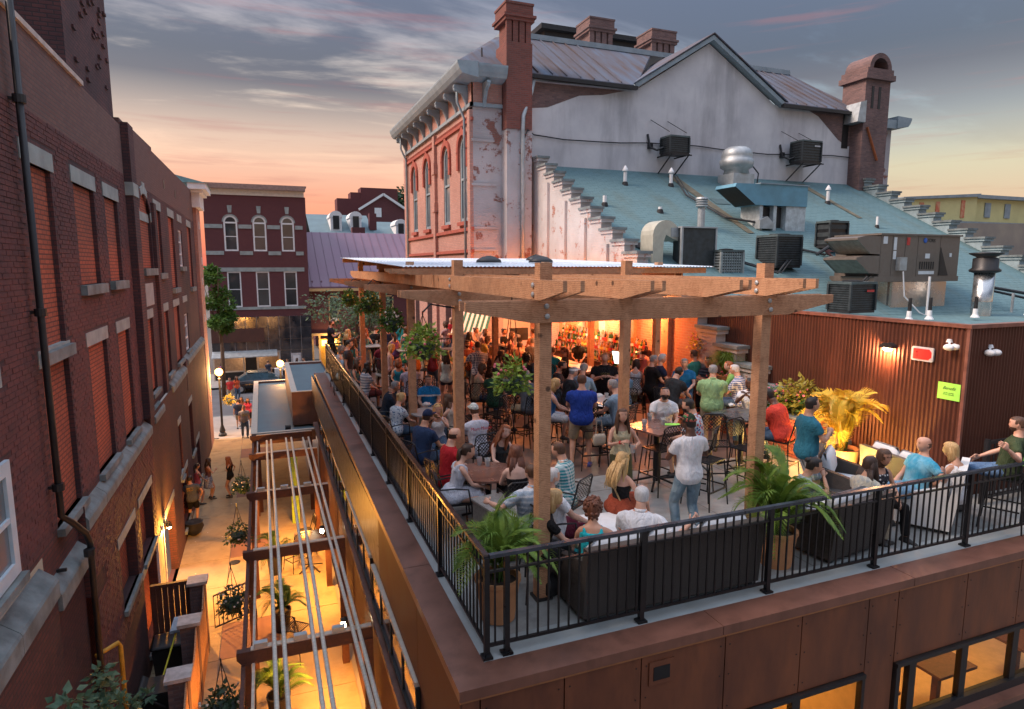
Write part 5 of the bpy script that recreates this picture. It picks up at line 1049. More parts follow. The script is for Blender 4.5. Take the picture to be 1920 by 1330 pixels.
# ---------------------------------------------------------------- brick planters along the corrugated wall
bp = thing('brick_planter', 'low red brick planter full of flowers along the corrugated wall, ending by the golden palm', 'planter', (10.1, 9.3, 0), world=True)
B(MB().box(9.75, 10.42, 9.27, 12.4, .0, .78), 'core', plain('mortar', (.42, .36, .3), .9), bp)
bm_ = MB().box(0, .195, 0, .03, 0, .06).mesh('brick', BR_PLA); bms = [MB().box(0, .195, 0, .03, 0, .058).mesh('brick', plain('brick_unit_%d' % i, c, .85, var=.15, sc=14, bump=.4, bsc=60, obj=True)) for i, c in enumerate(((.45, .13, .07), (.5, .17, .09), (.36, .1, .06)))]
rg = random.Random(5)
for r_ in range(11):
    for k in range(4):
        x = 9.75 + k * .205 - (.1 if r_ % 2 else 0); 
        if x + .195 > 10.44 or x < 9.7: continue
        link(bms[rg.randrange(3)], 'brick', bp, (x - 10.1, -.055 + rg.uniform(-.003, .003), .01 + r_ * .07))
    for k in range(14):
        y = 9.28 + k * .205 + (.1 if r_ % 2 else 0)
        o = link(bms[rg.randrange(3)], 'brick', bp, (9.75 - 10.1 + rg.uniform(-.003, .003), y - 9.3, .01 + r_ * .07), (0, 0, R(90)))
B(MB().box(9.7, 10.44, 9.22, 12.4, .785, .83), 'capstone', STONE, bp)
mb = MB(); mb2 = MB(); mb3 = MB()
for k in range(10):
    y = 9.4 + k * .32; leaves(mb, (10.1, y, 1.0), (.3, .25, .28), 170, .06, rg)
    for j in range(14): mb2.ball((10.1 + rg.uniform(-.3, .25), y + rg.uniform(-.2, .2), 1.05 + rg.uniform(-.1, .3)), .025, 5, 3)
leaves(mb3, (10.1, 9.75, 1.15), (.4, .5, .4), 700, .07, rg)
B(mb, 'foliage', LEAF, bp, kind='stuff'); B(mb2, 'flowers', FLP, bp, kind='stuff'); B(mb3, 'yellow_foliage', leafm('leaf_olive', (.42, .36, .06), (.16, .17, .03)), bp, kind='stuff')
def tub(label, x, y, z, r, m, fl, n, seed, tall=.3, grp=None, grassy=False):
    rg = random.Random(seed); t = thing('flower_tub', label, 'planter', (x, y, z), 0, grp)
    B(MB().lathe([(r * .5, -.25), (r * .68, 0), (r * .6, 0)], n=16), 'pot', TERRA, t)
    mb = MB()
    if grassy:
        for k in range(n):
            a = rg.uniform(0, 6.283); l = rg.uniform(.6, 1.2) * tall * 1.7; o_ = rg.uniform(.1, 1.1) * r; c, s_ = math.cos(a), math.sin(a)
            p0 = Vector((c * .06, s_ * .06, 0)); p1 = Vector((c * o_ * .5, s_ * o_ * .5, l * .75)); p2 = Vector((c * o_ * 1.2, s_ * o_ * 1.2, l * rg.uniform(.3, .9))); w = Vector((-s_, c, 0)) * .006
            mb.add([p0 - w, p0 + w, p1 + w, p1 - w, p2], [(0, 1, 2, 3), (3, 2, 4)])
    else: leaves(mb, (0, 0, tall * .5), (r, r, tall), n, .06, rg)
    B(mb, 'foliage', m, t, kind='stuff')
    if fl:
        mb = MB()
        for k in range(26): a = rg.uniform(0, 6.28); q = rg.uniform(.2, 1.) * r; mb.ball((q * math.cos(a), q * math.sin(a), tall * rg.uniform(.3, 1.3)), .028, 5, 3)
        B(mb, 'flowers', fl, t, kind='stuff')
    return t
tub('tub of pink and yellow flowers on the stepped brick wall', 10.35, 13.2, 1.7, .34, LEAFY, FLP, 300, 21, .28)
tub('round tub of fine green grass on the low end of the stepped brick wall', 10.25, 12.1, 1.25, .5, LEAFB, None, 1500, 22, .38, grassy=True)
B(MB().box(9.8, 10.45, 12.4, 13.3, 0, 1.1), 'wall_end', BR_BAR, an)
# ---------------------------------------------------------------- trees
def tree(label, x, y, z, h, r, m, n, seed, size=.16, name='tree', grp=None):
    rg = random.Random(seed); t = thing(name, label, 'tree', (x, y, z), 0, grp)
    mb = MB(); mb.tube([(0, 0, 0), (.05 * r, 0, h * .35), (0, .05 * r, h * .7), (.1, 0, h * .92)], [.075 * r + .05, .055 * r + .04, .03 * r + .02, .01], 8)
    lob = []
    for k in range(11):
        a = rg.uniform(0, 6.28); q = rg.uniform(.25, .75) * r; zz = h * rg.uniform(.5, .92); c = Vector((q * math.cos(a), q * math.sin(a), zz)); lob.append(c)
        mb.tube([(0, 0, h * .35 + .2 * (zz - h * .35)), c * .5 + Vector((0, 0, h * .25)), c], [.035 * r, .02 * r, .008 * r], 5)
    B(mb, 'trunk', BARK, t, smooth=True); mb = MB()
    for c in lob:
        rr = r * rg.uniform(.32, .55); leaves(mb, c, (rr, rr, rr * .7), n // 11, size, rg)
    B(mb, 'crown', m, t, kind='stuff'); return t
tree('leafy street tree in front of the brick shop building, beside the left wall', -2.75, 46.5, GZ, 9.7, 1.35, LEAF, 3600, 31, .17)
tree('feathery light green street tree behind the far terrace guests', 4.6, 34.5, GZ, 8.0, 2.3, LEAFA, 3400, 32, .12)
tree('dark round tree on the skyline behind the gable house', 27.5, 112, 0, 17.2, 6.5, LEAFD, 4200, 33, .5); tree('small dark tree on the skyline above the left dormer house', 5.2, 108, 0, 13.6, 3.8, LEAFD, 1800, 34, .4)
# ================================================================== furniture
CH = BLACK
def lattice(mb, x0, x1, z0, z1, y, pitch=.06, w=.009):
    n = int((x1 - x0 + z1 - z0) / pitch); H_ = z1 - z0
    for s_ in (1, -1):
        for k in range(n + 1):
            c = (x0 - H_ if s_ == 1 else x0) + k * pitch; a = (c, z0) if s_ == 1 else (c + 0, z1); b = (c + H_, z1) if s_ == 1 else (c + H_, z0)
            if s_ == -1: a, b = (c - H_, z1), (c, z0)
            (xa, za), (xb, zb) = a, b
            if xa < x0: f = (x0 - xa) / (xb - xa); xa, za = x0, za + (zb - za) * f
            if xb > x1: f = (x1 - xa) / (xb - xa) if xb != xa else 0; zb = za + (zb - za) * f; xb = x1
            if xb - xa > .015: mb.bar((xa, y, za), (xb, y, zb), w, .006, (0, 1, 0))
def make_chair(sh=.45, arms=True, stool=False):
    """black metal patio chair with a diamond lattice seat and back, front = +y"""
    t = thing('bar_stool' if stool else 'patio_chair', 'x', 'bar stool' if stool else 'chair')
    w, d = .22, .21
    mb = MB().box(-w, w, -d, -d + .025, sh - .02, sh).box(-w, w, d - .025, d, sh - .02, sh).box(-w, -w + .025, -d + .025, d - .025, sh - .02, sh).box(w - .025, w, -d + .025, d - .025, sh - .02, sh)
    for k in range(9): mb.box(-w + .03 + k * .047, -w + .05 + k * .047, -d + .025, d - .025, sh - .014, sh - .006)
    B(mb, 'seat', CH, t)
    b = MB().tube([(-w, -d, sh), (-w, -d - .06, sh + .22), (-w + .01, -d - .1, sh + .40), (-w + .06, -d - .11, sh + .44), (w - .06, -d - .11, sh + .44), (w - .01, -d - .1, sh + .40), (w, -d - .06, sh + .22), (w, -d, sh)], .013, 6)
    s0 = len(b.v); lattice(b, -w + .01, w - .01, sh + .14, sh + .42, 0); b.xf(Matrix.Translation((0, -d - .035, 0)) @ Matrix.Shear('XZ', 4, (0, 0)) if False else Matrix.Translation((0, -d - .075, 0)), s0)
    B(b, 'backrest', CH, t)
    lg = .02 if not stool else .05
    for sx in (-1, 1):
        for sy in (-1, 1): B(MB().tube([(sx * (w - .01), sy * (d - .01), sh - .01), (sx * (w + lg), sy * (d + lg), 0)], .012, 6), 'leg', CH, t)
    if stool: B(MB().box(-w - .03, w + .03, d + .012, d + .035, .28, .3).box(-w - .03, w + .03, -d - .035, -d - .012, .34, .36).box(-w - .035, -w - .015, -d, d, .31, .33).box(w + .015, w + .035, -d, d, .31, .33), 'footrest', CH, t)
    if arms:
        for sx in (-1, 1): B(MB().tube([(sx * w, -d - .06, sh + .24), (sx * (w + .03), -.05, sh + .25), (sx * (w + .03), d - .06, sh + .22), (sx * w, d - .02, sh)], .012, 6), 'armrest', CH, t)
    return t
def make_table(round_, r, h, top, name):
    t = thing(name, 'x', 'table')
    if round_: B(MB().lathe([(r, -.03), (r, 0)], (0, 0, h), 28), 'tabletop', top, t)
    else: B(MB().box(-r, r, -r, r, h - .03, h), 'tabletop', top, t)
    B(MB().lathe([(.05, .08), (.05, h - .03)], n=12), 'pedestal', BLACK, t)
    for k in range(4): a = k * math.pi / 2 + .6; B(MB().bar((0, 0, .16), (.42 * math.cos(a), .42 * math.sin(a), .02), .035, .03), 'foot', BLACK, t)
    B(MB().lathe([(.16, h - .05), (.16, h - .03)], n=12), 'top_plate', BLACK, t)
    return t
TOPM = plain('table_top_dark', (.06, .065, .07), .28, var=.3, sc=3, bump=.05, spec=.6); TOPW = plain('table_top_pale', (.32, .34, .34), .35, var=.15, bump=.05); TOPR = plain('table_top_reddish', (.2, .1, .075), .28, var=.3, sc=2, bump=.05, spec=.6)
def P2(u, v, z): p = PZ(u, v, z); return (p.x, p.y)
# --- things on tables
CUPM = clear('plastic_cup', (.92, .95, .97), .15, .6); BEER = plain('beer', (.5, .2, .05), .2, var=.1, bump=0); FOAM = plain('foam', (.75, .7, .6), .8, bump=0); WINE = plain('red_wine', (.5, .02, .04), .2, bump=0); PAPER = plain('paper_white', (.7, .71, .7), .7, var=.06, bump=.2); WATER = clear('iced_water', (.85, .9, .92), .1, .5)
def make_cup(kind):
    t = thing('cup', 'x', 'cup')
    B(MB().lathe([(.033, 0), (.046, .125), (.044, .125), (.031, .005)], n=12, cap=True), 'cup_wall', CUPM, t)
    B(MB().lathe([(.032, .008), (.041, .085)], n=12), 'drink', BEER if kind == 'beer' else WINE if kind == 'wine' else WATER, t)
    if kind == 'beer': B(MB().lathe([(.0415, .0855), (.0425, .098)], n=12), 'foam', FOAM, t)
    return t
CUPS = {}
def cup(kind, loc, label, grp='drinks on the terrace tables'):
    if kind not in CUPS: t = CUPS[kind] = make_cup(kind)
    else: t = copy_tree(CUPS[kind])
    return place(t, loc, 0, label, grp)
# ---------------------------------------------------------------- sofas
WICK, t_, p_ = newm('black_wicker'); P_ = pos(t_, True); s_ = N(t_, 'ShaderNodeSeparateXYZ', inp={0: P_})
wv = N(t_, 'ShaderNodeTexWave', wave_type='BANDS', bands_direction='Z', inp={0: P_, 1: 32., 2: 1.}).outputs[1]; wv2 = N(t_, 'ShaderNodeTexWave', wave_type='BANDS', bands_direction='X', inp={0: P_, 1: 26., 2: 1.5}).outputs[1]
f_ = math_(t_, 'MULTIPLY', wv, math_(t_, 'ADD', math_(t_, 'MULTIPLY', wv2, .6), .4))
t_.links.new(ramp(t_, f_, [(.1, (.01, .008, .007)), (.9, (.11, .085, .068))], lin=True), p_.inputs['Base Color']); p_.inputs['Roughness'].default_value = .45; bumpit(t_, p_, f_, .8, .006)
CUSH = plain('cushion_pale', (.62, .64, .66), .9, var=.06, sc=8, bump=.4, bsc=24, obj=True)
def pillow(mb, x0, x1, y0, y1, z0, z1, r=.05):
    n = 6; rings = []
    for i, (f, zz) in enumerate(((.9, z0), (1, z0 + (z1 - z0) * .25), (1, z0 + (z1 - z0) * .75), (.9, z1))):
        cx_, cy_ = (x0 + x1) / 2, (y0 + y1) / 2; hx, hy = (x1 - x0) / 2 - (r if f < 1 else 0), (y1 - y0) / 2 - (r if f < 1 else 0); ring = []
        for sx, sy, a0 in ((1, 1, 0), (-1, 1, 90), (-1, -1, 180), (1, -1, 270)):
            for k in range(4): a = R(a0 + k * 30); ring.append((cx_ + sx * (hx - r) + r * math.cos(a), cy_ + sy * (hy - r) + r * math.sin(a), zz))
        rings.append(ring)
    return mb.loft(rings)
def sofa(label, x, y, rz, w, d=.85, bh=.86, name='wicker_sofa', cat='sofa', tiltb=.08, cush=3, m=None, arms=True):
    """back towards -y"""
    t = thing(name, label, cat, (x, y, 0), rz); m = m or WICK
    B(MB().prism([(-w / 2, -d / 2, .06), (-w / 2, -d / 2 - tiltb, bh), (-w / 2, -d / 2 - tiltb + .1, bh), (-w / 2, -d / 2 + .12, .06)], (w, 0, 0)), 'backrest', m, t)
    B(MB().box(-w / 2 + .1, w / 2 - .1, -d / 2 + .11, d / 2, .06, .3), 'base', m, t)
    if arms:
        for s_ in (-1, 1): B(MB().prism([(s_ * (w / 2 - .1), -d / 2 + .1, .06), (s_ * (w / 2 - .1), d / 2, .06), (s_ * (w / 2 - .1), d / 2, .5), (s_ * (w / 2 - .1), 0, .6), (s_ * (w / 2 - .1), -d / 2 + .05, .7)], (s_ * .1, 0, 0)), 'armrest', m, t)
    for k in range(cush):
        a = -w / 2 + .1 + (w - .2) * k / cush; b = a + (w - .2) / cush - .01
        B(pillow(MB(), a, b, -d / 2 + .14, d / 2 - .01, .3, .43), 'seat_cushion', CUSH, t, smooth=True)
        o = B(pillow(MB(), a, b, -.07, .08, 0, .46), 'back_cushion', CUSH, t, smooth=True); o.location = (0, -d / 2 + .16, .43); o.rotation_euler = (R(8), 0, 0)
    for sx in (-1, 1):
        for sy in (-1, 1): B(MB().box(sx * (w / 2 - .08) - .03, sx * (w / 2 - .08) + .03, sy * (d / 2 - .06) - .03, sy * (d / 2 - .06) + .03, 0, .06), 'foot', BLACK, t)
    return t
sofa('long black wicker sofa with pale cushions backed against the front railing', 4.2, 6.06, 0, 2.36)
sofa('black wicker armchair by the golden palm with the brown-haired woman in glasses', 8.55, 7.15, R(215), .95, name='wicker_armchair', cat='armchair', cush=1)
sofa('pale-cushioned wicker sofa seen from behind under the long-haired woman at the right', 7.15, 6.2, R(8), 1.25, bh=.8, cush=1, name='wicker_armchair', cat='armchair')
WCH = plain('white_slipcover', (.66, .67, .66), .85, var=.05, bump=.3, obj=True)
sofa('white high-backed lounge chair holding the blonde woman near the right corner', 9.1, 6.25, R(30), .8, .7, .98, 'lounge_chair', 'armchair', .12, 1, WCH)
sofa('black wicker sofa against the corrugated wall, holding the bald man in blue', 9.75, 6.95, R(262), 1.3, .8, .8, cush=2)
ot = thing('ottoman', 'white upholstered ottoman with the blonde woman sitting on it, behind the front sofa', 'ottoman', (4.2, 7.0, 0), R(-8)); B(pillow(MB(), -.62, .62, -.38, .38, .3, .45), 'cushion', CUSH, ot, smooth=True); B(MB().box(-.58, .58, -.34, .34, .04, .3), 'base', WICK, ot); B(MB().box(-.55, -.5, -.3, .3, 0, .04).box(.5, .55, -.3, .3, 0, .04), 'foot', BLACK, ot)
ct = thing('coffee_table', 'small dark low table with a drink beside the gold-lit sofa group at the right', 'table', (8.3, 6.9, 0)); B(MB().box(-.35, .35, -.35, .35, .36, .4), 'tabletop', TOPM, ct)
for sx in (-1, 1):
    for sy in (-1, 1): B(MB().box(sx * .3 - .02, sx * .3 + .02, sy * .3 - .02, sy * .3 + .02, 0, .36), 'leg', BLACK, ct)
ct2 = thing('side_table', 'small grey wicker side table at the foot of the ladies table, behind the corner palm', 'table', (2.95, 7.75, 0), R(10)); B(MB().box(-.28, .28, -.45, .45, .02, .56), 'body', plain('wicker_grey', (.16, .15, .14), .6, var=.3, sc=30, bump=.6), ct2); B(MB().box(-.3, .3, -.47, .47, .56, .59), 'tabletop', plain('wicker_grey2', (.24, .23, .22), .6, var=.3, sc=30, bump=.6), ct2)
B(MB().box(-.12, .12, -.09, .09, 0, .03), 'bag_base', BLACK, None) if False else None
bg = thing('black_handbag', 'small black handbag on the floor at the left end of the front sofa', 'bag', (3.0, 6.35, 0), R(20)); B(pillow(MB(), -.16, .16, -.09, .09, 0, .24, .04), 'bag_body', BLACKM, bg, smooth=True); B(MB().tube([(-.1, 0, .22), (-.06, 0, .38), (.06, 0, .38), (.1, 0, .22)], .012, 6), 'handle', BLACKM, bg)
# ---------------------------------------------------------------- tables and chairs: proto first, copied in loops
TBL = [  # kind, x, y, rot, label
    ('bar', *P2(1232, 800, 1.05), 14, TOPR, 'square dark bar table with two cups and a lime menu, centre right of the terrace'),
    ('bar', *P2(1392, 776, 1.05), 10, TOPM, 'square dark bar table with crumpled napkins left of the right front post'),
    ('bar', *P2(1128, 752, 1.02), 30, TOPW, 'pale-topped bar table in front of the man in royal blue'),
    ('bar', *P2(1290, 712, 1.02), 5, TOPM, 'dark bar table amid the men by the stepped wall'),
    ('low', *P2(915, 884, .75), 20, TOPR, 'low round table with a red wine glass by the women near the side railing'),
    ('low', *P2(812, 772, .75), 0, TOPW, 'low round table where the man in the blue polo sits'),
    ('low', *P2(735, 700, .75), 0, TOPW, 'low round table spread with white wrappers beside the side railing'),
    ('bar', *P2(700, 648, 1.05), 0, TOPW, 'pale table at the far end of the side railing'),
    ('bar', *P2(768, 655, 1.05), 0, TOPW, 'pale bar table between the two farthest left posts'),
    ('bar', *P2(835, 655, 1.05), 0, TOPM, 'dark bar table under the second hanging basket')]
protos = {}
for i, (k, x, y, rz, top, lab) in enumerate(TBL):
    key = (k, top.name)
    if key not in protos: t = protos[key] = make_table(k == 'low', .42 if k == 'bar' else .47, 1.05 if k == 'bar' else .75, top, 'bar_table' if k == 'bar' else 'cafe_table')
    else: t = copy_tree(protos[key])
    place(t, (x, y, 0), R(rz), lab, 'tables on the roof terrace')
t3 = TBL[6]
rg = random.Random(9)
# wrappers, plates, menu
def on_table(name, label, cat, u, v, z, fn):
    p = PZ(u, v, z); t = thing(name, label, cat, (p.x, p.y, z)); fn(t); return t
def crumple(t, r=.08, s=1):
    rg_ = random.Random(s); mb = MB(); mb.ball((0, 0, r * .4), (r, r * .8, r * .45), 9, 6); mb.v = [(a + rg_.uniform(-.015, .015), b + rg_.uniform(-.015, .015), max(0, c + rg_.uniform(-.015, .015))) for a, b, c in mb.v]; B(mb, 'paper', PAPER, t)
for i, (u, v, z, lab) in enumerate(((1372, 762, 1.05, 'crumpled white napkin on the bar table left of the right front post'), (1413, 776, 1.05, 'foil wrapper heap before the man with clasped hands'), (1122, 745, 1.02, 'white paper heap on the pale bar table'), (725, 690, .75, 'big white wrapper on the low table by the side railing'), (748, 692, .75, 'second white wrapper on the low table by the side railing'), (800, 762, .75, 'white napkins on the blue polo man table'))):
    on_table('crumpled_paper', lab, 'napkin', u, v, z, lambda t: crumple(t, .07 + .015 * (i % 3), i))
on_table('menu_card', 'lime green menu card lying on the square bar table', 'menu', 1260, 796, 1.052, lambda t: (B(MB().box(-.14, .14, -.07, .07, 0, .004), 'card', GREENP, t), setattr(t, 'rotation_euler', (0, 0, R(-20)))))
on_table('plate', 'white plate on the pale bar table in front of the royal blue tee', 'plate', 1132, 762, 1.02, lambda t: B(MB().lathe([(.06, 0), (.12, .015), (.11, .015), (.01, .008)], n=20), 'dish', PAPER, t))
for i, (k, u, v, z, lab) in enumerate((('water', 1208, 800, 1.05, 'clear plastic cup of ice water, left one on the menu table'), ('water', 1218, 788, 1.05, 'second clear cup behind the first on the menu table'), ('beer', 1243, 797, 1.05, 'amber beer cup beside the lime menu'), ('wine', 899, 872, .75, 'glass of red wine on the women table'), ('water', 914, 874, .75, 'pale cup next to the red wine glass'), ('beer', 1113, 750, 1.02, 'cup on the pale bar table, left one'), ('water', 1137, 748, 1.02, 'cup on the pale bar table, right one'), ('water', 779, 762, .75, 'clear cup in front of the patterned blouse'), ('water', 1168, 998, .45, 'clear cup on the ottoman edge'), ('wine', 1700, 905, .4, 'pink drink on the low table of the right group'), ('water', 706, 645, 1.05, 'cup at the far table by the railing'), ('beer', 765, 652, 1.05, 'beer on the table between the farthest posts'))):
    p = PZ(u, v, z); cup(k, (p.x, p.y, z), lab)
# ---------------------------------------------------------------- bar along the stepped wall
bar = thing('outdoor_bar', 'long wooden outdoor bar counter along the orange-lit brick wall', 'bar counter', (8.2, 17, 0), world=True)
B(MB().box(7.7, 8.25, 14.4, 22.6, 1.04, 1.1).box(8.25, 9.6, 22.05, 22.6, 1.04, 1.1), 'counter_top', plain('counter_wood', (.42, .24, .12), .3, var=.2, sc=4, bump=.1), bar)
for k in range(16): B(MB().box(7.85, 7.89, 14.45 + k * .51, 14.94 + k * .51, .05, 1.04), 'front_panel', CEDARD, bar)
for k, z in enumerate((.95, 1.25, 1.5)): B(MB().box(9.35 + k * .17, 9.6 + k * .17, 14.9, 20.2, z - .03, z), 'back_shelf', CEDARD, bar)
B(MB().box(9.86, 10.1, 14.9, 20.2, 0, 1.47).box(9.4, 9.86, 14.9, 20.2, .3, .92), 'back_cabinet', CEDARD, bar)
BOT = [clear('bottle_clear', (.8, .85, .85), .05, .7), plain('bottle_amber', (.35, .14, .03), .12, bump=0, spec=.8), plain('bottle_green', (.03, .12, .04), .12, bump=0, spec=.8), plain('bottle_dark', (.03, .02, .02), .12, bump=0, spec=.8), plain('bottle_rosy', (.5, .25, .2), .15, bump=0)]
LBL = [PAPER, FLY, REDB]
bmes = [MB().lathe([(.036, 0), (.038, .01), (.038, .17), (.03, .205), (.014, .235), (.013, .29), (.015, .3)], n=10).mesh('bottle', m) for m in BOT]
lmes = [MB().lathe([(.0388, .05), (.0388, .13)], n=10, cap=False).mesh('label', m) for m in LBL]
rg = random.Random(4); nb_ = 0
for k, z in enumerate((.95, 1.25, 1.5)):
    y = 14.95
    while y < 20.1:
        for row in (0, .1):
            if rg.random() < .12: continue
            o = link(bmes[rg.randrange(5)], 'bottle', None, (9.42 + k * .17 + row + rg.uniform(-.015, .015), y + row * .4, z)); s_ = rg.uniform(.85, 1.15); o.scale = (1, 1, s_)
            tag(o, 'liquor bottle among the rows on the back bar shelves by the brick wall', 'bottle', 'bottles on the back bar'); l = link(lmes[rg.randrange(3)], 'label', o); nb_ += 1
        y += .092
t = thing('cash_register', 'tilted touch screen till with a lit display on the bar', 'till', (8.75, 14.5, 1.1), R(20)); B(MB().bar((0, 0, 0), (0, 0, .18), .06, .06), 'stand', BLACKM, t); B(MB().prism([(-.02, -.18, .12), (-.14, -.18, .5), (-.11, -.18, .51), (.01, -.18, .13)], (0, .36, 0)), 'screen_case', BLACKM, t); B(MB().quad((-.03, -.16, .14), (-.145, -.16, .48), (-.145, .16, .48), (-.03, .16, .14)), 'screen', emit('screen', (.9, .9, .75), 2.0), t)
B(MB().box(9.3, 9.33, 15, 20, 0, .05), 'kick_board', BLACK, bar)
t = thing('bar_monitor', 'black monitor and equipment at the left end of the bar', 'monitor', (8.6, 21.3, 1.1)); B(MB().box(-.35, .35, -.03, .03, .05, .5).box(-.1, .1, -.08, .08, 0, .05), 'case', BLACKM, t)
bs = thing('beer_taps', 'cluster of beer tap handles on the bar, left end', 'tap', (8.1, 20.4, 1.1)); B(MB().lathe([(.05, 0), (.05, .3)], n=10).box(-.05, .05, -.35, .35, .3, .38), 'tower', GALV, bs)
for k in range(5): B(MB().tube([(-.06, -.3 + k * .15, .36), (-.08, -.3 + k * .15, .58)], [.015, .025], 6), 'tap_handle', BLACKM, bs)
# striped awning beyond the bar
aw = thing('striped_awning', 'green and white striped awning at the far end of the terrace', 'awning', (7.5, 23, 1.5), world=True)
AG, AWh = plain('canvas_green', (.03, .16, .12), .8), plain('canvas_white', (.7, .74, .72), .8, var=.05)
for k in range(14):
    x = 7.1 + k * .1; B(MB().prism([(x, 23.5, 2.5), (x + .1, 23.5, 2.5), (x + .1 - .7, 22.6, 1.35), (x - .7, 22.6, 1.35)], (0, 0, .015)), 'stripe', AG if k % 2 else AWh, aw)
B(MB().box(6.3, 8.0, 22.58, 22.62, 1.3, 1.37), 'frame', GALV, aw)
t = thing('terrace_end_rail', 'black railing closing the far end of the terrace', 'railing', (2.0, 23.6, 0), world=True); B(MB().box(2.0, 7.7, 23.58, 23.63, 1.02, 1.06).box(2.0, 7.7, 23.59, 23.62, .1, .13), 'rail', BLACK, t)
be = MB().box(-.009, .009, -.009, .009, .1, 1.02).mesh('baluster', BLACK)
for k in range(50): link(be, 'baluster', t, (.06 + k * .112, 0, 0))
# lamps that light the bar
for i, (x, y, z, e) in enumerate(((9.6, 14.9, 2.55, 90), (9.6, 17.4, 2.6, 130), (9.6, 19.8, 2.6, 130), (9.5, 22, 2.6, 110), (7.4, 20.2, 3.1, 110), (7.6, 16.3, 3.1, 80))):
    t = thing('bar_lamp', ('orange bar lamp nearest the till on the brick wall', 'orange lamp above the near half of the bottle shelves', 'orange lamp above the far half of the bottle shelves', 'orange lamp at the far left corner of the bar', 'orange heat lamp over the guests at the far end of the bar', 'orange heat lamp over the guests at the near end of the bar')[i], 'lamp', (x, y, z), 0, 'lamps over the bar')
    B(MB().lathe([(.02, .12), (.04, .1), (.1, 0), (.09, 0)], n=12), 'shade', BLACKM, t); B(MB().ball((0, 0, .01), .04), 'bulb', emit('bulb_bar%d' % i, (1, .35, .1), 14), t, smooth=True)
    lamp(t, (x, y, z - .09), e, (1, .27, .07), .08)
t = thing('festoon_lamp', 'small warm white lamp above the bottle shelves', 'lamp', (9.2, 17.5, 2.3)); B(MB().ball((0, 0, 0), .05), 'bulb', WARM, t); B(MB().tube([(0, 0, .04), (0, 0, 1.1)], .008, 5), 'cord', BLACK, t); lamp(t, (9.2, 17.5, 2.2), 35, (1, .75, .5), .05)
# lamp in the brick planter glowing on the floor by the right post
t = thing('planter_lamp', 'low warm lamp on the brick planter, beside the golden palm', 'lamp', (9.6, 9.1, .6)); B(MB().box(-.03, .03, -.04, .04, -.03, .05), 'housing', BLACKM, t); B(MB().ball((-.04, -.02, 0), .03), 'bulb', AMB, t); lamp(t, (9.52, 9.02, .62), 34, (1, .42, .12), .05)
t = thing('palm_uplight', 'warm spotlight at the foot of the wall lighting the golden palm', 'lamp', (9.3, 7.9, .08)); B(MB().lathe([(.05, -.06), (.06, .04)], n=12), 'housing', BLACKM, t); B(MB().lathe([(.045, .041), (.01, .05)], n=12), 'bulb', AMB, t); lamp(t, (9.3, 7.9, .25), 60, (1, .62, .16), .05)
# ================================================================== the alley
ap = thing('alley_frame', 'dark timber frame of posts and cross beams over the alley patio', 'pergola', (-.5, 10, GZ), world=True)
AY = [7.0, 10.2, 14.0, 17.8, 21.6, 24.0]
for y in AY:
    B(MB().box(-.6, -.46, y - .07, y + .07, GZ, -2.4), 'post', CEDARD, ap)
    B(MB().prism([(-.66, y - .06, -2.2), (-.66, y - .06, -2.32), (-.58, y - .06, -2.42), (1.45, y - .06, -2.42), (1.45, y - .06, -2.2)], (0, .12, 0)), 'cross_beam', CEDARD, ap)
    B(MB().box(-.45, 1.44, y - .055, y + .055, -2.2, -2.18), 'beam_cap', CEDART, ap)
    B(MB().box(1.3, 1.45, y - .08, y + .08, GZ, -2.4), 'wall_post', CEDARD, ap)
for i in range(len(AY) - 1):
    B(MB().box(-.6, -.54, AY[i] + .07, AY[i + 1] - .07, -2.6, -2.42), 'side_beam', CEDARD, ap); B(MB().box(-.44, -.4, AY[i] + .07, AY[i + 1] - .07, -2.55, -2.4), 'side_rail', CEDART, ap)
for (ua, va, ub, vb) in ((500, 827, 519, 1330), (508, 825, 541, 1330), (536, 822, 606, 1330), (546, 821, 626, 1330), (568, 821, 690, 1290), (578, 820, 712, 1330)):
    a, b = PZ(ua, va, -2.12), PZ(ub, vb, -2.12); a2 = b + (a - b); c = B(MB().tube([b + (b - a) * .12, a], .034, 8), 'conduit', BEAM_STEEL, ap, smooth=True)
for y in (10.2, 17.8):
    for x in (-.32, .28, .88): B(MB().box(x - .08, x + .12, y - .05, y + .05, -2.18, -2.1), 'pipe_clamp', GALV, ap)
mini = []
for i, (u, v, lab) in enumerate(((458, 910, 'farthest hanging basket on the left side of the alley frame'), (455, 1000, 'second hanging basket from the far end of the alley frame'), (447, 1125, 'large hanging basket at the middle of the alley frame'), (450, 1318, 'nearest hanging basket of the alley frame, at the bottom edge'))):
    p = PZ(u, v, -3.0); basket(lab, -.88, p.y, -3.0, .34, 40 + i, LEAFD, FLW, .75, 'hanging baskets of the alley', n=420)
for i, (u, v, h, lab) in enumerate(((508, 1010, 1.0, 'small potted palm in the alley patio under the third beam'), (520, 1110, 1.1, 'potted palm in the alley patio between the nearer beams'), (512, 1270, 1.1, 'nearest potted palm in the alley patio'))):
    p = PZ(u, v + 30, GZ + .6); palm('potted_palm', lab, (p.x + .1, p.y, GZ), 14, .8, LEAF, 50 + i, .22, .5, potm=BLACKM)
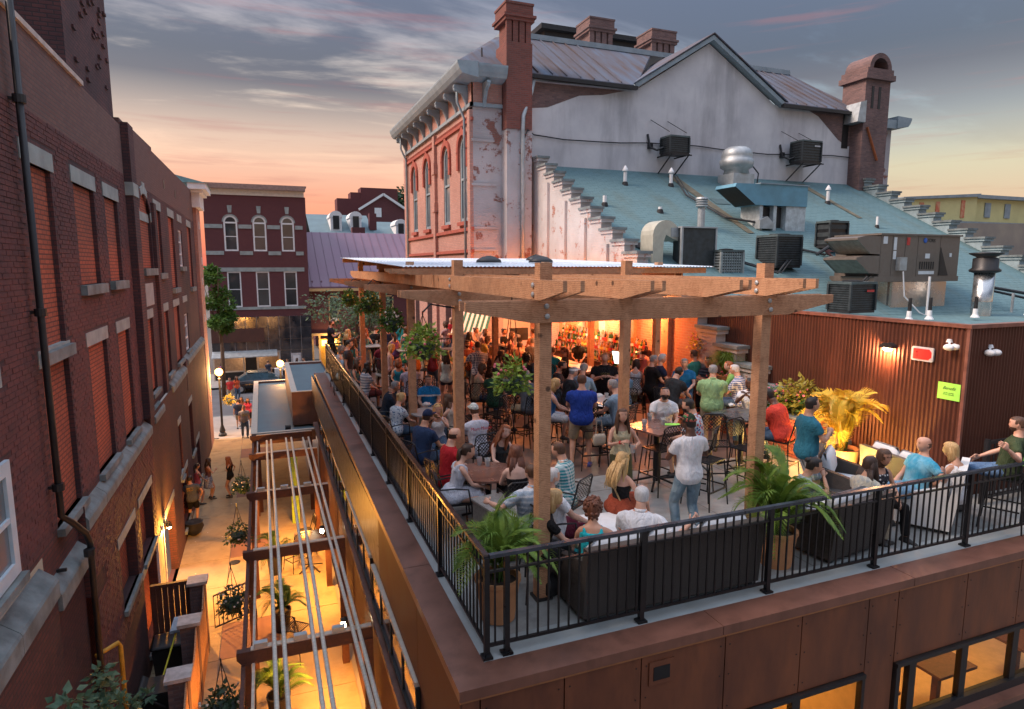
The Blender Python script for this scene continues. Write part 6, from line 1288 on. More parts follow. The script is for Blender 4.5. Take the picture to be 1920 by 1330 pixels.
# sconces on the restaurant wall posts
for i, (y, lab) in enumerate(((12.3, 'bright round wall sconce on the restaurant side of the alley, below the middle beam'), (8.9, 'bright round wall sconce near the bottom edge, on the restaurant side of the alley'), (17.2, 'wall sconce glowing under the third alley beam'), (20.8, 'wall sconce glowing under the far alley beam'), (6, 'wall sconce out of sight at the near end of the alley patio'))):
    x = 1.2; zz = -3.3; t = thing('wall_sconce', lab, 'lamp', (x, y, zz), 0, 'sconces on the restaurant wall')
    B(MB().box(.02, .12, -.06, .06, -.1, .1).lathe([(.07, .08), (.075, .12), (.02, .14)], n=12), 'bracket', BLACKM, t); B(MB().ball((0, 0, 0), .075), 'globe', WARM, t, smooth=True); lamp(t, (x - .3, y, zz - .12), 360, (1, .37, .06), .1, spot=R(146)).rotation_euler = (0, R(22), 0)
# patio bar furniture in the alley
CST = make_chair(.75, False, True); place(CST, (.55, 19.2, GZ), R(30), 'bar stool in the lit alley patio, left one', 'stools in the alley patio')
c2 = copy_tree(CST); place(c2, (.9, 20.2, GZ), R(100), 'bar stool in the lit alley patio, behind the first', 'stools in the alley patio')
c2 = copy_tree(CST); place(c2, (.35, 14.6, GZ), R(-40), 'bar stool beside the potted palm of the alley patio', 'stools in the alley patio')
t = copy_tree(protos[('bar', TOPR.name)]); place(t, (.95, 19.0, GZ), 0, 'high table in the lit alley patio', None); t.name = 'bar_table'
gp_ = thing('green_column', 'lime green painted column under the far end of the alley frame', 'column', (.72, 22.9, GZ), world=True); B(MB().box(.6, .85, 22.8, 23.05, GZ, -2.6), 'shaft', plain('paint_lime', (.3, .5, .06), .6), gp_)
B(MB().box(-.4, 1.3, 17.9, 17.95, GZ, -4.2), 'patio_screen', CREAMP, ap) if False else None
fe = thing('iron_fence', 'low black iron fence across the alley patio edge that throws fan-like shadows', 'fence', (-1.45, 16.4, GZ), world=True)
B(MB().bar((-1.5, 16.4, GZ + .95), (-.62, 16.9, GZ + .95), .04, .03).bar((-1.5, 16.4, GZ + .12), (-.62, 16.9, GZ + .12), .03, .03), 'rail', BLACK, fe)
bf = MB().box(-.009, .009, -.009, .009, .1, .95).mesh('baluster', BLACK)
for k in range(10): link(bf, 'baluster', fe, (-.05 + k * .095, k * .054, 0))
fe2 = thing('iron_fence', 'second black iron fence panel running beside the posts of the alley patio', 'fence', (-.55, 12, GZ), world=True); B(MB().box(-.56, -.53, 10.3, 16.8, GZ + .93, GZ + .97).box(-.56, -.53, 10.3, 16.8, GZ + .1, GZ + .13), 'rail', BLACK, fe2)
for k in range(54): link(bf, 'baluster', fe2, (0, -1.6 + k * .12, 0))
# bin enclosure at the foot of the left wall
en = thing('bin_enclosure', 'bin enclosure with brick piers, stone caps and scalloped boards beside the left wall', 'fence', (-1.7, 14, GZ), world=True)
ey = [15.66, 13.83, 11.95, 10.0]
for y in ey:
    pr_ = B(MB().box(-1.9, -1.58, y - .16, y + .16, GZ, -3.47), 'brick_pier', BR_CHP, en); B(MB().box(-1.95, -1.52, y - .21, y + .21, -3.47, -3.4), 'stone_cap', plain('cap_stone', (.5, .45, .44), .8), pr_)
for i in range(3):
    y0, y1 = ey[i + 1] + .16, ey[i] - .16; n = 11
    for k in range(n):
        ya_, yb_ = y0 + (y1 - y0) * k / n, y0 + (y1 - y0) * (k + 1) / n - .008
        zt = lambda y_: -3.5 - .34 * math.sin(math.pi * (y_ - y0) / (y1 - y0))
        B(MB().prism([(-1.62, ya_, GZ), (-1.62, yb_, GZ), (-1.62, yb_, zt(yb_)), (-1.62, ya_, zt(ya_))], (.03, 0, 0)), 'fence_board', CEDAR, en)
for k in range(7): B(MB().box(-2.72 + k * .118, -2.61 + k * .118, 15.7, 15.73, GZ, -3.5), 'back_board', CEDARD, en)
B(MB().box(-2.72, -1.9, 15.68, 15.78, -3.5, -3.42), 'back_rail', CEDARD, en)
def bin_(label, x, y, lidm, tilt):
    t = thing('wheelie_bin', label, 'bin', (x, y, GZ), R(90)); B(MB().loft([[(-.24, -.24, 0), (.24, -.24, 0), (.24, .24, 0), (-.24, .24, 0)], [(-.3, -.32, .95), (.3, -.32, .95), (.3, .3, .95), (-.3, .3, .95)]]), 'bin_body', BLACKM, t)
    l = B(pillow(MB(), -.32, .32, -.6, .04, 0, .07), 'lid', lidm, t, smooth=True); l.location = (0, .28, .96); l.rotation_euler = (R(tilt), 0, 0)
    for s_ in (-1, 1): B(MB().tube([(s_ * .25, .26, .1), (s_ * .31, .26, .1)], .1, 12), 'wheel', BLACKM, t)
LID = plain('lid_grey', (.16, .18, .19), .35)
bin_('dark wheeled bin with a glossy grey lid, nearest in the enclosure', -2.2, 11.6, LID, 0); bin_('black wheeled bin with its lid raised in the middle of the enclosure', -2.3, 13.1, BLACKM, 40); bin_('black wheeled bin at the far end of the enclosure', -2.25, 14.6, BLACKM, 0)
t = thing('broom', 'broom with a yellow handle and pale blue dustpan leaning in the bin enclosure', 'broom', (-2.1, 13.9, -4.1), world=True); B(MB().tube([(-2.3, 13.2, -4.5), (-2.05, 14.2, -3.85)], .018, 6), 'handle', plain('handle_yellow', (.7, .6, .05), .5), t); B(MB().prism([(-2.15, 14.1, -3.8), (-1.85, 14.15, -3.8), (-1.85, 14.45, -3.7), (-2.1, 14.5, -3.7)], (0, 0, .06)), 'dustpan', plain('dustpan', (.35, .42, .5), .5), t)
t = thing('grey_hose', 'loop of thick grey corrugated hose by the nearest bin', 'hose', (-2.3, 10.7, -4), world=True); B(MB().tube([(-2.55, 10.5, -4.6), (-2.55, 10.7, -4.1), (-2.45, 10.9, -3.85), (-2.25, 11.0, -3.85), (-2.12, 11.0, -4.1), (-2.1, 10.9, -4.6)], .07, 10), 'hose', plain('hose_grey', (.25, .24, .27), .6), t, smooth=True)
t = thing('yellow_gas_pipe', 'yellow gas pipe bent at the top, standing by the left wall at the bottom edge', 'pipe', (-2.45, 11.5, GZ), world=True); pa, pb = PX(192, 1213, -2.62), PX(224, 1213, -2.5); B(MB().tube([(-2.66, pa.y - .25, pa.z), (-2.4, pa.y, pa.z + .02), (-2.38, pa.y + .02, pa.z - .06), (-2.38, pa.y + .02, GZ)], .035, 8), 'pipe', plain('gas_yellow', (.62, .3, .03), .5), t, smooth=True)
mb = MB(); rg = random.Random(8)
for u, v in ((130, 1318), (190, 1262), (200, 1290), (215, 1315), (270, 1305), (180, 1325), (240, 1325)):
    p = PX(u, v, -2.35); leaves(mb, p, (.17, .17, .12), 46, .085, rg)
w_ = B(mb, 'weeds', LEAFA); w_['kind'] = 'stuff'
t = thing('black_urn', 'round black urn planter on the alley floor by the man in the printed grey tee', 'planter', (-2.55, 23.0, GZ)); B(MB().lathe([(.1, 0), (.24, .12), (.32, .3), (.27, .44), (.3, .47), (.24, .46), (.02, .42)], n=20), 'urn', BLACKM, t, smooth=True)
# street lamps
def street_lamp(label, x, y, h, e, grp='globe street lamps'):
    t = thing('street_lamp', label, 'street lamp', (x, y, GZ), 0, grp)
    B(MB().lathe([(.2, 0), (.2, .1), (.13, .2), (.15, .3), (.09, .5), (.06, .6), (.05, h - .4), (.09, h - .35), (.05, h - .28), (.1, h - .2)], n=12), 'pole', BLACKM, t, smooth=False)
    B(MB().ball((0, 0, h + .02), .2, 16, 10), 'globe', emit('globe', (1, .42, .1), 5), t, smooth=True); lamp(t, (x, y - .35, GZ + h), e, (1, .48, .16), .25)
    return t
street_lamp('tall black street lamp with a glowing globe at the left wall end of the alley', -2.35, 36.6, 3.45, 330)
street_lamp('glowing globe street lamp just beyond the blue-grey canopy roof', .75, 38.2, 3.5, 220)
t = basket('flower basket hanging beside the left street lamp', -1.95, 37, -3.35, .33, 66, LEAFY, FLY, .5, 'street flower baskets', n=300)
# parked car
car = thing('parked_car', 'dark sedan with a bluish roof parked across the street at the end of the alley', 'car', (-.4, 50.2, GZ - .12))
sec = [(-2.25, .35, .62, .72), (-2.1, .3, .75, .82), (-1.6, .28, .86, .88), (-.9, .28, .92, .9), (0, .28, .93, .9), (.9, .28, .93, .9), (1.6, .28, .9, .88), (2.1, .3, .82, .84), (2.3, .38, .66, .74)]
mb = MB(); mb.loft([[(x, -w_, zb), (x, -w_ * 1.02, (zb + zt) / 2), (x, -w_ * .93, zt), (x, 0, zt + .03), (x, w_ * .93, zt), (x, w_ * 1.02, (zb + zt) / 2), (x, w_, zb)] for x, zb, zt, w_ in sec]); B(mb, 'body', plain('car_black', (.025, .02, .022), .2, metal=.3, spec=.8, bump=0), car, smooth=True)
mb = MB(); mb.loft([[(x, -w_, zb), (x, -w_ * .84, zt), (x, 0, zt + .02), (x, w_ * .84, zt), (x, w_, zb)] for x, zb, zt, w_ in ((-1.75, .88, .9, .8), (-1.0, .9, 1.32, .8), (-.2, .92, 1.42, .8), (.5, .92, 1.38, .8), (1.25, .92, .95, .8))]); B(mb, 'cabin_glass', plain('car_glass', (.05, .11, .15), .08, metal=.2, spec=.9, bump=0), car, smooth=False)
B(MB().box(-.95, .5, -.6, .6, 1.4, 1.44), 'roof', plain('car_roof', (.04, .07, .09), .15, metal=.4, bump=0), car)
for x in (-1.4, 1.45):
    for s_ in (-1, 1):
        w_ = B(MB().tube([(x, s_ * .78, .32), (x, s_ * .93, .32)], .32, 18), 'wheel', BLACKM, car); B(MB().tube([(x, s_ * .93, .32), (x, s_ * .945, .32)], .19, 12), 'rim', GALV, w_)
for s_ in (-1, 1): B(MB().ball((2.2, s_ * .6, .62), (.1, .14, .07), 8, 5), 'headlight', plain('headlight', (.6, .6, .6), .2), car)
t = thing('newspaper_box', 'white notice box on the pavement before the shop building', 'box', (.9, 52.6, GZ)); B(MB().box(-.3, .3, -.25, .25, .1, 1.1).box(-.2, .2, -.26, -.25, .6, 1.0), 'box', WHITEP, t)
# ================================================================== people
def skinm(name, c):
    m, t, p = newm(name); n1 = N(t, 'ShaderNodeTexNoise', inp={0: pos(t, True), 2: 9., 3: 4.}).outputs[0]
    t.links.new(ramp(t, n1, [(.3, (c[0] * .82, c[1] * .74, c[2] * .7)), (.7, c)], lin=True), p.inputs['Base Color']); p.inputs['Roughness'].default_value = .5
    p.inputs['Subsurface Weight'].default_value = 0; return m
SK = {'l': skinm('skin_light', (.64, .38, .28)), 'p': skinm('skin_pale', (.72, .48, .39)), 't': skinm('skin_tan', (.54, .3, .2)), 'd': skinm('skin_dark', (.11, .052, .034)), 'b': skinm('skin_brown', (.2, .1, .065))}
EYEM = plain('eye_dark', (.02, .015, .012), .3, bump=0); LIPM = plain('lip', (.38, .13, .11), .5, bump=0)
def hairm(name, c, c2): return plain('hair_' + name, c, .5, c2=c2, sc=14, bump=.6, bsc=40, bd=.006, obj=True, stretch=(5, 5, .8), spec=.4)
HR = {'blk': hairm('black', (.025, .02, .018), (.01, .008, .008)), 'brn': hairm('brown', (.12, .06, .035), (.05, .025, .015)), 'dbr': hairm('dark_brown', (.06, .032, .02), (.022, .012, .01)), 'bln': hairm('blonde', (.62, .42, .19), (.34, .2, .08)), 'red': hairm('red', (.36, .12, .045), (.2, .06, .025)), 'gry': hairm('grey', (.34, .33, .33), (.16, .155, .155)), 'wht': hairm('white', (.58, .58, .58), (.4, .4, .4)), 'aub': hairm('auburn', (.2, .075, .04), (.08, .03, .02))}
CM = {}
def cloth(key):
    """'name:pattern:r,g,b[:r,g,b]'"""
    if key in CM: return CM[key]
    nm, pt, *cs_ = key.split(':'); cols = [tuple(float(x) for x in c.split(',')) for c in cs_]
    m, t, p = newm('fabric_' + nm); P = pos(t, True); s = N(t, 'ShaderNodeSeparateXYZ', inp={0: P}); c = cols[0]
    wr = N(t, 'ShaderNodeTexNoise', inp={0: N(t, 'ShaderNodeMapping', inp={0: P, 3: (1, 1, .5)}).outputs[0], 2: 7., 3: 5., 4: .6, 8: 1.6}).outputs[0]
    base = ramp(t, wr, [(.3, tuple(x * .78 for x in c)), (.7, c)], lin=True)
    if pt == 'plaid':
        a = math_(t, 'GREATER_THAN', math_(t, 'FRACT', math_(t, 'MULTIPLY', math_(t, 'ADD', s.outputs[0], s.outputs[1]), 22.)), .5); b = math_(t, 'GREATER_THAN', math_(t, 'FRACT', math_(t, 'MULTIPLY', s.outputs[2], 22.)), .5)
        base = mixc(t, math_(t, 'MULTIPLY', math_(t, 'ADD', a, b), .5), base, cols[1])
    elif pt == 'stripe':
        b = math_(t, 'GREATER_THAN', math_(t, 'FRACT', math_(t, 'MULTIPLY', s.outputs[2], 14.)), .62); base = mixc(t, b, base, cols[1])
    elif pt == 'vstripe':
        b = math_(t, 'GREATER_THAN', math_(t, 'FRACT', math_(t, 'MULTIPLY', s.outputs[0], 24.)), .6); base = mixc(t, b, base, cols[1])
    elif pt == 'band':
        b = math_(t, 'MULTIPLY', math_(t, 'GREATER_THAN', s.outputs[2], .84), math_(t, 'LESS_THAN', s.outputs[2], .88)); base = mixc(t, b, base, cols[1])
    elif pt in ('floral', 'print'):
        v = N(t, 'ShaderNodeTexVoronoi', inp={0: P, 2: 17. if pt == 'floral' else 26.}); b = math_(t, 'LESS_THAN', v.outputs['Distance'], .42 if pt == 'floral' else .36)
        base = mixc(t, b, base, cols[1])
        if len(cols) > 2: v2 = N(t, 'ShaderNodeTexVoronoi', inp={0: N(t, 'ShaderNodeMapping', inp={0: P, 1: (.3, .2, .1)}).outputs[0], 2: 15.}); base = mixc(t, math_(t, 'LESS_THAN', v2.outputs['Distance'], .3), base, cols[2])
    elif pt == 'wash':
        b = N(t, 'ShaderNodeTexNoise', inp={0: P, 2: 5., 3: 3.}).outputs[0]; base = mixc(t, N(t, 'ShaderNodeMapRange', inp={0: b, 1: .4, 2: .65}).outputs[0], base, cols[1])
    t.links.new(base, p.inputs['Base Color']); p.inputs['Roughness'].default_value = .88; p.inputs['Specular IOR Level'].default_value = .25
    bumpit(t, p, wr, 1., .06); CM[key] = m; return m
def ik(a, b, l1, l2, pole):
    d = b - a; L = d.length
    if L > (l1 + l2) * .995: b = a + d * ((l1 + l2) * .995 / L); d = b - a; L = d.length
    x = (l1 * l1 - l2 * l2 + L * L) / (2 * L); hh = math.sqrt(max(0, l1 * l1 - x * x)); dn = d / L
    p = pole - dn * pole.dot(dn); p = p.normalized() if p.length > 1e-4 else Vector((0, 0, -1))
    return a + dn * x + p * hh, b
ARM = {'down': (.07, .02, -.53), 'table': (-.05, .36, -.33), 'chest': (-.09, .28, -.16), 'face': (-.12, .24, .08), 'lap': (-.03, .3, -.4), 'cross': (-.3, .2, -.26), 'wide': (.36, .06, -.02), 'reach': (-.06, .46, -.2), 'hip': (.1, -.02, -.42), 'up': (.05, .3, .12), 'knee': (.02, .4, -.34), 'back': (-.02, -.12, -.42), 'pocket': (.05, .1, -.46), 'hold': (.02, .3, -.22), 'lean': (.12, .32, -.3), 'clasp': (-.14, .33, .02), 'out': (.2, .38, -.18)}
def headmesh():
    n, m_ = 22, 16; dirs = []; 
    for j in range(m_ + 1):
        ph = math.pi * (j / m_) ; 
        for i in range(n): th = 2 * math.pi * i / n; dirs.append((math.sin(ph) * math.cos(th), math.sin(ph) * math.sin(th), math.cos(ph)))
    faces = [(j * n + i, (j + 1) * n + i, (j + 1) * n + (i + 1) % n, j * n + (i + 1) % n) for j in range(m_) for i in range(n)]
    return dirs, faces
HD, HF = headmesh()
def hp(d, fem=False, puff=0.):
    x, y, z = d; f = .97 if fem else 1.
    px, py, pz = x * .083 * f, y * .099, z * (.1 if z > 0 else .116); w4 = ((1 - abs(z) ** 2.7) ** .37 / max(1e-3, math.sqrt(max(1e-6, 1 - z * z)))) if 0 < z < .999 else 1.; px *= min(w4, 1.6); py *= min(w4, 1.6)
    if z < 0:
        t = -z; px *= 1 - .34 * t * t - (.06 * t if fem else 0); py = py * (1 - .10 * t) + .012 * t * (1 if y > 0 else -.6) - (.025 * t if y < 0 else 0)
    if y > .55:
        fw = (y - .55) / .45; py -= .006 * fw
        nz = math.exp(-((x / .13) ** 2 + ((z + .18) / .17) ** 2)); py += .022 * nz
        for sx in (-1, 1): py -= .010 * math.exp(-(((x - sx * .36) / .16) ** 2 + ((z - .1) / .13) ** 2))
        py += .006 * math.exp(-((x / .35) ** 2 + ((z - .3) / .1) ** 2)); py -= .006 * math.exp(-((x / .25) ** 2 + ((z + .72) / .06) ** 2)) * 0
        py += .006 * math.exp(-((x / .25) ** 2 + ((z + .85) / .15) ** 2))
    r = 1 + puff; return Vector((px * r, py * r, pz * r))
def inface(d, low=-.1):
    x, y, z = d; return (y > .18 and z < .52 + .0 * x) or (abs(x) > .5 and y > -.15 and z < low) or (z < -.45)
def frame(o, X, Y, Z):
    return Matrix(((X.x, Y.x, Z.x, o.x), (X.y, Y.y, Z.y, o.y), (X.z, Y.z, Z.z, o.z), (0, 0, 0, 1)))
PEND = []      # bodies and garments grown from skeletons, baked together below
NP = [0]
PUSH = (('white-haired man', 1.04), ('turquoise tank', 1.03), ('pale armchair', 1.1), ('white lounge chair', 1.1), ('right-hand sofa', 1.06), ('right-hand palm', 1.07), ('pale blue striped', 1.04))
def person(label, u, v, face, pose='stand', top=None, bot=None, hair=('short', 'brn'), skin='l', h=1.75, fem=False, bulk=1., arms=('down', 'down'), lean=0., side=0., hy=0., hpch=0., hroll=0., seat=None, chair=None, shoes=(.03, .03, .03), z0=0., xy=None, extra=(), hold=None, stance=.1, sleeve=None, skirt=None, feet=None, grp='guests on the roof terrace', far=False, chlab=None, push=1.):
    push = next((b for a_, b in PUSH if a_ in label), push); NP[0] += 1; rg = random.Random(NP[0] * 7 + 1); s = h / 1.75
    if pose == 'sit' and seat is None: seat = .45
    if pose == 'stool': seat = .76
    if pose in ('sit', 'stool') and not lean: lean = 8
    hip = Vector((0, 0, .93 * s)) if seat is None else Vector((0, 0, seat + .1))
    S_ = Vector((math.sin(R(side)), math.sin(R(lean)), math.cos(R(lean)) * math.cos(R(side)))).normalized(); X = Vector((1, 0, 0)); X = (X - S_ * X.dot(S_)).normalized(); F = S_.cross(X)
    U = lambda a, b, c: hip + (X * a + F * b + S_ * c) * s
    hc = U(0, .035, .672) + Vector((0, .02 + .0012 * lean, 0))
    Zh = (S_ * .45 + Vector((0, 0, .6))).normalized(); Mh = Matrix.Translation(hc) @ Matrix.Rotation(R(-hy), 4, 'Z') @ Matrix.Rotation(R(-hpch), 4, 'X') @ Matrix.Rotation(R(hroll), 4, 'Y')
    # where the head stands in the place
    if xy is None:
        q = PZ(u, v, z0 + hc.z); azc = math.degrees(math.atan2(q.x, q.y)); hd = azc + face
        a = R(-hd); off = Vector((hc.x * math.cos(a) - hc.y * math.sin(a), hc.x * math.sin(a) + hc.y * math.cos(a))); loc = Vector(((q.x - off.x) * push, (q.y - off.y) * push, z0))
    else: hd = face; a = R(-hd); loc = Vector((xy[0], xy[1], z0))
    root = thing('person', label, 'person', loc, a, grp); vox = .014 if (not far and loc.length < 10.5) else (.019 if not far and loc.length < 16 else .026)
    W_ = (.93 if fem else 1.) * bulk
    # torso rings
    if fem: TR = [(-.13, .11, .085, 0), (-.05, .168, .115, -.01), (.03, .165, .11, 0), (.13, .122, .09, .005), (.22, .128, .092, .01), (.32, .15, .115, .02), (.41, .152, .09, 0), (.465, .135, .07, -.01), (.505, .07, .055, -.005), (.55, .047, .05, .0), (.62, .046, .05, .015)]
    else: TR = [(-.13, .11, .09, 0), (-.05, .16, .115, -.01), (.03, .162, .115, 0), (.13, .15, .108, .01), (.22, .158, .11, .01), (.33, .178, .12, .012), (.42, .182, .1, 0), (.47, .155, .078, -.01), (.51, .082, .062, -.005), (.55, .057, .058, .0), (.62, .056, .06, .015)]
    def torso(mb, lo, hi, inf, hemflare=0., up=1.):
        rings = []
        seq = [r for r in TR if lo <= r[0] <= hi]
        for (c, rx, ry, oy) in seq:
            b = bulk if c < .45 else 1; belly = (bulk - 1) * .5 if .0 < c < .3 else 0
            rx_, ry_ = rx * b + inf, ry * b + belly * .1 + inf
            if hemflare and c <= .05: rx_ += hemflare; ry_ += hemflare
            rings.append([U(0, oy + belly * .05, c) + (X * math.cos(2 * math.pi * k / 16) * rx_ + F * math.sin(2 * math.pi * k / 16) * ry_) * s for k in range(16)])
        return mb.loft(rings)
    body = MB(); torso(body, -1, 1, 0)
    # limbs
    shw = (.155 if fem else .178) * (1 + (bulk - 1) * .6); A = []
    for i, sx in enumerate((-1, 1)):
        sh = U(sx * shw, 0, .435); o = ARM[arms[i]] if isinstance(arms[i], str) else arms[i]
        tg = sh + Vector((o[0] * sx, o[1], o[2])) * s
        pole = Vector((sx * .8, -.35, -.9)) if o[2] > -.5 else Vector((sx * .3, -1, 0))
        el, wr = ik(sh, tg, .285 * s, .255 * s, pole); A.append((sh, el, wr, o))
        k_ = (.85 if fem else 1.) * (1 + (bulk - 1) * .5)
        body.tube([sh - X * sx * .03 * s, sh + (el - sh) * .25, sh.lerp(el, .6), el, el.lerp(wr, .35), wr, wr + (wr - el).normalized() * .02], [.05 * s * k_, .05 * s * k_, .043 * s * k_, .037 * s * k_, .039 * s * k_, .026 * s * k_, .022 * s * k_], 10)
    Lg = []
    for i, sx in enumerate((-1, 1)):
        hj = hip + Vector((sx * .088 * s * (bulk * .5 + .5), 0, -.03))
        if seat is None:
            fy = (feet[i] if feet else (.04 * sx * (1 if i else -1)) + (.03 if rg.random() < .5 else -.05)); an_ = Vector((sx * stance * s, fy, .08)); pole = Vector((sx * .15, 1, 0))
        else:
            az_ = .08 if seat < .6 else .38; yy = (.40 if seat < .6 else .34) + rg.uniform(-.06, .1); an_ = Vector((sx * (.14 + rg.uniform(-.03, .05)), feet[i] if feet else yy, az_)); pole = Vector((sx * .1, .9, 1))
        kn, an_ = ik(hj, an_, .435 * s, .43 * s, pole); Lg.append((hj, kn, an_))
        body.tube([hj + Vector((0, 0, .04)), hj.lerp(kn, .3), hj.lerp(kn, .7), kn, kn.lerp(an_, .3), kn.lerp(an_, .75), an_], [x * s * (1 + (bulk - 1) * .6) for x in (.085, .082, .066, .052, .054, .038, .034)], 12)
    # near-bare neck to head bridge
    body.tube([U(0, .0, .5), hc + Mh.to_3x3() @ Vector((0, -.02, -.05))], [.055 * s if not fem else .047 * s] * 2, 12)
    det = MB()   # head, hands: joined to the body afterwards
    hs = 1. * (s * .25 + .75)
    st = 0; det.add([Mh @ (hp(d, fem) * hs) for d in HD], HF); 
    det.m = 1
    for sx in (-1, 1):
        c_ = [Mh @ (Vector((sx * .031 + .0085 * math.cos(t), .088 + .002 * math.sin(t), .014 + .0042 * math.sin(t))) * hs) for t in (0, 1.05, 2.1, 3.14, 4.2, 5.2)]; e = [Mh @ (Vector((sx * .031, .0945, .014)) * hs)]
        det.add(c_ + e, [(i, (i + 1) % 6, 6) for i in range(6)])
    det.m = 3
    for sx in (-1, 1): det.bar(Mh @ (Vector((sx * .015, .095, .031)) * hs), Mh @ (Vector((sx * .044, .086, .032)) * hs), .004, .003)
    det.m = 2; det.bar(Mh @ (Vector((-.018, .085, -.062)) * hs), Mh @ (Vector((.018, .085, -.062)) * hs), .012, .007)
    det.m = 0
    for sx in (-1, 1): q0 = len(det.v); det.ball((0, 0, 0), (.012, .022, .034), 8, 5); det.xf(Mh @ Matrix.Translation(Vector((sx * .076, -.008, -.004)) * hs) @ Matrix.Rotation(R(sx * 12), 4, 'Z'), q0)
    hands = []
    for (sh, el, wr, o), sx in zip(A, (-1, 1)):
        d = (wr - el).normalized(); n_ = Vector((-sx * .8, .1, -.5)) if o[2] > -.45 else Vector((-sx, 0, 0)); n_ = (n_ - d * n_.dot(d)).normalized(); w = d.cross(n_)
        hk = s * (.92 if fem else 1.); pal = []
        for tt, ww, th_2 in ((0, .022, .016), (.03, .036, .015), (.075, .042, .012), (.095, .04, .01)):
            c_ = wr + d * (tt * hk); pal.append([c_ + w * math.cos(2 * math.pi * k / 8) * ww * hk + n_ * math.sin(2 * math.pi * k / 8) * th_2 * hk for k in range(8)])
        det.loft(pal); curl = 1.25 if (hold and hold[1] == (0 if sx < 0 else 1)) else .45 + rg.random() * .3
        for f_, (off_, ln) in enumerate(((-.03, .068), (-.01, .078), (.01, .074), (.029, .06))):
            p = wr + d * .09 * hk + w * off_ * hk; d1 = (d * math.cos(curl * .6) + n_ * math.sin(curl * .6)); d2 = (d * math.cos(curl * 1.6) + n_ * math.sin(curl * 1.6)); p2 = p + d1 * ln * .5 * hk; p3 = p2 + d2 * ln * .5 * hk
            det.tube([p - d * .012, p2, p3], [.0095 * hk, .0088 * hk, .007 * hk], 5)
        sgn = 1 if w.dot(Vector((0, 1, .6))) > 0 else -1
        p = wr + d * .025 * hk + w * sgn * .03 * hk; p2 = p + (d * .6 + w * sgn * .7 + n_ * .35).normalized() * .04 * hk; p3 = p2 + (d * .8 + n_ * .6 + w * sgn * .1).normalized() * .034 * hk; det.tube([p, p2, p3], [.012 * hk, .0105 * hk, .0085 * hk], 5)
        hands.append(wr + d * .075 * hk + n_ * .045)
    hm = HR[hair[1]]
    bo = B(body, 'body', SK[skin], root, smooth=True); PEND.append((bo, vox, 4, det.mesh('body_detail', [SK[skin], EYEM, LIPM, hm], True)))
    def grow(mb, nm, m, vx=None, sm=5, lab=None):
        o = B(mb, nm, m, root, smooth=True, label=lab); PEND.append((o, vx or vox * 1.15, sm, None)); return o
    # garments
    kind = top[0] if top else None; tm = cloth(top[1]) if top else None
    if kind in ('tee', 'polo', 'shirt', 'jacket', 'long'):
        mb = MB(); torso(mb, -.13 if kind != 'polo2' else -.05, .515, .02, .012); sl = {'tee': .62, 'polo': .66, 'shirt': .75, 'jacket': 2, 'long': 1.9}[kind] if sleeve is None else sleeve
        for (sh, el, wr, o), sx in zip(A, (-1, 1)):
            k_ = (.85 if fem else 1.) * (1 + (bulk - 1) * .5); pts = [sh - X * sx * .05 * s + S_ * .005, sh + X * sx * .008 + (el - sh) * .1, sh.lerp(el, min(sl, 1.))]; rr = [.064 * s * k_, .067 * s * k_, .063 * s * k_]
            if sl > 1: pts.append(el.lerp(wr, (sl - 1) * .96)); rr = [.064 * s, .064 * s, .052 * s, .04 * s]
            mb.tube(pts, rr, 12)
        g = grow(mb, {'tee': 'tee_shirt', 'polo': 'polo_shirt', 'shirt': 'shirt', 'jacket': 'jacket', 'long': 'long_sleeved_shirt'}[kind], tm)
        if kind in ('polo', 'shirt', 'jacket'): B(MB().tube([U(0, .0, .5), U(0, .005, .535)], [.078 * s, .068 * s], 14), 'collar', tm, root, smooth=True)
    elif kind in ('tank', 'dresstop', 'strapless'):
        mb = MB(); torso(mb, -.13, .42 if kind != 'strapless' else .33, .013, .008)
        for sx in (-1, 1):
            if kind != 'strapless': mb.tube([U(sx * .1, .1, .36), U(sx * .1, .075, .44), U(sx * .1, .0, .475), U(sx * .1, -.07, .44), U(sx * .1, -.085, .36)], .022 if kind == 'tank' else .03, 6)
        grow(mb, 'top' if kind != 'dresstop' else 'dress_bodice', tm)
    if skirt:
        mb = MB(); sm_ = cloth(skirt[1]); ln = skirt[0]
        if seat is None:
            rings = []
            for q, (dz, r_) in enumerate(((.1, .15), (.02, .185), (-.1, .205), (-.1 - ln * .5, .225), (-.1 - ln, .25))):
                c_ = hip + Vector((0, 0, dz * s)); rings.append([c_ + Vector((math.cos(2 * math.pi * k / 20) * r_ * (1 + .04 * math.sin(k * 2.5) * q / 3), math.sin(2 * math.pi * k / 20) * r_ * .78 * (1 + .04 * math.cos(k * 2.1) * q / 3), 0)) * s for k in range(20)])
            mb.loft(rings)
        else:
            mb.tube([hip + Vector((0, -.06, .12)), hip + Vector((0, -.02, 0)), hip + Vector((0, .15, -.02)), hip + Vector((0, .38, -.02))], [.17 * s, .21 * s, .2 * s, .19 * s], 16, flat=.62, up=(0, 0, 1)); mb.ball(hip + Vector((0, -.03, -.03)), (.24, .2, .13), 14, 8)
            if skirt[0] > .4: mb.tube([hip + Vector((0, .36, -.02)), hip + Vector((0, .44, -.25))], [.19, .2], 14, flat=.5, up=(0, 1, 0))
        grow(mb, 'skirt', sm_)
    elif bot:
        mb = MB(); bm = cloth(bot[1]); inf = .016
        torso(mb, -.13, .09, inf)
        t_end = {'shorts': .92, 'pants': 2.0, 'short_shorts': .4, 'crop': 1.6}[bot[0]]
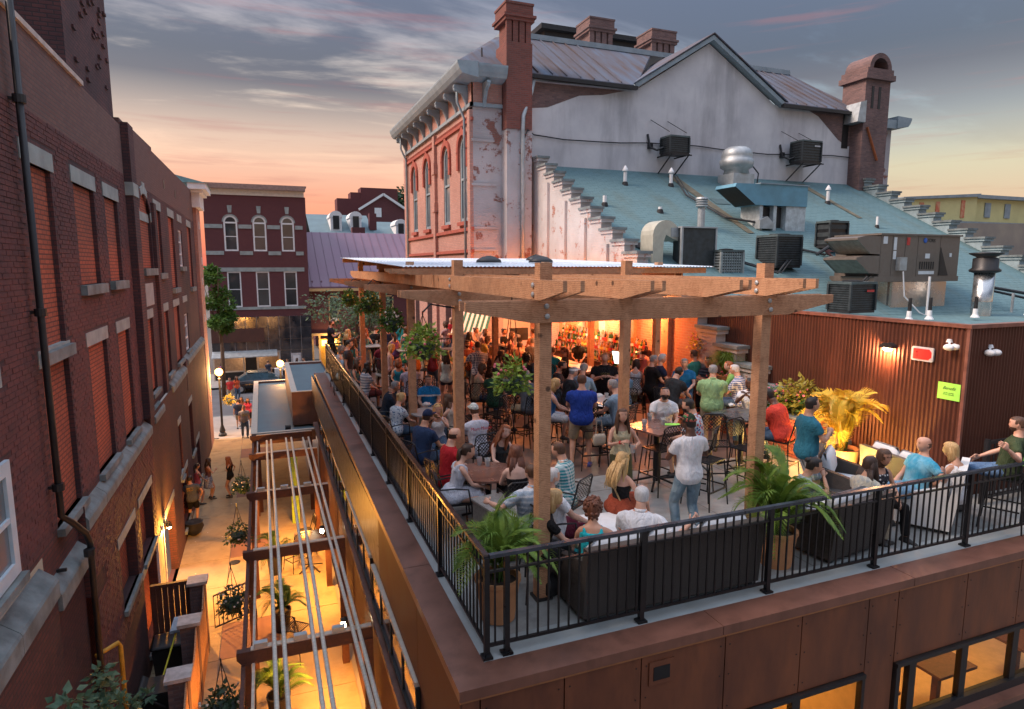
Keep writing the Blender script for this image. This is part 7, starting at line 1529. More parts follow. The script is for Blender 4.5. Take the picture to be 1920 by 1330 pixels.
        for (hj, kn, an_), sx in zip(Lg, (-1, 1)):
            f = 1 + (bulk - 1) * .6
            if t_end <= 1: mb.tube([hj + Vector((0, 0, .03)), hj.lerp(kn, t_end * .5), hj.lerp(kn, t_end)], [.1 * s * f, .093 * s * f, .082 * s * f], 12)
            else: mb.tube([hj + Vector((0, 0, .03)), hj.lerp(kn, .5), kn, kn.lerp(an_, (t_end - 1) * .55), kn.lerp(an_, (t_end - 1) * .97)], [.1 * s * f, .088 * s * f, .07 * s * f, .066 * s * f, .06 * s * f], 12)
        grow(mb, {'shorts': 'shorts', 'pants': 'trousers', 'short_shorts': 'shorts', 'crop': 'trousers'}[bot[0]], bm)
    sh_m = plain('shoe_%.2f_%.2f_%.2f' % shoes, shoes, .5, var=.1, bump=.05)
    for (hj, kn, an_), sx in zip(Lg, (-1, 1)):
        fd = Vector((sx * .18, 1, -.12 if seat and seat > .6 else 0)).normalized(); rings = []
        for tt, w_, zt in ((-.075, .028, .05), (-.05, .036, .085), (.0, .038, .09), (.07, .042, .06), (.13, .044, .042), (.18, .03, .03)):
            c_ = an_ + fd * tt * s; zb = -.078; rings.append([c_ + Vector((fd.y * w_ * math.cos(q), -fd.x * w_ * math.cos(q), zb + (max(0, math.sin(q)) * (zt) + .0))) for q in [2 * math.pi * k / 10 for k in range(10)]])
        B(MB().loft(rings), 'shoe', sh_m, root, smooth=True)
    # hair and what is worn on the head
    ht = hair[0]; puff = {'short': .07, 'buzz': .035, 'long': .09, 'pony': .09, 'bun': .09, 'curly': .2, 'fringe': .05, 'bob': .14}.get(ht)
    if puff is not None:
        mb = MB(); fs = []
        for f in HF:
            c_ = [sum(HD[i][k] for i in f) / 4 for k in range(3)]; x, y, z = c_
            ok = not inface(c_, -.05 if ht in ('short', 'buzz', 'fringe', 'pony', 'bun') else -.6)
            if ht in ('long', 'bob', 'curly'): ok = not (y > .22 and z < .5 and abs(x) < .72) and not (y > .1 and z < -.3)
            if ht == 'fringe': ok = y < .1 and -.45 < z < .25
            if ok: fs.append(f)
        us_ = sorted({i for f in fs for i in f}); ix = {v_: k for k, v_ in enumerate(us_)}
        def hv(i, p_):
            d = HD[i]; nz = mn.noise(Vector(d) * (3.5 if ht != 'curly' else 7) + Vector((NP[0], 0, 0))); return Mh @ (hp((d[0], min(d[1], .9), d[2]), fem, p_ + (.03 if ht != 'curly' else .1) * nz) * hs + Vector((0, -.004, .004)))
        mb.add([hv(i, puff) for i in us_], [tuple(ix[i] for i in f) for f in fs]); mb.add([hv(i, -.04) for i in us_], [tuple(ix[i] for i in f)[::-1] for f in fs])
        def rib(pts, wd, dp):   # a mass of locks
            rings = []
            for q, (p_, w_, d_) in enumerate(zip(pts, wd, dp)): rings.append([Mh @ (p_ * hs) + X * 0 + Vector((math.cos(2 * math.pi * k / 18) * w_ * (1 + .13 * math.sin(k * 3 + q * 1.3)), math.sin(2 * math.pi * k / 18) * d_ * (1 + .1 * math.cos(k * 2.3 + q)), .012 * math.sin(k * 2.9))) for k in range(18)])
            mb.loft(rings)
        if ht == 'curly':
            for k in range(90):
                d = HD[us_[rg.randrange(len(us_))]]; q_ = hv(us_[rg.randrange(len(us_))], puff); mb.ball(q_, rg.uniform(.014, .028), 6, 4)
        if ht == 'long':
            w = [.076, .084, .09 + .02 * rg.random(), .1, .105 + .02 * rg.random(), .085, .05]; rib([Vector((.0, -.035, .05)), Vector((.006, -.05, -.04)), Vector((-.006, -.072, -.12)), Vector((.01, -.09, -.2)), Vector((-.008, -.095, -.28)), Vector((.006, -.09, -.35)), Vector((0, -.085, -.41))], w, (.055, .052, .042, .038, .036, .03, .014))
            for k in range(16):
                xa = rg.uniform(-.085, .085); mb.tube([Mh @ (Vector((xa, -.07, -.05)) * hs) + Vector((0, -.02, 0)), Mh @ (Vector((xa * 1.25 + rg.uniform(-.02, .02), -.13, -.2)) * hs), Mh @ (Vector((xa * 1.35 + rg.uniform(-.03, .03), -.135, -.36 - rg.random() * .1)) * hs)], [.02, .015, .003], 5)
            for sx in (-1, 1): rib([Vector((sx * .07, .0, .04)), Vector((sx * .082, .0, -.06)), Vector((sx * .09, .01, -.16)), Vector((sx * .1, .03, -.28))], (.018, .026, .03, .014), (.04, .045, .04, .016))
        if ht == 'bob': rib([Vector((0, -.035, .05)), Vector((0, -.045, -.04)), Vector((0, -.05, -.12)), Vector((0, -.05, -.16))], (.083, .095, .092, .06), (.06, .065, .06, .04))
        if ht == 'pony': rib([Vector((0, -.09, .05)), Vector((0, -.13, .02)), Vector((0, -.145, -.08)), Vector((0, -.13, -.2)), Vector((0, -.12, -.28))], (.025, .036, .04, .032, .01), (.02, .03, .034, .028, .01))
        if ht == 'bun': q0 = len(mb.v); mb.ball((0, 0, 0), (.045, .045, .04), 10, 7); mb.xf(Mh @ Matrix.Translation((0, -.085, .07)), q0)
        B(mb, 'hair', hm, root, smooth=True)
    ex = dict(e if isinstance(e, tuple) else (e, 1) for e in extra)
    if 'beard' in ex:
        fs = [f for f in HF if (lambda c_: c_[2] < -.32 and c_[1] > -.1 and c_[2] > -.97)([sum(HD[i][k] for i in f) / 4 for k in range(3)])]; us_ = sorted({i for f in fs for i in f}); ix = {v_: k for k, v_ in enumerate(us_)}
        pf = .06 if ex['beard'] == 1 else .14; mb = MB(); mb.add([Mh @ (hp(HD[i], fem, pf) * hs) for i in us_], [tuple(ix[i] for i in f) for f in fs]); mb.add([Mh @ (hp(HD[i], fem, -.02) * hs) for i in us_], [tuple(ix[i] for i in f)[::-1] for f in fs]); B(mb, 'beard', hm, root, smooth=True)
    if 'cap' in ex or 'visor' in ex:
        col = ex.get('cap') or ex.get('visor'); cmt = cloth(col); bk = -1 if 'capback' in ex else 1; mb = MB(); rings = []
        for q in range(8):
            ph = R(10 + q * 11.5) ; rings.append([Mh @ (Vector((math.cos(2 * math.pi * k / 20) * .088 * math.sin(ph), math.sin(2 * math.pi * k / 20) * .105 * math.sin(ph) - .006, .03 + .105 * math.cos(ph))) * hs) for k in range(20)])
        if 'cap' in ex: mb.loft(rings)
        else: mb.loft(rings[-3:], False)
        bp_ = [(-.075, .06), (-.06, .13), (-.03, .165), (0, .175), (.03, .165), (.06, .13), (.075, .06)]
        mb.loft([[Mh @ (Vector((x, bk * y, .045 - .25 * (abs(x) ** 1.5) * 1.2 + zz)) * hs) for x, y in bp_] for zz in (0, .008)]); B(mb, 'cap', cmt, root, smooth=True)
    if 'hat' in ex:
        mb = MB(); rings = []
        for r_, z_ in ((.17, .045), (.165, .052), (.1, .06), (.096, .12), (.07, .135), (.01, .14)): rings.append([Mh @ Vector((math.cos(2 * math.pi * k / 22) * r_, math.sin(2 * math.pi * k / 22) * r_ * 1.1, z_)) for k in range(22)])
        B(mb.loft(rings), 'hat', cloth(ex['hat']), root, smooth=True)
    if 'glasses' in ex or 'shades' in ex or 'shades_up' in ex:
        mb = MB(); q0 = 0; upz = .085 if 'shades_up' in ex else 0; upy = -.035 if upz else 0
        for sx in (-1, 1): (mb.box(sx * .03 - .021, sx * .03 + .021, .096 + upy, .1 + upy, .0 + upz, .028 + upz) if upz else mb.box(sx * .03 - .02, sx * .03 + .02, .096, .099, .022, .026)); mb.box(sx * .078 - .002, sx * .078 + .002, 0 + upy, .098 + upy, .017 + upz, .021 + upz)
        mb.box(-.01, .01, .097 + upy, .099 + upy, .016 + upz, .02 + upz).xf(Mh @ Matrix.Scale(hs, 4)); B(mb, 'sunglasses' if 'glasses' not in ex else 'glasses', EYEM, root)
    if 'backprint' in ex:
        tx, col, sz = ex['backprint']; m_ = cloth('print_ink_%s:plain:%s' % (''.join(ch for ch in tx if ch.isalpha())[:4] or 'x', col)); o = text(tx, sz, (0, 0, 0), (0, 0, 0), m_, root, 'shirt_print', .3)
        c_ = U(0, -.15 * bulk - .0, .36); X2 = -X; o.matrix_local = frame(c_, X, S_, -F)
    if 'frontprint' in ex:
        tx, col, sz = ex['frontprint']; m_ = cloth('front_ink_%s:plain:%s' % (''.join(ch for ch in tx if ch.isalpha())[:4] or 'x', col)); o = text(tx, sz, (0, 0, 0), (0, 0, 0), m_, root, 'shirt_print'); o.matrix_local = frame(U(0, .158 * bulk, .3), -X, S_, F)
    if 'wristband' in ex: (sh, el, wr, o) = A[ex['wristband'] if ex['wristband'] in (0, 1) else 1]; B(MB().tube([el.lerp(wr, .86), el.lerp(wr, .94)], .031 * s, 10), 'wristband', cloth('wrist_red:plain:.6,.04,.04'), root)
    if 'strap' in ex: B(MB().tube([U(-.09, -.05, .47), U(-.02, -.13 * bulk, .3), U(.13, -.1 * bulk, .02), U(.17, 0, -.03)], .012, 6), 'bag_strap', plain('strap_tan', (.35, .22, .1), .6), root)
    # what they sit on and hold
    c0, s0 = math.cos(a), math.sin(a)
    def Wd(p): return Vector((loc.x + p.x * c0 - p.y * s0, loc.y + p.x * s0 + p.y * c0, loc.z + p.z))
    if chair:
        key = 'CH' if chair == 'chair' else 'ST'
        if key not in CHP: t = CHP[key] = make_chair(.45 if key == 'CH' else .76, key == 'CH', key == 'ST')
        else: t = copy_tree(CHP[key])
        w_ = Wd(Vector((0, .02, 0))); place(t, (w_.x, w_.y, z0), a, 'black lattice-backed %s under the %s' % ('patio chair' if key == 'CH' else 'bar stool', ' '.join(label.split(',')[0].split()[:9]) if not chlab else chlab), 'terrace chairs and stools')
        lb_ = t['label'].split(); t['label'] = ' '.join(lb_[:16])
    if hold:
        kd, hi = hold; w_ = Wd(hands[hi]); cup(kd, (w_.x, w_.y, w_.z - .07), '%s held by the %s' % ({'beer': 'cup of amber beer', 'water': 'clear plastic cup', 'wine': 'cup of red drink'}[kd], ' '.join(label.split(',')[0].split()[:8])), 'drinks held by guests')
    return root, Wd, hands
CHP = {}
def tone(*c): return ','.join('%.3f' % x for x in c)
NAVY = 'navy:plain:.02,.035,.09'; BLK = 'black:plain:.012,.012,.014'; WHT = 'white:plain:.84,.86,.9'; KHK = 'khaki:plain:.36,.31,.23'; JEAN = 'jeans:wash:.1,.17,.27:.05,.09,.16'; LJEAN = 'light_jeans:wash:.3,.42,.5:.16,.26,.34'; GRY = 'grey_tee:plain:.1,.11,.125'; ROY = 'royal:plain:.02,.06,.36'; RED_ = 'red_tee:plain:.5,.02,.03'; LBL_ = 'light_blue:plain:.32,.5,.68'; CHAR = 'charcoal:plain:.035,.04,.045'; GRN = 'pale_green:plain:.34,.55,.27'; TEAL = 'teal_tee:plain:.03,.17,.25'
exec_people = True
P_ = person
# --- standing and sitting guests, front to back
P_('man in a white tee and floral cap standing in pale jeans, centre right', 1291, 792, -35, 'stand', ('tee', WHT), ('pants', LJEAN), ('short', 'blk'), 'd', 1.83, arms=('chest', 'hold'), extra=(('cap', 'floral_cap:floral:.03,.05,.03:.5,.12,.1:.1,.25,.1'),), hy=-15, hold=('water', 0), shoes=(.05, .05, .05), feet=(.08, -.1))
P_('man in a royal blue tee and khaki shorts standing with his back to us', 1091, 713, -2, 'stand', ('tee', ROY), ('shorts', KHK), ('short', 'brn'), 'l', 1.83, bulk=1.2, arms=('table', 'table'), shoes=(.06, .08, .35), stance=.16)
P_('woman in a cream camisole with wavy brown hair standing and holding a beer', 1167, 779, 165, 'stand', ('tank', 'cream:plain:.7,.64,.42'), ('crop', 'olive:plain:.1,.1,.05'), ('long', 'brn'), 'l', 1.64, True, arms=('hold', 'chest'), hold=('beer', 0), extra=(('wristband', 1),), hpch=-8)
P_('blonde woman in a black halter and rust skirt sitting on the ottoman, head thrown back', 1167, 862, 38, 'sit', ('strapless', BLK), None, ('long', 'bln'), 'l', 1.66, True, seat=.42, skirt=(.3, 'rust:plain:.3,.06,.03'), arms=('lap', 'hold'), hold=('beer', 1), hpch=24, extra=('strap',), lean=-3)
P_('white-haired man in a white shirt sitting on the front sofa, seen from behind', 1203, 945, 8, 'sit', ('shirt', 'white_shirt:plain:.82,.83,.86'), ('shorts', KHK), ('buzz', 'wht'), 'l', 1.76, bulk=1.15, seat=.4, arms=('lap', 'wide'), hy=-12, lean=4)
P_('woman with curly dark red hair in a turquoise tank on the front sofa', 1112, 965, 0, 'sit', ('tank', 'turquoise:plain:.02,.48,.56'), ('pants', 'teal2:plain:.02,.3,.33'), ('curly', 'aub'), 't', 1.64, True, seat=.4, arms=('lap', 'out'), lean=6, hpch=-5)
P_('bearded bald man in maroon shorts sitting behind the front left post', 1036, 893, 60, 'sit', ('tee', WHT), ('shorts', 'maroon:plain:.13,.015,.035'), ('buzz', 'wht'), 'l', 1.76, bulk=1.1, arms=('lap', 'knee'), extra=('beard',), lean=-6, chair='chair')
P_('blonde-grey woman in black leaning beside the front left post', 1040, 935, 75, 'sit', ('tee', BLK), ('pants', BLK), ('bob', 'bln'), 'l', 1.66, True, seat=.42, arms=('lap', 'knee'), lean=10, chair='chair')
P_('man in a pale blue striped shirt sitting behind the front left post', 997, 900, -35, 'sit', ('shirt', 'pale_blue_stripe:stripe:.42,.52,.62:.6,.64,.68'), ('shorts', 'white_shorts:plain:.66,.7,.74'), ('short', 'brn'), 'l', 1.8, bulk=1.15, arms=('out', 'lap'), lean=-4, chair='chair')
P_('young man in a teal plaid shirt with sunglasses on his head, right of the post', 1046, 843, -60, 'sit', ('shirt', 'teal_plaid:plaid:.03,.3,.36:.7,.75,.75'), ('shorts', KHK), ('short', 'brn'), 'l', 1.76, arms=('table', 'lap'), extra=('shades_up',), chair='chair')
P_('bald man in a red tee sitting by the side railing', 853, 815, 62, 'sit', ('tee', RED_), ('shorts', KHK), ('fringe', 'dbr'), 'l', 1.8, bulk=1.05, arms=('table', 'lap'), lean=6, chair='chair')
P_('woman in a white sundress with a dark ponytail by the side railing', 878, 846, 78, 'sit', ('dresstop', 'white_dress:plain:.66,.68,.76'), None, ('pony', 'dbr'), 'l', 1.66, True, skirt=(.45, 'white_dress:plain:.66,.68,.76'), arms=('lap', 'table'), lean=14, chair='chair')
P_('woman with long auburn hair in a black dress, seen from behind', 967, 848, -15, 'sit', ('strapless', BLK), None, ('long', 'aub'), 'p', 1.7, True, skirt=(.45, BLK), arms=('table', 'table'), lean=4, chair='chair', bulk=1.06)
P_('red-haired woman tilting her head, in a dark strappy top', 947, 809, 155, 'sit', ('tank', CHAR), ('pants', BLK), ('long', 'red'), 'p', 1.68, True, arms=('table', 'table'), hroll=-22, side=-6, chair='chair')
P_('man in a white tee with red script and a pale mesh cap, seen from behind', 888, 769, -28, 'sit', ('tee', 'white_blue:plain:.6,.64,.76'), ('shorts', 'blue_shorts:plain:.2,.35,.45'), ('short', 'brn'), 'l', 1.8, arms=('table', 'table'), extra=(('cap', 'mesh_cap:plaid:.45,.55,.55:.7,.75,.75'), ('backprint', ('Mom Mason', '.6,.02,.06', .085))), lean=10, chair='chair')
P_('man in a navy tee and navy cap sitting against the side railing', 803, 781, 48, 'sit', ('tee', 'navy_tee:plain:.025,.05,.12'), ('shorts', JEAN), ('short', 'dbr'), 't', 1.8, bulk=1.1, arms=('face', 'table'), extra=(('cap', NAVY), 'beard'), lean=12, chair='chair')
P_('blonde woman in white with sunglasses pushed up, facing the camera', 821, 768, 175, 'sit', ('tank', WHT), ('pants', JEAN), ('bob', 'bln'), 'l', 1.64, True, arms=('face', 'table'), extra=('shades_up',), lean=14, chair='chair')
P_('brown-haired woman in a beige tank beside the second post', 840, 748, -50, 'sit', ('tank', 'beige:plain:.5,.42,.36'), ('pants', JEAN), ('long', 'brn'), 'l', 1.66, True, arms=('table', 'lap'), chair='chair')
P_('man in a bright blue polo with a white chest band', 804, 712, 180, 'sit', ('polo', 'blue_polo:band:.02,.25,.6:.75,.8,.8'), ('pants', KHK), ('short', 'brn'), 'l', 1.8, arms=('table', 'table'), extra=('glasses',), chair='chair')
P_('woman in a blue and white patterned blouse with a loose blond updo', 753, 746, 50, 'sit', ('tee', 'pattern_blouse:print:.6,.66,.72:.08,.15,.28'), ('pants', JEAN), ('bun', 'bln'), 'l', 1.66, True, bulk=1.15, arms=('lap', 'table'), lean=12, chair='chair')
P_('grey-haired man in a dark navy jacket by the side railing', 742, 724, 85, 'sit', ('jacket', 'navy_jacket:plain:.018,.03,.05'), ('pants', BLK), ('short', 'gry'), 't', 1.78, bulk=1.1, arms=('lap', 'table'), extra=('glasses',), lean=14, chair='chair')
P_('man in a striped tee with a headband of dark hair by the side railing', 690, 687, 65, 'sit', ('tee', 'grey_stripe:stripe:.3,.34,.42:.62,.64,.68'), ('shorts', 'maroon2:plain:.2,.06,.06'), ('long', 'blk'), 't', 1.76, arms=('lap', 'table'), lean=4, chair='chair', extra=('beard',))
P_('brunette with long hair sitting sideways at the side railing', 671, 680, 110, 'sit', ('tank', 'teal3:plain:.1,.28,.3'), ('pants', JEAN), ('long', 'brn'), 'l', 1.66, True, chair='chair', arms=('table', 'lap'))
P_('woman in pale blue with short brown hair near the far railing', 650, 666, 85, 'sit', ('tee', LBL_), ('pants', JEAN), ('bob', 'brn'), 'l', 1.66, True, chair='chair', arms=('face', 'table'), lean=12)
P_('grey-haired woman half hidden at the far railing', 641, 656, 95, 'sit', ('tee', 'pale_grey:plain:.5,.52,.55'), ('pants', JEAN), ('curly', 'gry'), 'l', 1.64, True, chair='chair')
P_('dark-haired man in a navy polo standing against the far end of the side railing', 622, 606, 95, 'stand', ('polo', 'dark_polo:plain:.015,.02,.035'), ('pants', BLK), ('short', 'dbr'), 'l', 1.8, arms=('chest', 'chest'), extra=('beard',), hpch=-18)
P_('blonde woman in a black tank with long hair, by the far railing', 652, 623, 35, 'stand', ('tank', BLK), ('pants', JEAN), ('long', 'bln'), 'l', 1.68, True, arms=('chest', 'lap'), hold=('water', 0))
P_('red-haired woman in a teal and white sundress near the far post', 685, 621, 22, 'stand', ('tank', 'teal4:plain:.08,.3,.32'), None, ('long', 'red'), 'p', 1.68, True, skirt=(.4, 'tie_white:print:.5,.6,.62:.25,.4,.5'), arms=('down', 'chest'))
P_('man in a black cap behind the red-haired woman', 676, 608, -80, 'stand', ('tee', BLK), ('pants', JEAN), ('short', 'blk'), 'b', 1.8, extra=(('cap', BLK),), arms=('table', 'table'))
P_('man in a black shirt with close-cropped hair right of the far post', 706, 617, 30, 'stool', ('tee', BLK), ('shorts', 'light_short:plain:.5,.55,.6'), ('buzz', 'brn'), 't', 1.8, chair='stool', arms=('table', 'table'))
P_('woman in a navy sleeveless dress behind the third post', 729, 613, 10, 'stand', ('dresstop', NAVY), None, ('pony', 'dbr'), 't', 1.7, True, skirt=(.25, NAVY), arms=('down', 'lap'))
P_('man in a turquoise tee between the far posts', 752, 607, -40, 'stand', ('tee', 'turq_tee:plain:.02,.4,.55'), ('shorts', 'plaid_short:plaid:.5,.5,.45:.3,.35,.3'), ('short', 'dbr'), 'l', 1.78, arms=('table', 'lap'))
P_('woman in a green sleeveless dress beside the second post', 762, 618, 30, 'stand', ('dresstop', 'green_dress:plain:.01,.16,.1'), None, ('bob', 'brn'), 't', 1.68, True, skirt=(.5, 'green_dress:plain:.01,.16,.1'), arms=('down', 'hip'))
P_('woman with sunglasses on her head facing us behind the basket', 786, 612, 178, 'stool', ('tee', 'dark_print:print:.02,.025,.04:.2,.25,.35'), ('pants', BLK), ('bun', 'brn'), 'l', 1.68, True, extra=('shades_up',), arms=('table', 'table'), chair='stool')
P_('curly-haired guest above the second hanging basket', 835, 609, -40, 'stand', ('tee', 'pink_grey:plain:.4,.25,.25'), ('pants', JEAN), ('curly', 'brn'), 't', 1.68, True, arms=('chest', 'table'))
P_('balding man at the back above the second hanging basket', 846, 600, 160, 'stand', ('tee', RED_), ('pants', JEAN), ('fringe', 'gry'), 't', 1.78, arms=('chest', 'down'))
P_('orange-haired woman facing us beside the second post', 747, 680, 175, 'sit', ('tank', 'bright_blue:plain:.03,.35,.55'), ('pants', JEAN), ('bob', 'red'), 't', 1.66, True, chair='chair', arms=('table', 'table'))
P_('man in a lavender tee seen from behind at the second post', 768, 684, -15, 'sit', ('tee', 'lavender:plain:.4,.4,.56'), ('shorts', GRY), ('short', 'dbr'), 't', 1.8, bulk=1.1, chair='chair', arms=('table', 'table'))
P_('woman with long dark hair in a white crop top and dark shorts, seen from behind', 836, 664, -5, 'stand', ('tank', 'mint_white:plain:.6,.72,.7'), ('short_shorts', 'dark_denim:plain:.03,.045,.08'), ('long', 'dbr'), 't', 1.66, True, arms=('down', 'face'))
P_('man in a navy and white checked shirt and khaki shorts, seen from behind', 896, 648, -8, 'stand', ('shirt', 'navy_check:plaid:.03,.05,.16:.66,.68,.74'), ('shorts', 'tan_short:plain:.4,.33,.26'), ('short', 'brn'), 't', 1.83, arms=('lean', 'table'), stance=.14)
P_('man with glasses and a beard facing us left of the checked shirt', 876, 645, 170, 'stand', ('tee', 'rust_tee:plain:.3,.1,.06'), ('pants', JEAN), ('short', 'dbr'), 't', 1.74, extra=('glasses', 'beard'), arms=('chest', 'down'))
for i, (u, v, f, top, hr_, sk, fm, lab) in enumerate(((910, 622, 70, 'dk_a:plain:.1,.04,.03', ('long', 'dbr'), 't', True, 'dark-haired woman at the left end of the orange-lit bar'), (915, 636, 80, 'yl_a:plain:.5,.4,.12', ('bob', 'brn'), 't', True, 'woman in a yellow top at the left end of the bar'), (924, 657, 60, 'dk_b:plain:.08,.06,.07', ('bob', 'bln'), 't', True, 'blond woman in a dark striped top sitting at the bar'), (918, 606, 90, 'rd_a:plain:.35,.08,.05', ('short', 'dbr'), 't', False, 'man in red at the far left corner of the bar'), (975, 648, 20, 'pk_a:plain:.4,.15,.12', ('short', 'brn'), 't', False, 'man in a pinkish shirt leaning on the bar, seen from behind'), (986, 672, -10, 'bk_a:plain:.03,.03,.03', ('curly', 'blk'), 'b', True, 'curly black-haired guest left of the nearest post'), (957, 652, 40, 'bk_b:plain:.05,.04,.04', ('long', 'aub'), 't', True, 'auburn-haired woman on a stool along the bar'), (1000, 640, 30, 'gy_b:plain:.2,.2,.22', ('short', 'gry'), 't', False, 'grey-haired man along the bar behind the nearest post'), (893, 620, 100, 'wt_b:plain:.5,.45,.42', ('bun', 'dbr'), 't', True, 'woman in white beside the striped awning'))):
    P_(lab, u, v, f, 'stool', ('tee' if i % 2 else 'tank', top), ('pants', JEAN), hr_, sk, 1.72 if not fm else 1.66, fm, arms=('table', 'chest'), chair='stool', lean=12)
P_('woman tending the left end of the bar under two dark bottles', 946, 622, 120, 'stand', ('tee', BLK), ('pants', BLK), ('bun', 'blk'), 't', 1.66, True, arms=('table', 'table'), grp='bar staff')
P_('bartender in a black polo with pulled-back hair facing us behind the bar', 1085, 640, 178, 'stand', ('polo', BLK), ('pants', BLK), ('pony', 'brn'), 'l', 1.68, True, arms=('table', 'table'), grp='bar staff')
P_('woman in black with a long brown ponytail at the bar, seen from the side', 1056, 657, -70, 'stand', ('tee', BLK), ('pants', BLK), ('pony', 'aub'), 'l', 1.68, True, arms=('chest', 'table'), grp='bar staff')
P_('man in turquoise half hidden right of the nearest post', 1036, 657, 20, 'stool', ('tee', 'turq_b:plain:.02,.35,.5'), ('pants', JEAN), ('short', 'brn'), 't', 1.74, chair='stool', arms=('table', 'table'))
P_('man with a full black beard in a black tee', 1055, 686, 95, 'stool', ('tee', CHAR), ('pants', JEAN), ('short', 'blk'), 't', 1.8, extra=(('beard', 2),), chair='stool', arms=('table', 'table'))
P_('man in a white visor and charcoal tee with white print', 1076, 697, 60, 'stool', ('tee', CHAR), ('pants', JEAN), ('buzz', 'gry'), 'l', 1.78, extra=(('visor', WHT),), chair='stool', arms=('table', 'chest'))
P_('older man in a light blue dress shirt at the pale bar table', 1095, 690, 25, 'stool', ('long', LBL_), ('pants', KHK), ('short', 'gry'), 'l', 1.84, bulk=1.05, chair='stool', arms=('table', 'table'))
P_('big man in a black tee with gold print facing us and eating', 1134, 671, 172, 'stand', ('tee', BLK), ('pants', BLK), ('short', 'blk'), 'l', 1.84, bulk=1.3, arms=('chest', 'chest'), hpch=-16, extra=(('frontprint', ('LOCAL\nHERO', '.3,.24,.08', .07)),))
P_('laughing woman in a blue tank left of the royal blue tee', 1042, 720, 78, 'stool', ('tank', 'blue_tank:plain:.04,.15,.35'), ('shorts', 'wht_short:plain:.6,.64,.7'), ('bob', 'bln'), 'l', 1.66, True, bulk=1.15, chair='stool', arms=('table', 'table'))
P_('grey-haired man in a pale blue tee at the pale bar table', 1148, 722, -62, 'stool', ('tee', 'dusty_blue:plain:.24,.36,.48'), ('shorts', 'denim_short:plain:.3,.42,.52'), ('short', 'gry'), 'l', 1.78, bulk=1.05, chair='stool', arms=('table', 'table'))
P_('woman in a white sleeveless top on a stool right of the middle post', 1193, 681, 8, 'stool', ('tank', 'white_lace:print:.68,.68,.7:.5,.5,.54'), ('pants', BLK), ('bob', 'dbr'), 'l', 1.66, True, chair='stool', arms=('table', 'table'))
P_('grey-haired man in a navy tee standing in profile by the stepped wall', 1242, 672, 78, 'stand', ('tee', 'navy_b:plain:.018,.025,.06'), ('shorts', 'grey_short:plain:.12,.14,.17'), ('short', 'wht'), 'l', 1.8, bulk=1.15, arms=('down', 'table'))
P_('bald man in black behind the navy tee', 1226, 674, 60, 'stand', ('tee', BLK), ('pants', BLK), ('buzz', 'gry'), 'l', 1.78, bulk=1.1, arms=('down', 'table'))
P_('dark-haired man in a charcoal tee bending over his table, seen from behind', 1274, 697, 38, 'stool', ('tee', CHAR), ('shorts', GRY), ('short', 'blk'), 'l', 1.8, bulk=1.15, chair='stool', lean=20, hpch=-20, arms=('table', 'table'))
P_('man in glasses and bright blue tee facing us at the back', 1283, 681, 185, 'stool', ('tee', 'azure:plain:.02,.2,.45'), ('pants', JEAN), ('short', 'gry'), 'p', 1.8, extra=('glasses',), chair='stool', arms=('table', 'table'), bulk=1.1)
P_('young man in a dark striped tee beside the stepped wall', 1328, 677, 200, 'stool', ('tee', 'dk_stripe:stripe:.02,.03,.05:.06,.1,.14'), ('pants', BLK), ('short', 'dbr'), 't', 1.76, chair='stool', arms=('table', 'lap'))
P_('man in a pale green shirt and khaki trousers seen from behind', 1337, 694, -4, 'stand', ('shirt', GRN), ('pants', KHK), ('short', 'gry'), 'l', 1.86, bulk=1.2, arms=('table', 'table'))
P_('man in a blue and white checked shirt with glasses in profile', 1377, 693, -70, 'stool', ('shirt', 'blue_check:plaid:.05,.1,.32:.7,.74,.8'), ('pants', JEAN), ('short', 'wht'), 'l', 1.84, bulk=1.1, extra=('glasses',), chair='stool', arms=('table', 'table'))
P_('man in light green behind the checked shirt', 1366, 686, -85, 'stool', ('tee', 'lime_tee:plain:.25,.55,.15'), ('pants', KHK), ('buzz', 'red'), 'p', 1.84, chair='stool', arms=('table', 'table'))
P_('bald man in a white tee with clasped raised hands at the bar table', 1406, 719, 195, 'stool', ('tee', WHT), ('pants', JEAN), ('buzz', 'blk'), 'd', 1.8, arms=('clasp', 'clasp'), extra=('beard',), chair='stool', lean=12)
P_('broad man in a coral red tee and jeans behind the right front post', 1440, 740, -68, 'stool', ('tee', 'coral:plain:.75,.07,.045'), ('pants', JEAN), ('short', 'blk'), 'd', 1.86, bulk=1.25, arms=('table', 'table'), chair='stool', lean=18)
P_('man in a teal tee and striped shorts standing with a cup, sunglasses on his head', 1524, 758, 62, 'stand', ('tee', TEAL), ('shorts', 'strp_short:vstripe:.6,.62,.64:.2,.24,.28'), ('short', 'blk'), 't', 1.86, bulk=1.1, arms=('down', 'chest'), hold=('water', 1), extra=('shades_up',), hpch=-14)
P_('bearded man in a white tee looking down at the menu table', 1247, 738, 172, 'stool', ('tee', WHT), ('shorts', NAVY), ('short', 'blk'), 'l', 1.78, arms=('table', 'table'), extra=('beard',), hpch=-24, chair='stool', shoes=(.02, .02, .02), lean=14)
P_('bearded man in a floral shirt in profile at the menu table', 1290, 760, -80, 'stool', ('shirt', 'floral_shirt:floral:.55,.64,.74:.5,.1,.1:.06,.14,.3'), ('shorts', JEAN), ('short', 'blk'), 'l', 1.8, arms=('table', 'table'), extra=(('beard', 2),), chair='stool', lean=10)
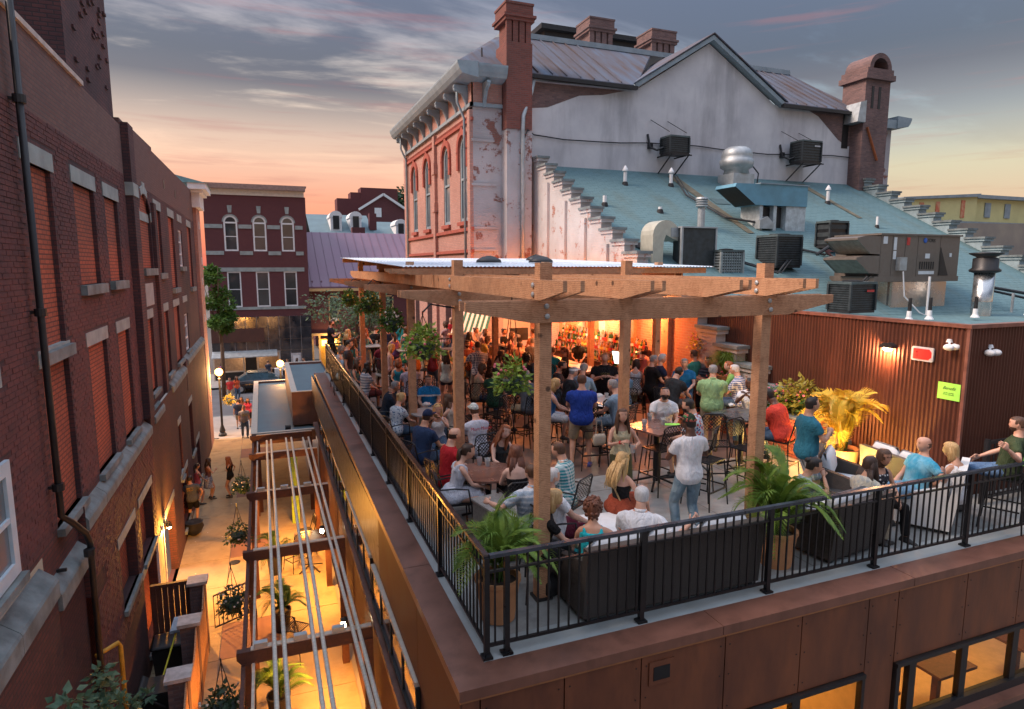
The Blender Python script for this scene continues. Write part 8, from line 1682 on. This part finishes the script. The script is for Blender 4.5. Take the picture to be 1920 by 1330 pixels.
EXTRA = ((663, 640, 40, 0, 'teal', '.03,.2,.22', 'long', 'brn', 1), (716, 642, -30, 0, 'maroon', '.2,.03,.05', 'short', 'dbr', 0), (735, 652, 60, 1, 'pale pink', '.6,.4,.4', 'bob', 'bln', 1), (812, 648, 20, 0, 'burgundy', '.25,.04,.06', 'long', 'aub', 1), (857, 655, -20, 1, 'mustard', '.5,.34,.08', 'short', 'brn', 0), (940, 664, 50, 1, 'brown', '.16,.08,.05', 'long', 'dbr', 1), (930, 694, 10, 1, 'dark green', '.03,.1,.06', 'short', 'blk', 0), (905, 690, 70, 1, 'sand', '.42,.34,.24', 'bob', 'brn', 1), (985, 703, -30, 1, 'slate grey', '.12,.14,.17', 'short', 'gry', 0), (775, 642, -60, 0, 'orange', '.6,.2,.05', 'short', 'brn', 0), (960, 628, 90, 0, 'rose', '.5,.15,.18', 'long', 'brn', 1), (1010, 668, 60, 1, 'denim blue', '.1,.17,.3', 'short', 'dbr', 0), (1020, 694, 20, 1, 'ivory', '.66,.62,.52', 'pony', 'brn', 1), (1165, 694, -20, 1, 'steel blue', '.12,.22,.36', 'short', 'brn', 0), (1209, 655, 30, 0, 'coral pink', '.62,.22,.2', 'bob', 'dbr', 1), (1300, 664, -60, 0, 'sea green', '.06,.3,.24', 'short', 'brn', 0), (1352, 668, 170, 0, 'wine red', '.22,.02,.05', 'short', 'blk', 0), (880, 628, 20, 0, 'tomato red', '.6,.07,.04', 'long', 'blk', 1), (800, 628, 160, 0, 'white striped', '.66,.66,.68', 'short', 'brn', 0), (738, 628, -20, 0, 'violet', '.25,.12,.35', 'pony', 'dbr', 1), (1000, 622, -40, 0, 'copper', '.4,.16,.07', 'short', 'dbr', 0), (655, 645, 100, 0, 'charcoal', '.05,.05,.06', 'short', 'blk', 0))
for (u, v, f, st, cn, cc, hk, hc_, fm) in EXTRA:
    P_('%s in a %s top %s in the middle of the deck crowd' % ('woman' if fm else 'man', cn, 'on a stool' if st else 'standing'), u, v, f, 'stool' if st else 'stand', ('tank' if fm else 'tee', cn.replace(' ', '_') + ':plain:' + cc), ('pants' if fm else 'shorts', JEAN if fm else KHK), (hk, hc_), 'tlp'[len(cn) % 3], 1.66 if fm else 1.78, bool(fm), arms=(('table', 'chest'), ('chest', 'down'), ('table', 'table'))[(u + v) % 3], chair='stool' if st else None)
# right-hand lounge group
P_('brown-haired woman with glasses in a dark dotted top in the armchair', 1658, 857, 135, 'sit', ('tank', 'dots:print:.03,.03,.04:.6,.6,.6'), ('pants', BLK), ('bob', 'brn'), 't', 1.66, True, seat=.42, extra=('glasses',), bulk=1.1, arms=('lap', 'lap'), hold=('wine', 1))
P_('bald man in a sky blue tee lounging on the right-hand sofa', 1731, 852, -125, 'sit', ('tee', 'sky:wash:.06,.4,.62:.25,.55,.7'), ('shorts', 'blue_short:plain:.2,.35,.5'), ('fringe', 'brn'), 'l', 1.8, seat=.42, lean=-10, arms=('wide', 'lap'), bulk=1.1)
P_('blonde woman in white sitting with bare crossed legs in the white lounge chair', 1777, 876, -60, 'sit', ('tank', WHT), ('short_shorts', 'wht_b:plain:.6,.62,.64'), ('bob', 'bln'), 't', 1.66, True, seat=.45, arms=('lap', 'knee'))
P_('woman with long dark hair seen from behind in the pale armchair', 1630, 905, 30, 'sit', ('tee', 'cream_b:floral:.6,.58,.48:.4,.42,.4'), ('pants', KHK), ('long', 'dbr'), 't', 1.66, True, seat=.42, arms=('lap', 'lap'))
P_('guest with dark bun and pale striped shirt behind the right-hand palm', 1528, 898, 70, 'sit', ('tee', 'pale_stripe:vstripe:.55,.6,.6:.3,.4,.38'), ('shorts', WHT), ('bun', 'blk'), 't', 1.66, True, arms=('lap', 'face'), chair='chair', lean=12)
P_('bearded bald man in an olive tee and jeans at the right edge', 1908, 795, -88, 'sit', ('tee', 'olive_tee:plain:.05,.075,.035'), ('pants', 'blue_jeans:wash:.14,.25,.42:.08,.15,.28'), ('buzz', 'brn'), 'l', 1.82, seat=.76, arms=('wide', 'knee'), extra=('beard',), lean=-8, chair='stool', bulk=1.05, feet=(.5, .62))
# alley people
AG_ = 'people in the alley'
P_('man in a printed grey tee and black shorts leaning on the alley wall', 356, 898, 12, 'stand', ('tee', GRY), ('shorts', BLK), ('short', 'blk'), 't', 1.78, z0=GZ, bulk=1.15, arms=('down', 'hip'), extra=(('backprint', ('BREW\nCREW', '.6,.35,.02', .075)),), grp=AG_, side=-3)
P_('woman in a coral tank with sunglasses pushed up by the alley wall', 370, 874, 60, 'stand', ('tank', 'coral_b:plain:.7,.12,.12'), ('short_shorts', JEAN), ('pony', 'dbr'), 't', 1.66, True, z0=GZ, arms=('down', 'lap'), extra=('shades_up',), grp=AG_)
P_('woman in a patterned skirt looking at her phone in the alley', 391, 864, 75, 'stand', ('tank', 'brown_top:plain:.25,.1,.07'), None, ('long', 'dbr'), 't', 1.68, True, z0=GZ, skirt=(.35, 'grey_pattern:print:.3,.3,.33:.6,.6,.65'), arms=('down', 'chest'), grp=AG_)
P_('woman in a black romper with a reddish ponytail facing left in the alley', 427, 861, -70, 'stand', ('tank', BLK), ('short_shorts', BLK), ('long', 'red'), 't', 1.68, True, z0=GZ, arms=('cross', 'hip'), grp=AG_)
P_('man in a grey tee with a yellow logo and jeans walking in the alley', 457, 764, 172, 'stand', ('tee', 'grey_b:plain:.25,.26,.3'), ('pants', JEAN), ('short', 'dbr'), 't', 1.8, z0=GZ, bulk=1.1, feet=(.12, -.12), grp=AG_, extra=(('frontprint', ('GO', '.5,.45,.1', .2)),))
for i, (u, v, top, bt, lab) in enumerate(((446, 752, 'nv:plain:.03,.04,.08', KHK, 'man in dark blue at the back of the walking group in the alley'), (452, 748, 'br:plain:.2,.08,.06', JEAN, 'woman in brown in the walking group at the canopy edge'), (464, 750, 'rs:plain:.5,.05,.1', BLK, 'woman in pink beside the canopy roof edge'))):
    P_(lab, u, v, (10, 200, 170)[i], 'stand', ('tee', top), ('shorts', bt), ('short' if i == 0 else 'long', 'dbr'), 't', 1.74, i > 0, z0=GZ, grp='walkers at the end of the alley', far=True)
for i, (x, y, f, top, bt, lab) in enumerate(((-2.35, 46.4, 180, 'sr:plain:.65,.06,.06', KHK, 'man in a red shirt crossing the street by the left lamp'), (-1.95, 46.9, 160, 'so:plain:.7,.14,.06', JEAN, 'child-sized figure in orange red beside him'), (.15, 52.9, 0, 'sn:plain:.04,.05,.08', KHK, 'man in navy on the far pavement before the shop'), (1.3, 53.2, 40, 'sw:plain:.6,.6,.6', BLK, 'person in white on the far pavement by the notice box'), (1.6, 53.4, 200, 'sw2:plain:.3,.35,.45', BLK, 'person in pale blue on the far pavement'), (2.3, 53.6, 90, 'sk:plain:.5,.12,.2', JEAN, 'person in pink near the tiled shopfront'), (2.9, 53.4, -90, 'sg:plain:.4,.36,.36', JEAN, 'person in grey near the tiled shopfront'), (-3.2, 53.2, 120, 'sp:plain:.45,.12,.35', BLK, 'person in magenta by the shopfront pillar at the left'))):
    P_(lab, 0, 0, f, 'stand', ('tee', top), ('pants', bt), (('short', 'long')[i % 2], ('brn', 'dbr')[i % 2]), 't', 1.74, i % 2 == 1, z0=GZ if y > 51 else GZ - .12, xy=(x, y), grp='passers-by on the street', far=True)
# ------------------------------------------------------------------ bake the grown bodies and clothes
def bake_all():
    for o, vx, sm, det in PEND:
        r = o.modifiers.new('r', 'REMESH'); r.mode = 'VOXEL'; r.voxel_size = vx; r.use_smooth_shade = True
        q = o.modifiers.new('s', 'SMOOTH'); q.iterations = sm; q.factor = .5
    dg = bpy.context.evaluated_depsgraph_get(); dg.update()
    for o, vx, sm, det in PEND:
        mats = list(o.data.materials)
        e = o.evaluated_get(dg).to_mesh(); nv, nf = len(e.vertices), len(e.polygons)
        co = np.empty(nv * 3, np.float32); e.vertices.foreach_get('co', co); co = co.reshape(-1, 3)
        li = np.empty(len(e.loops), np.int32); e.loops.foreach_get('vertex_index', li); ls = np.empty(nf, np.int32); e.polygons.foreach_get('loop_start', ls); lt = np.empty(nf, np.int32); e.polygons.foreach_get('loop_total', lt); mi = np.zeros(nf, np.int32)
        o.evaluated_get(dg).to_mesh_clear()
        if det is not None:
            dv = np.empty(len(det.vertices) * 3, np.float32); det.vertices.foreach_get('co', dv); dl = np.empty(len(det.loops), np.int32); det.loops.foreach_get('vertex_index', dl); ds = np.empty(len(det.polygons), np.int32); det.polygons.foreach_get('loop_start', ds); dt = np.empty(len(det.polygons), np.int32); det.polygons.foreach_get('loop_total', dt); dm = np.empty(len(det.polygons), np.int32); det.polygons.foreach_get('material_index', dm)
            ls = np.concatenate([ls, ds + len(li)]); lt = np.concatenate([lt, dt]); li = np.concatenate([li, dl + nv]); mi = np.concatenate([mi, dm]); co = np.concatenate([co, dv.reshape(-1, 3)]); mats = list(det.materials)
        me = bpy.data.meshes.new(o.name); me.vertices.add(len(co)); me.vertices.foreach_set('co', co.ravel()); me.loops.add(len(li)); me.loops.foreach_set('vertex_index', li); me.polygons.add(len(ls)); me.polygons.foreach_set('loop_start', ls); me.polygons.foreach_set('loop_total', lt)
        for m in mats: me.materials.append(m)
        me.polygons.foreach_set('material_index', mi); me.polygons.foreach_set('use_smooth', [True] * len(ls)); me.update(calc_edges=True)
        BAKED.append((o, me))
    for o, me in BAKED: o.modifiers.clear(); o.data = me
BAKED = []
bake_all()
# lettering becomes plain mesh
dg = bpy.context.evaluated_depsgraph_get()
for o in [o for o in S.objects if o.type == 'FONT']:
    me = bpy.data.meshes.new_from_object(o.evaluated_get(dg)); n_ = o.name; p_ = o.parent; ml = o.matrix_local.copy(); bpy.data.objects.remove(o)
    q = bpy.data.objects.new(n_, me); COL.objects.link(q); q.parent = p_; q.matrix_local = ml; q['kind'] = 'stuff' if False else 'thing'
    del q['kind']
# ------------------------------------------------------------------ more seats among the tables
for k, (u, v, rz, kind, lab) in enumerate(((1150, 830, 150, 'ST', 'empty black stool with lattice back before the pale bar table'), (1345, 870, 160, 'ST', 'empty black stool before the dark table, left of the right front post'), (1400, 880, 190, 'ST', 'second empty black stool beside the right front post'), (1108, 835, 170, 'ST', 'black stool with a canvas bag hung on its back'), (935, 800, 20, 'ST', 'empty stool in the dark under the bright green hanging basket'), (975, 795, 60, 'ST', 'second empty stool left of the nearest post'), (905, 770, -30, 'ST', 'empty stool behind the mesh-capped man'), (960, 760, 100, 'ST', 'empty stool farther back left of the nearest post'), (800, 700, 40, 'ST', 'empty lattice stool beside the second post'), (815, 690, -60, 'ST', 'second empty lattice stool beside the second post'), (925, 860, 185, 'CH', 'empty black patio chair at the women table'), (745, 800, 60, 'CH', 'empty patio chair against the side railing near the navy cap'), (1235, 880, 10, 'ST', 'empty stool at the front of the menu table'), (1320, 905, 200, 'ST', 'tall empty stool beside the man in the floral cap'))):
    p = PZ(u, v + 40, .0) if kind == 'ST' else PZ(u, v, .3); t = copy_tree(CHP[kind]); place(t, (p.x, p.y, 0), R(rz), lab, 'terrace chairs and stools')
    if k == 3: BAGP = p
t = thing('canvas_bag', 'cream canvas shoulder bag hanging from a stool back by the royal blue tee', 'bag', (BAGP.x, BAGP.y - .3, .5)); t.scale = (.75, .75, .85); B(pillow(MB(), -.17, .17, -.05, .05, 0, .26, .03), 'bag_body', plain('canvas_cream', (.55, .47, .36), .9, var=.1, bump=.4), t, smooth=True); B(MB().tube([(-.1, 0, .24), (-.06, .03, .55), (.06, .03, .55), (.1, 0, .24)], .012, 6), 'handle', plain('canvas_cream2', (.5, .4, .3), .9), t)
# mop of small litter and drains in the alley
t = thing('floor_drain', 'round iron drain cover in the alley paving', 'drain', (-1.2, 20.3, GZ + .002)); B(MB().lathe([(.16, 0), (.16, .012), (.02, .012)], n=20), 'grate', BLACKM, t)
rg = random.Random(77); mb = MB()
for k in range(60):
    x, y = rg.uniform(-2.6, -.2), rg.uniform(12, 34); s_ = rg.uniform(.015, .04); a = rg.uniform(0, 3); mb.add([(x, y, GZ + .004), (x + s_ * math.cos(a), y + s_ * math.sin(a), GZ + .004), (x - s_ * .5, y + s_, GZ + .01)], [(0, 1, 2)])
o = B(mb, 'litter', PAPER); o['kind'] = 'stuff'
# refrigerant lines, patches and a rust run on the shingled roof
LNM = plain('line_insulation', (.03, .032, .035), .7)
for i, (pts, lab) in enumerate(((((15.75, 16.0, 4.0), (15.0, 15.6, 3.6), (14.2, 16.2, 3.9), (13.6, 16.5, 4.1)), 'black refrigerant lines between the pale and the big dark condenser'), (((19.1, 17.2, 4.6), (18.4, 17.0, 4.2), (17.6, 17.4, 4.4), (16.2, 16.9, 4.2)), 'black lines running from the framed condenser across the shingles'), (((15.5, 13.7, 2.7), (16.2, 14.2, 2.75), (16.9, 14.0, 3.5)), 'black hose from the red-badged condenser to the rooftop unit'), (((17.2, 19.0, 5.4), (16.2, 19.6, 5.6), (15.8, 21.5, 6.6), (16.4, 23.2, 7.6)), 'dark cable running up the shingles to the left wall condenser'))):
    t = thing('refrigerant_line', lab, 'pipe', pts[0], world=True); B(MB().tube(pts, .035, 6), 'line', LNM, t); B(MB().tube([(x + .1, y - .05, z + .01) for x, y, z in pts], .02, 5), 'thin_line', LNM, t)
PTM = plain('shingle_patch', (.075, .13, .14), .85, var=.3, sc=3); RUST = plain('rust_run', (.13, .12, .085), .9, var=.3, sc=4)
for k, (x0, x1, y0, y1, m_) in enumerate(((12.6, 13.3, 18.8, 19.3, PTM), (20.6, 21.5, 18.2, 18.8, PTM), (16.9, 17.6, 21.0, 21.5, PTM), (22.4, 23.2, 16.8, 17.5, PTM), (16.4, 16.7, 18.6, 23.6, RUST), (23.6, 23.85, 20.2, 23.6, RUST))):
    B(MB().prism([(x0, y0, rz_(y0) + .03), (x1, y0, rz_(y0) + .03), (x1 + (.12 if m_ is RUST else 0), y1, rz_(y1) + .03), (x0 - (.05 if m_ is RUST else 0), y1, rz_(y1) + .03)], (0, 0, .004)), 'roof_patch', m_, an)
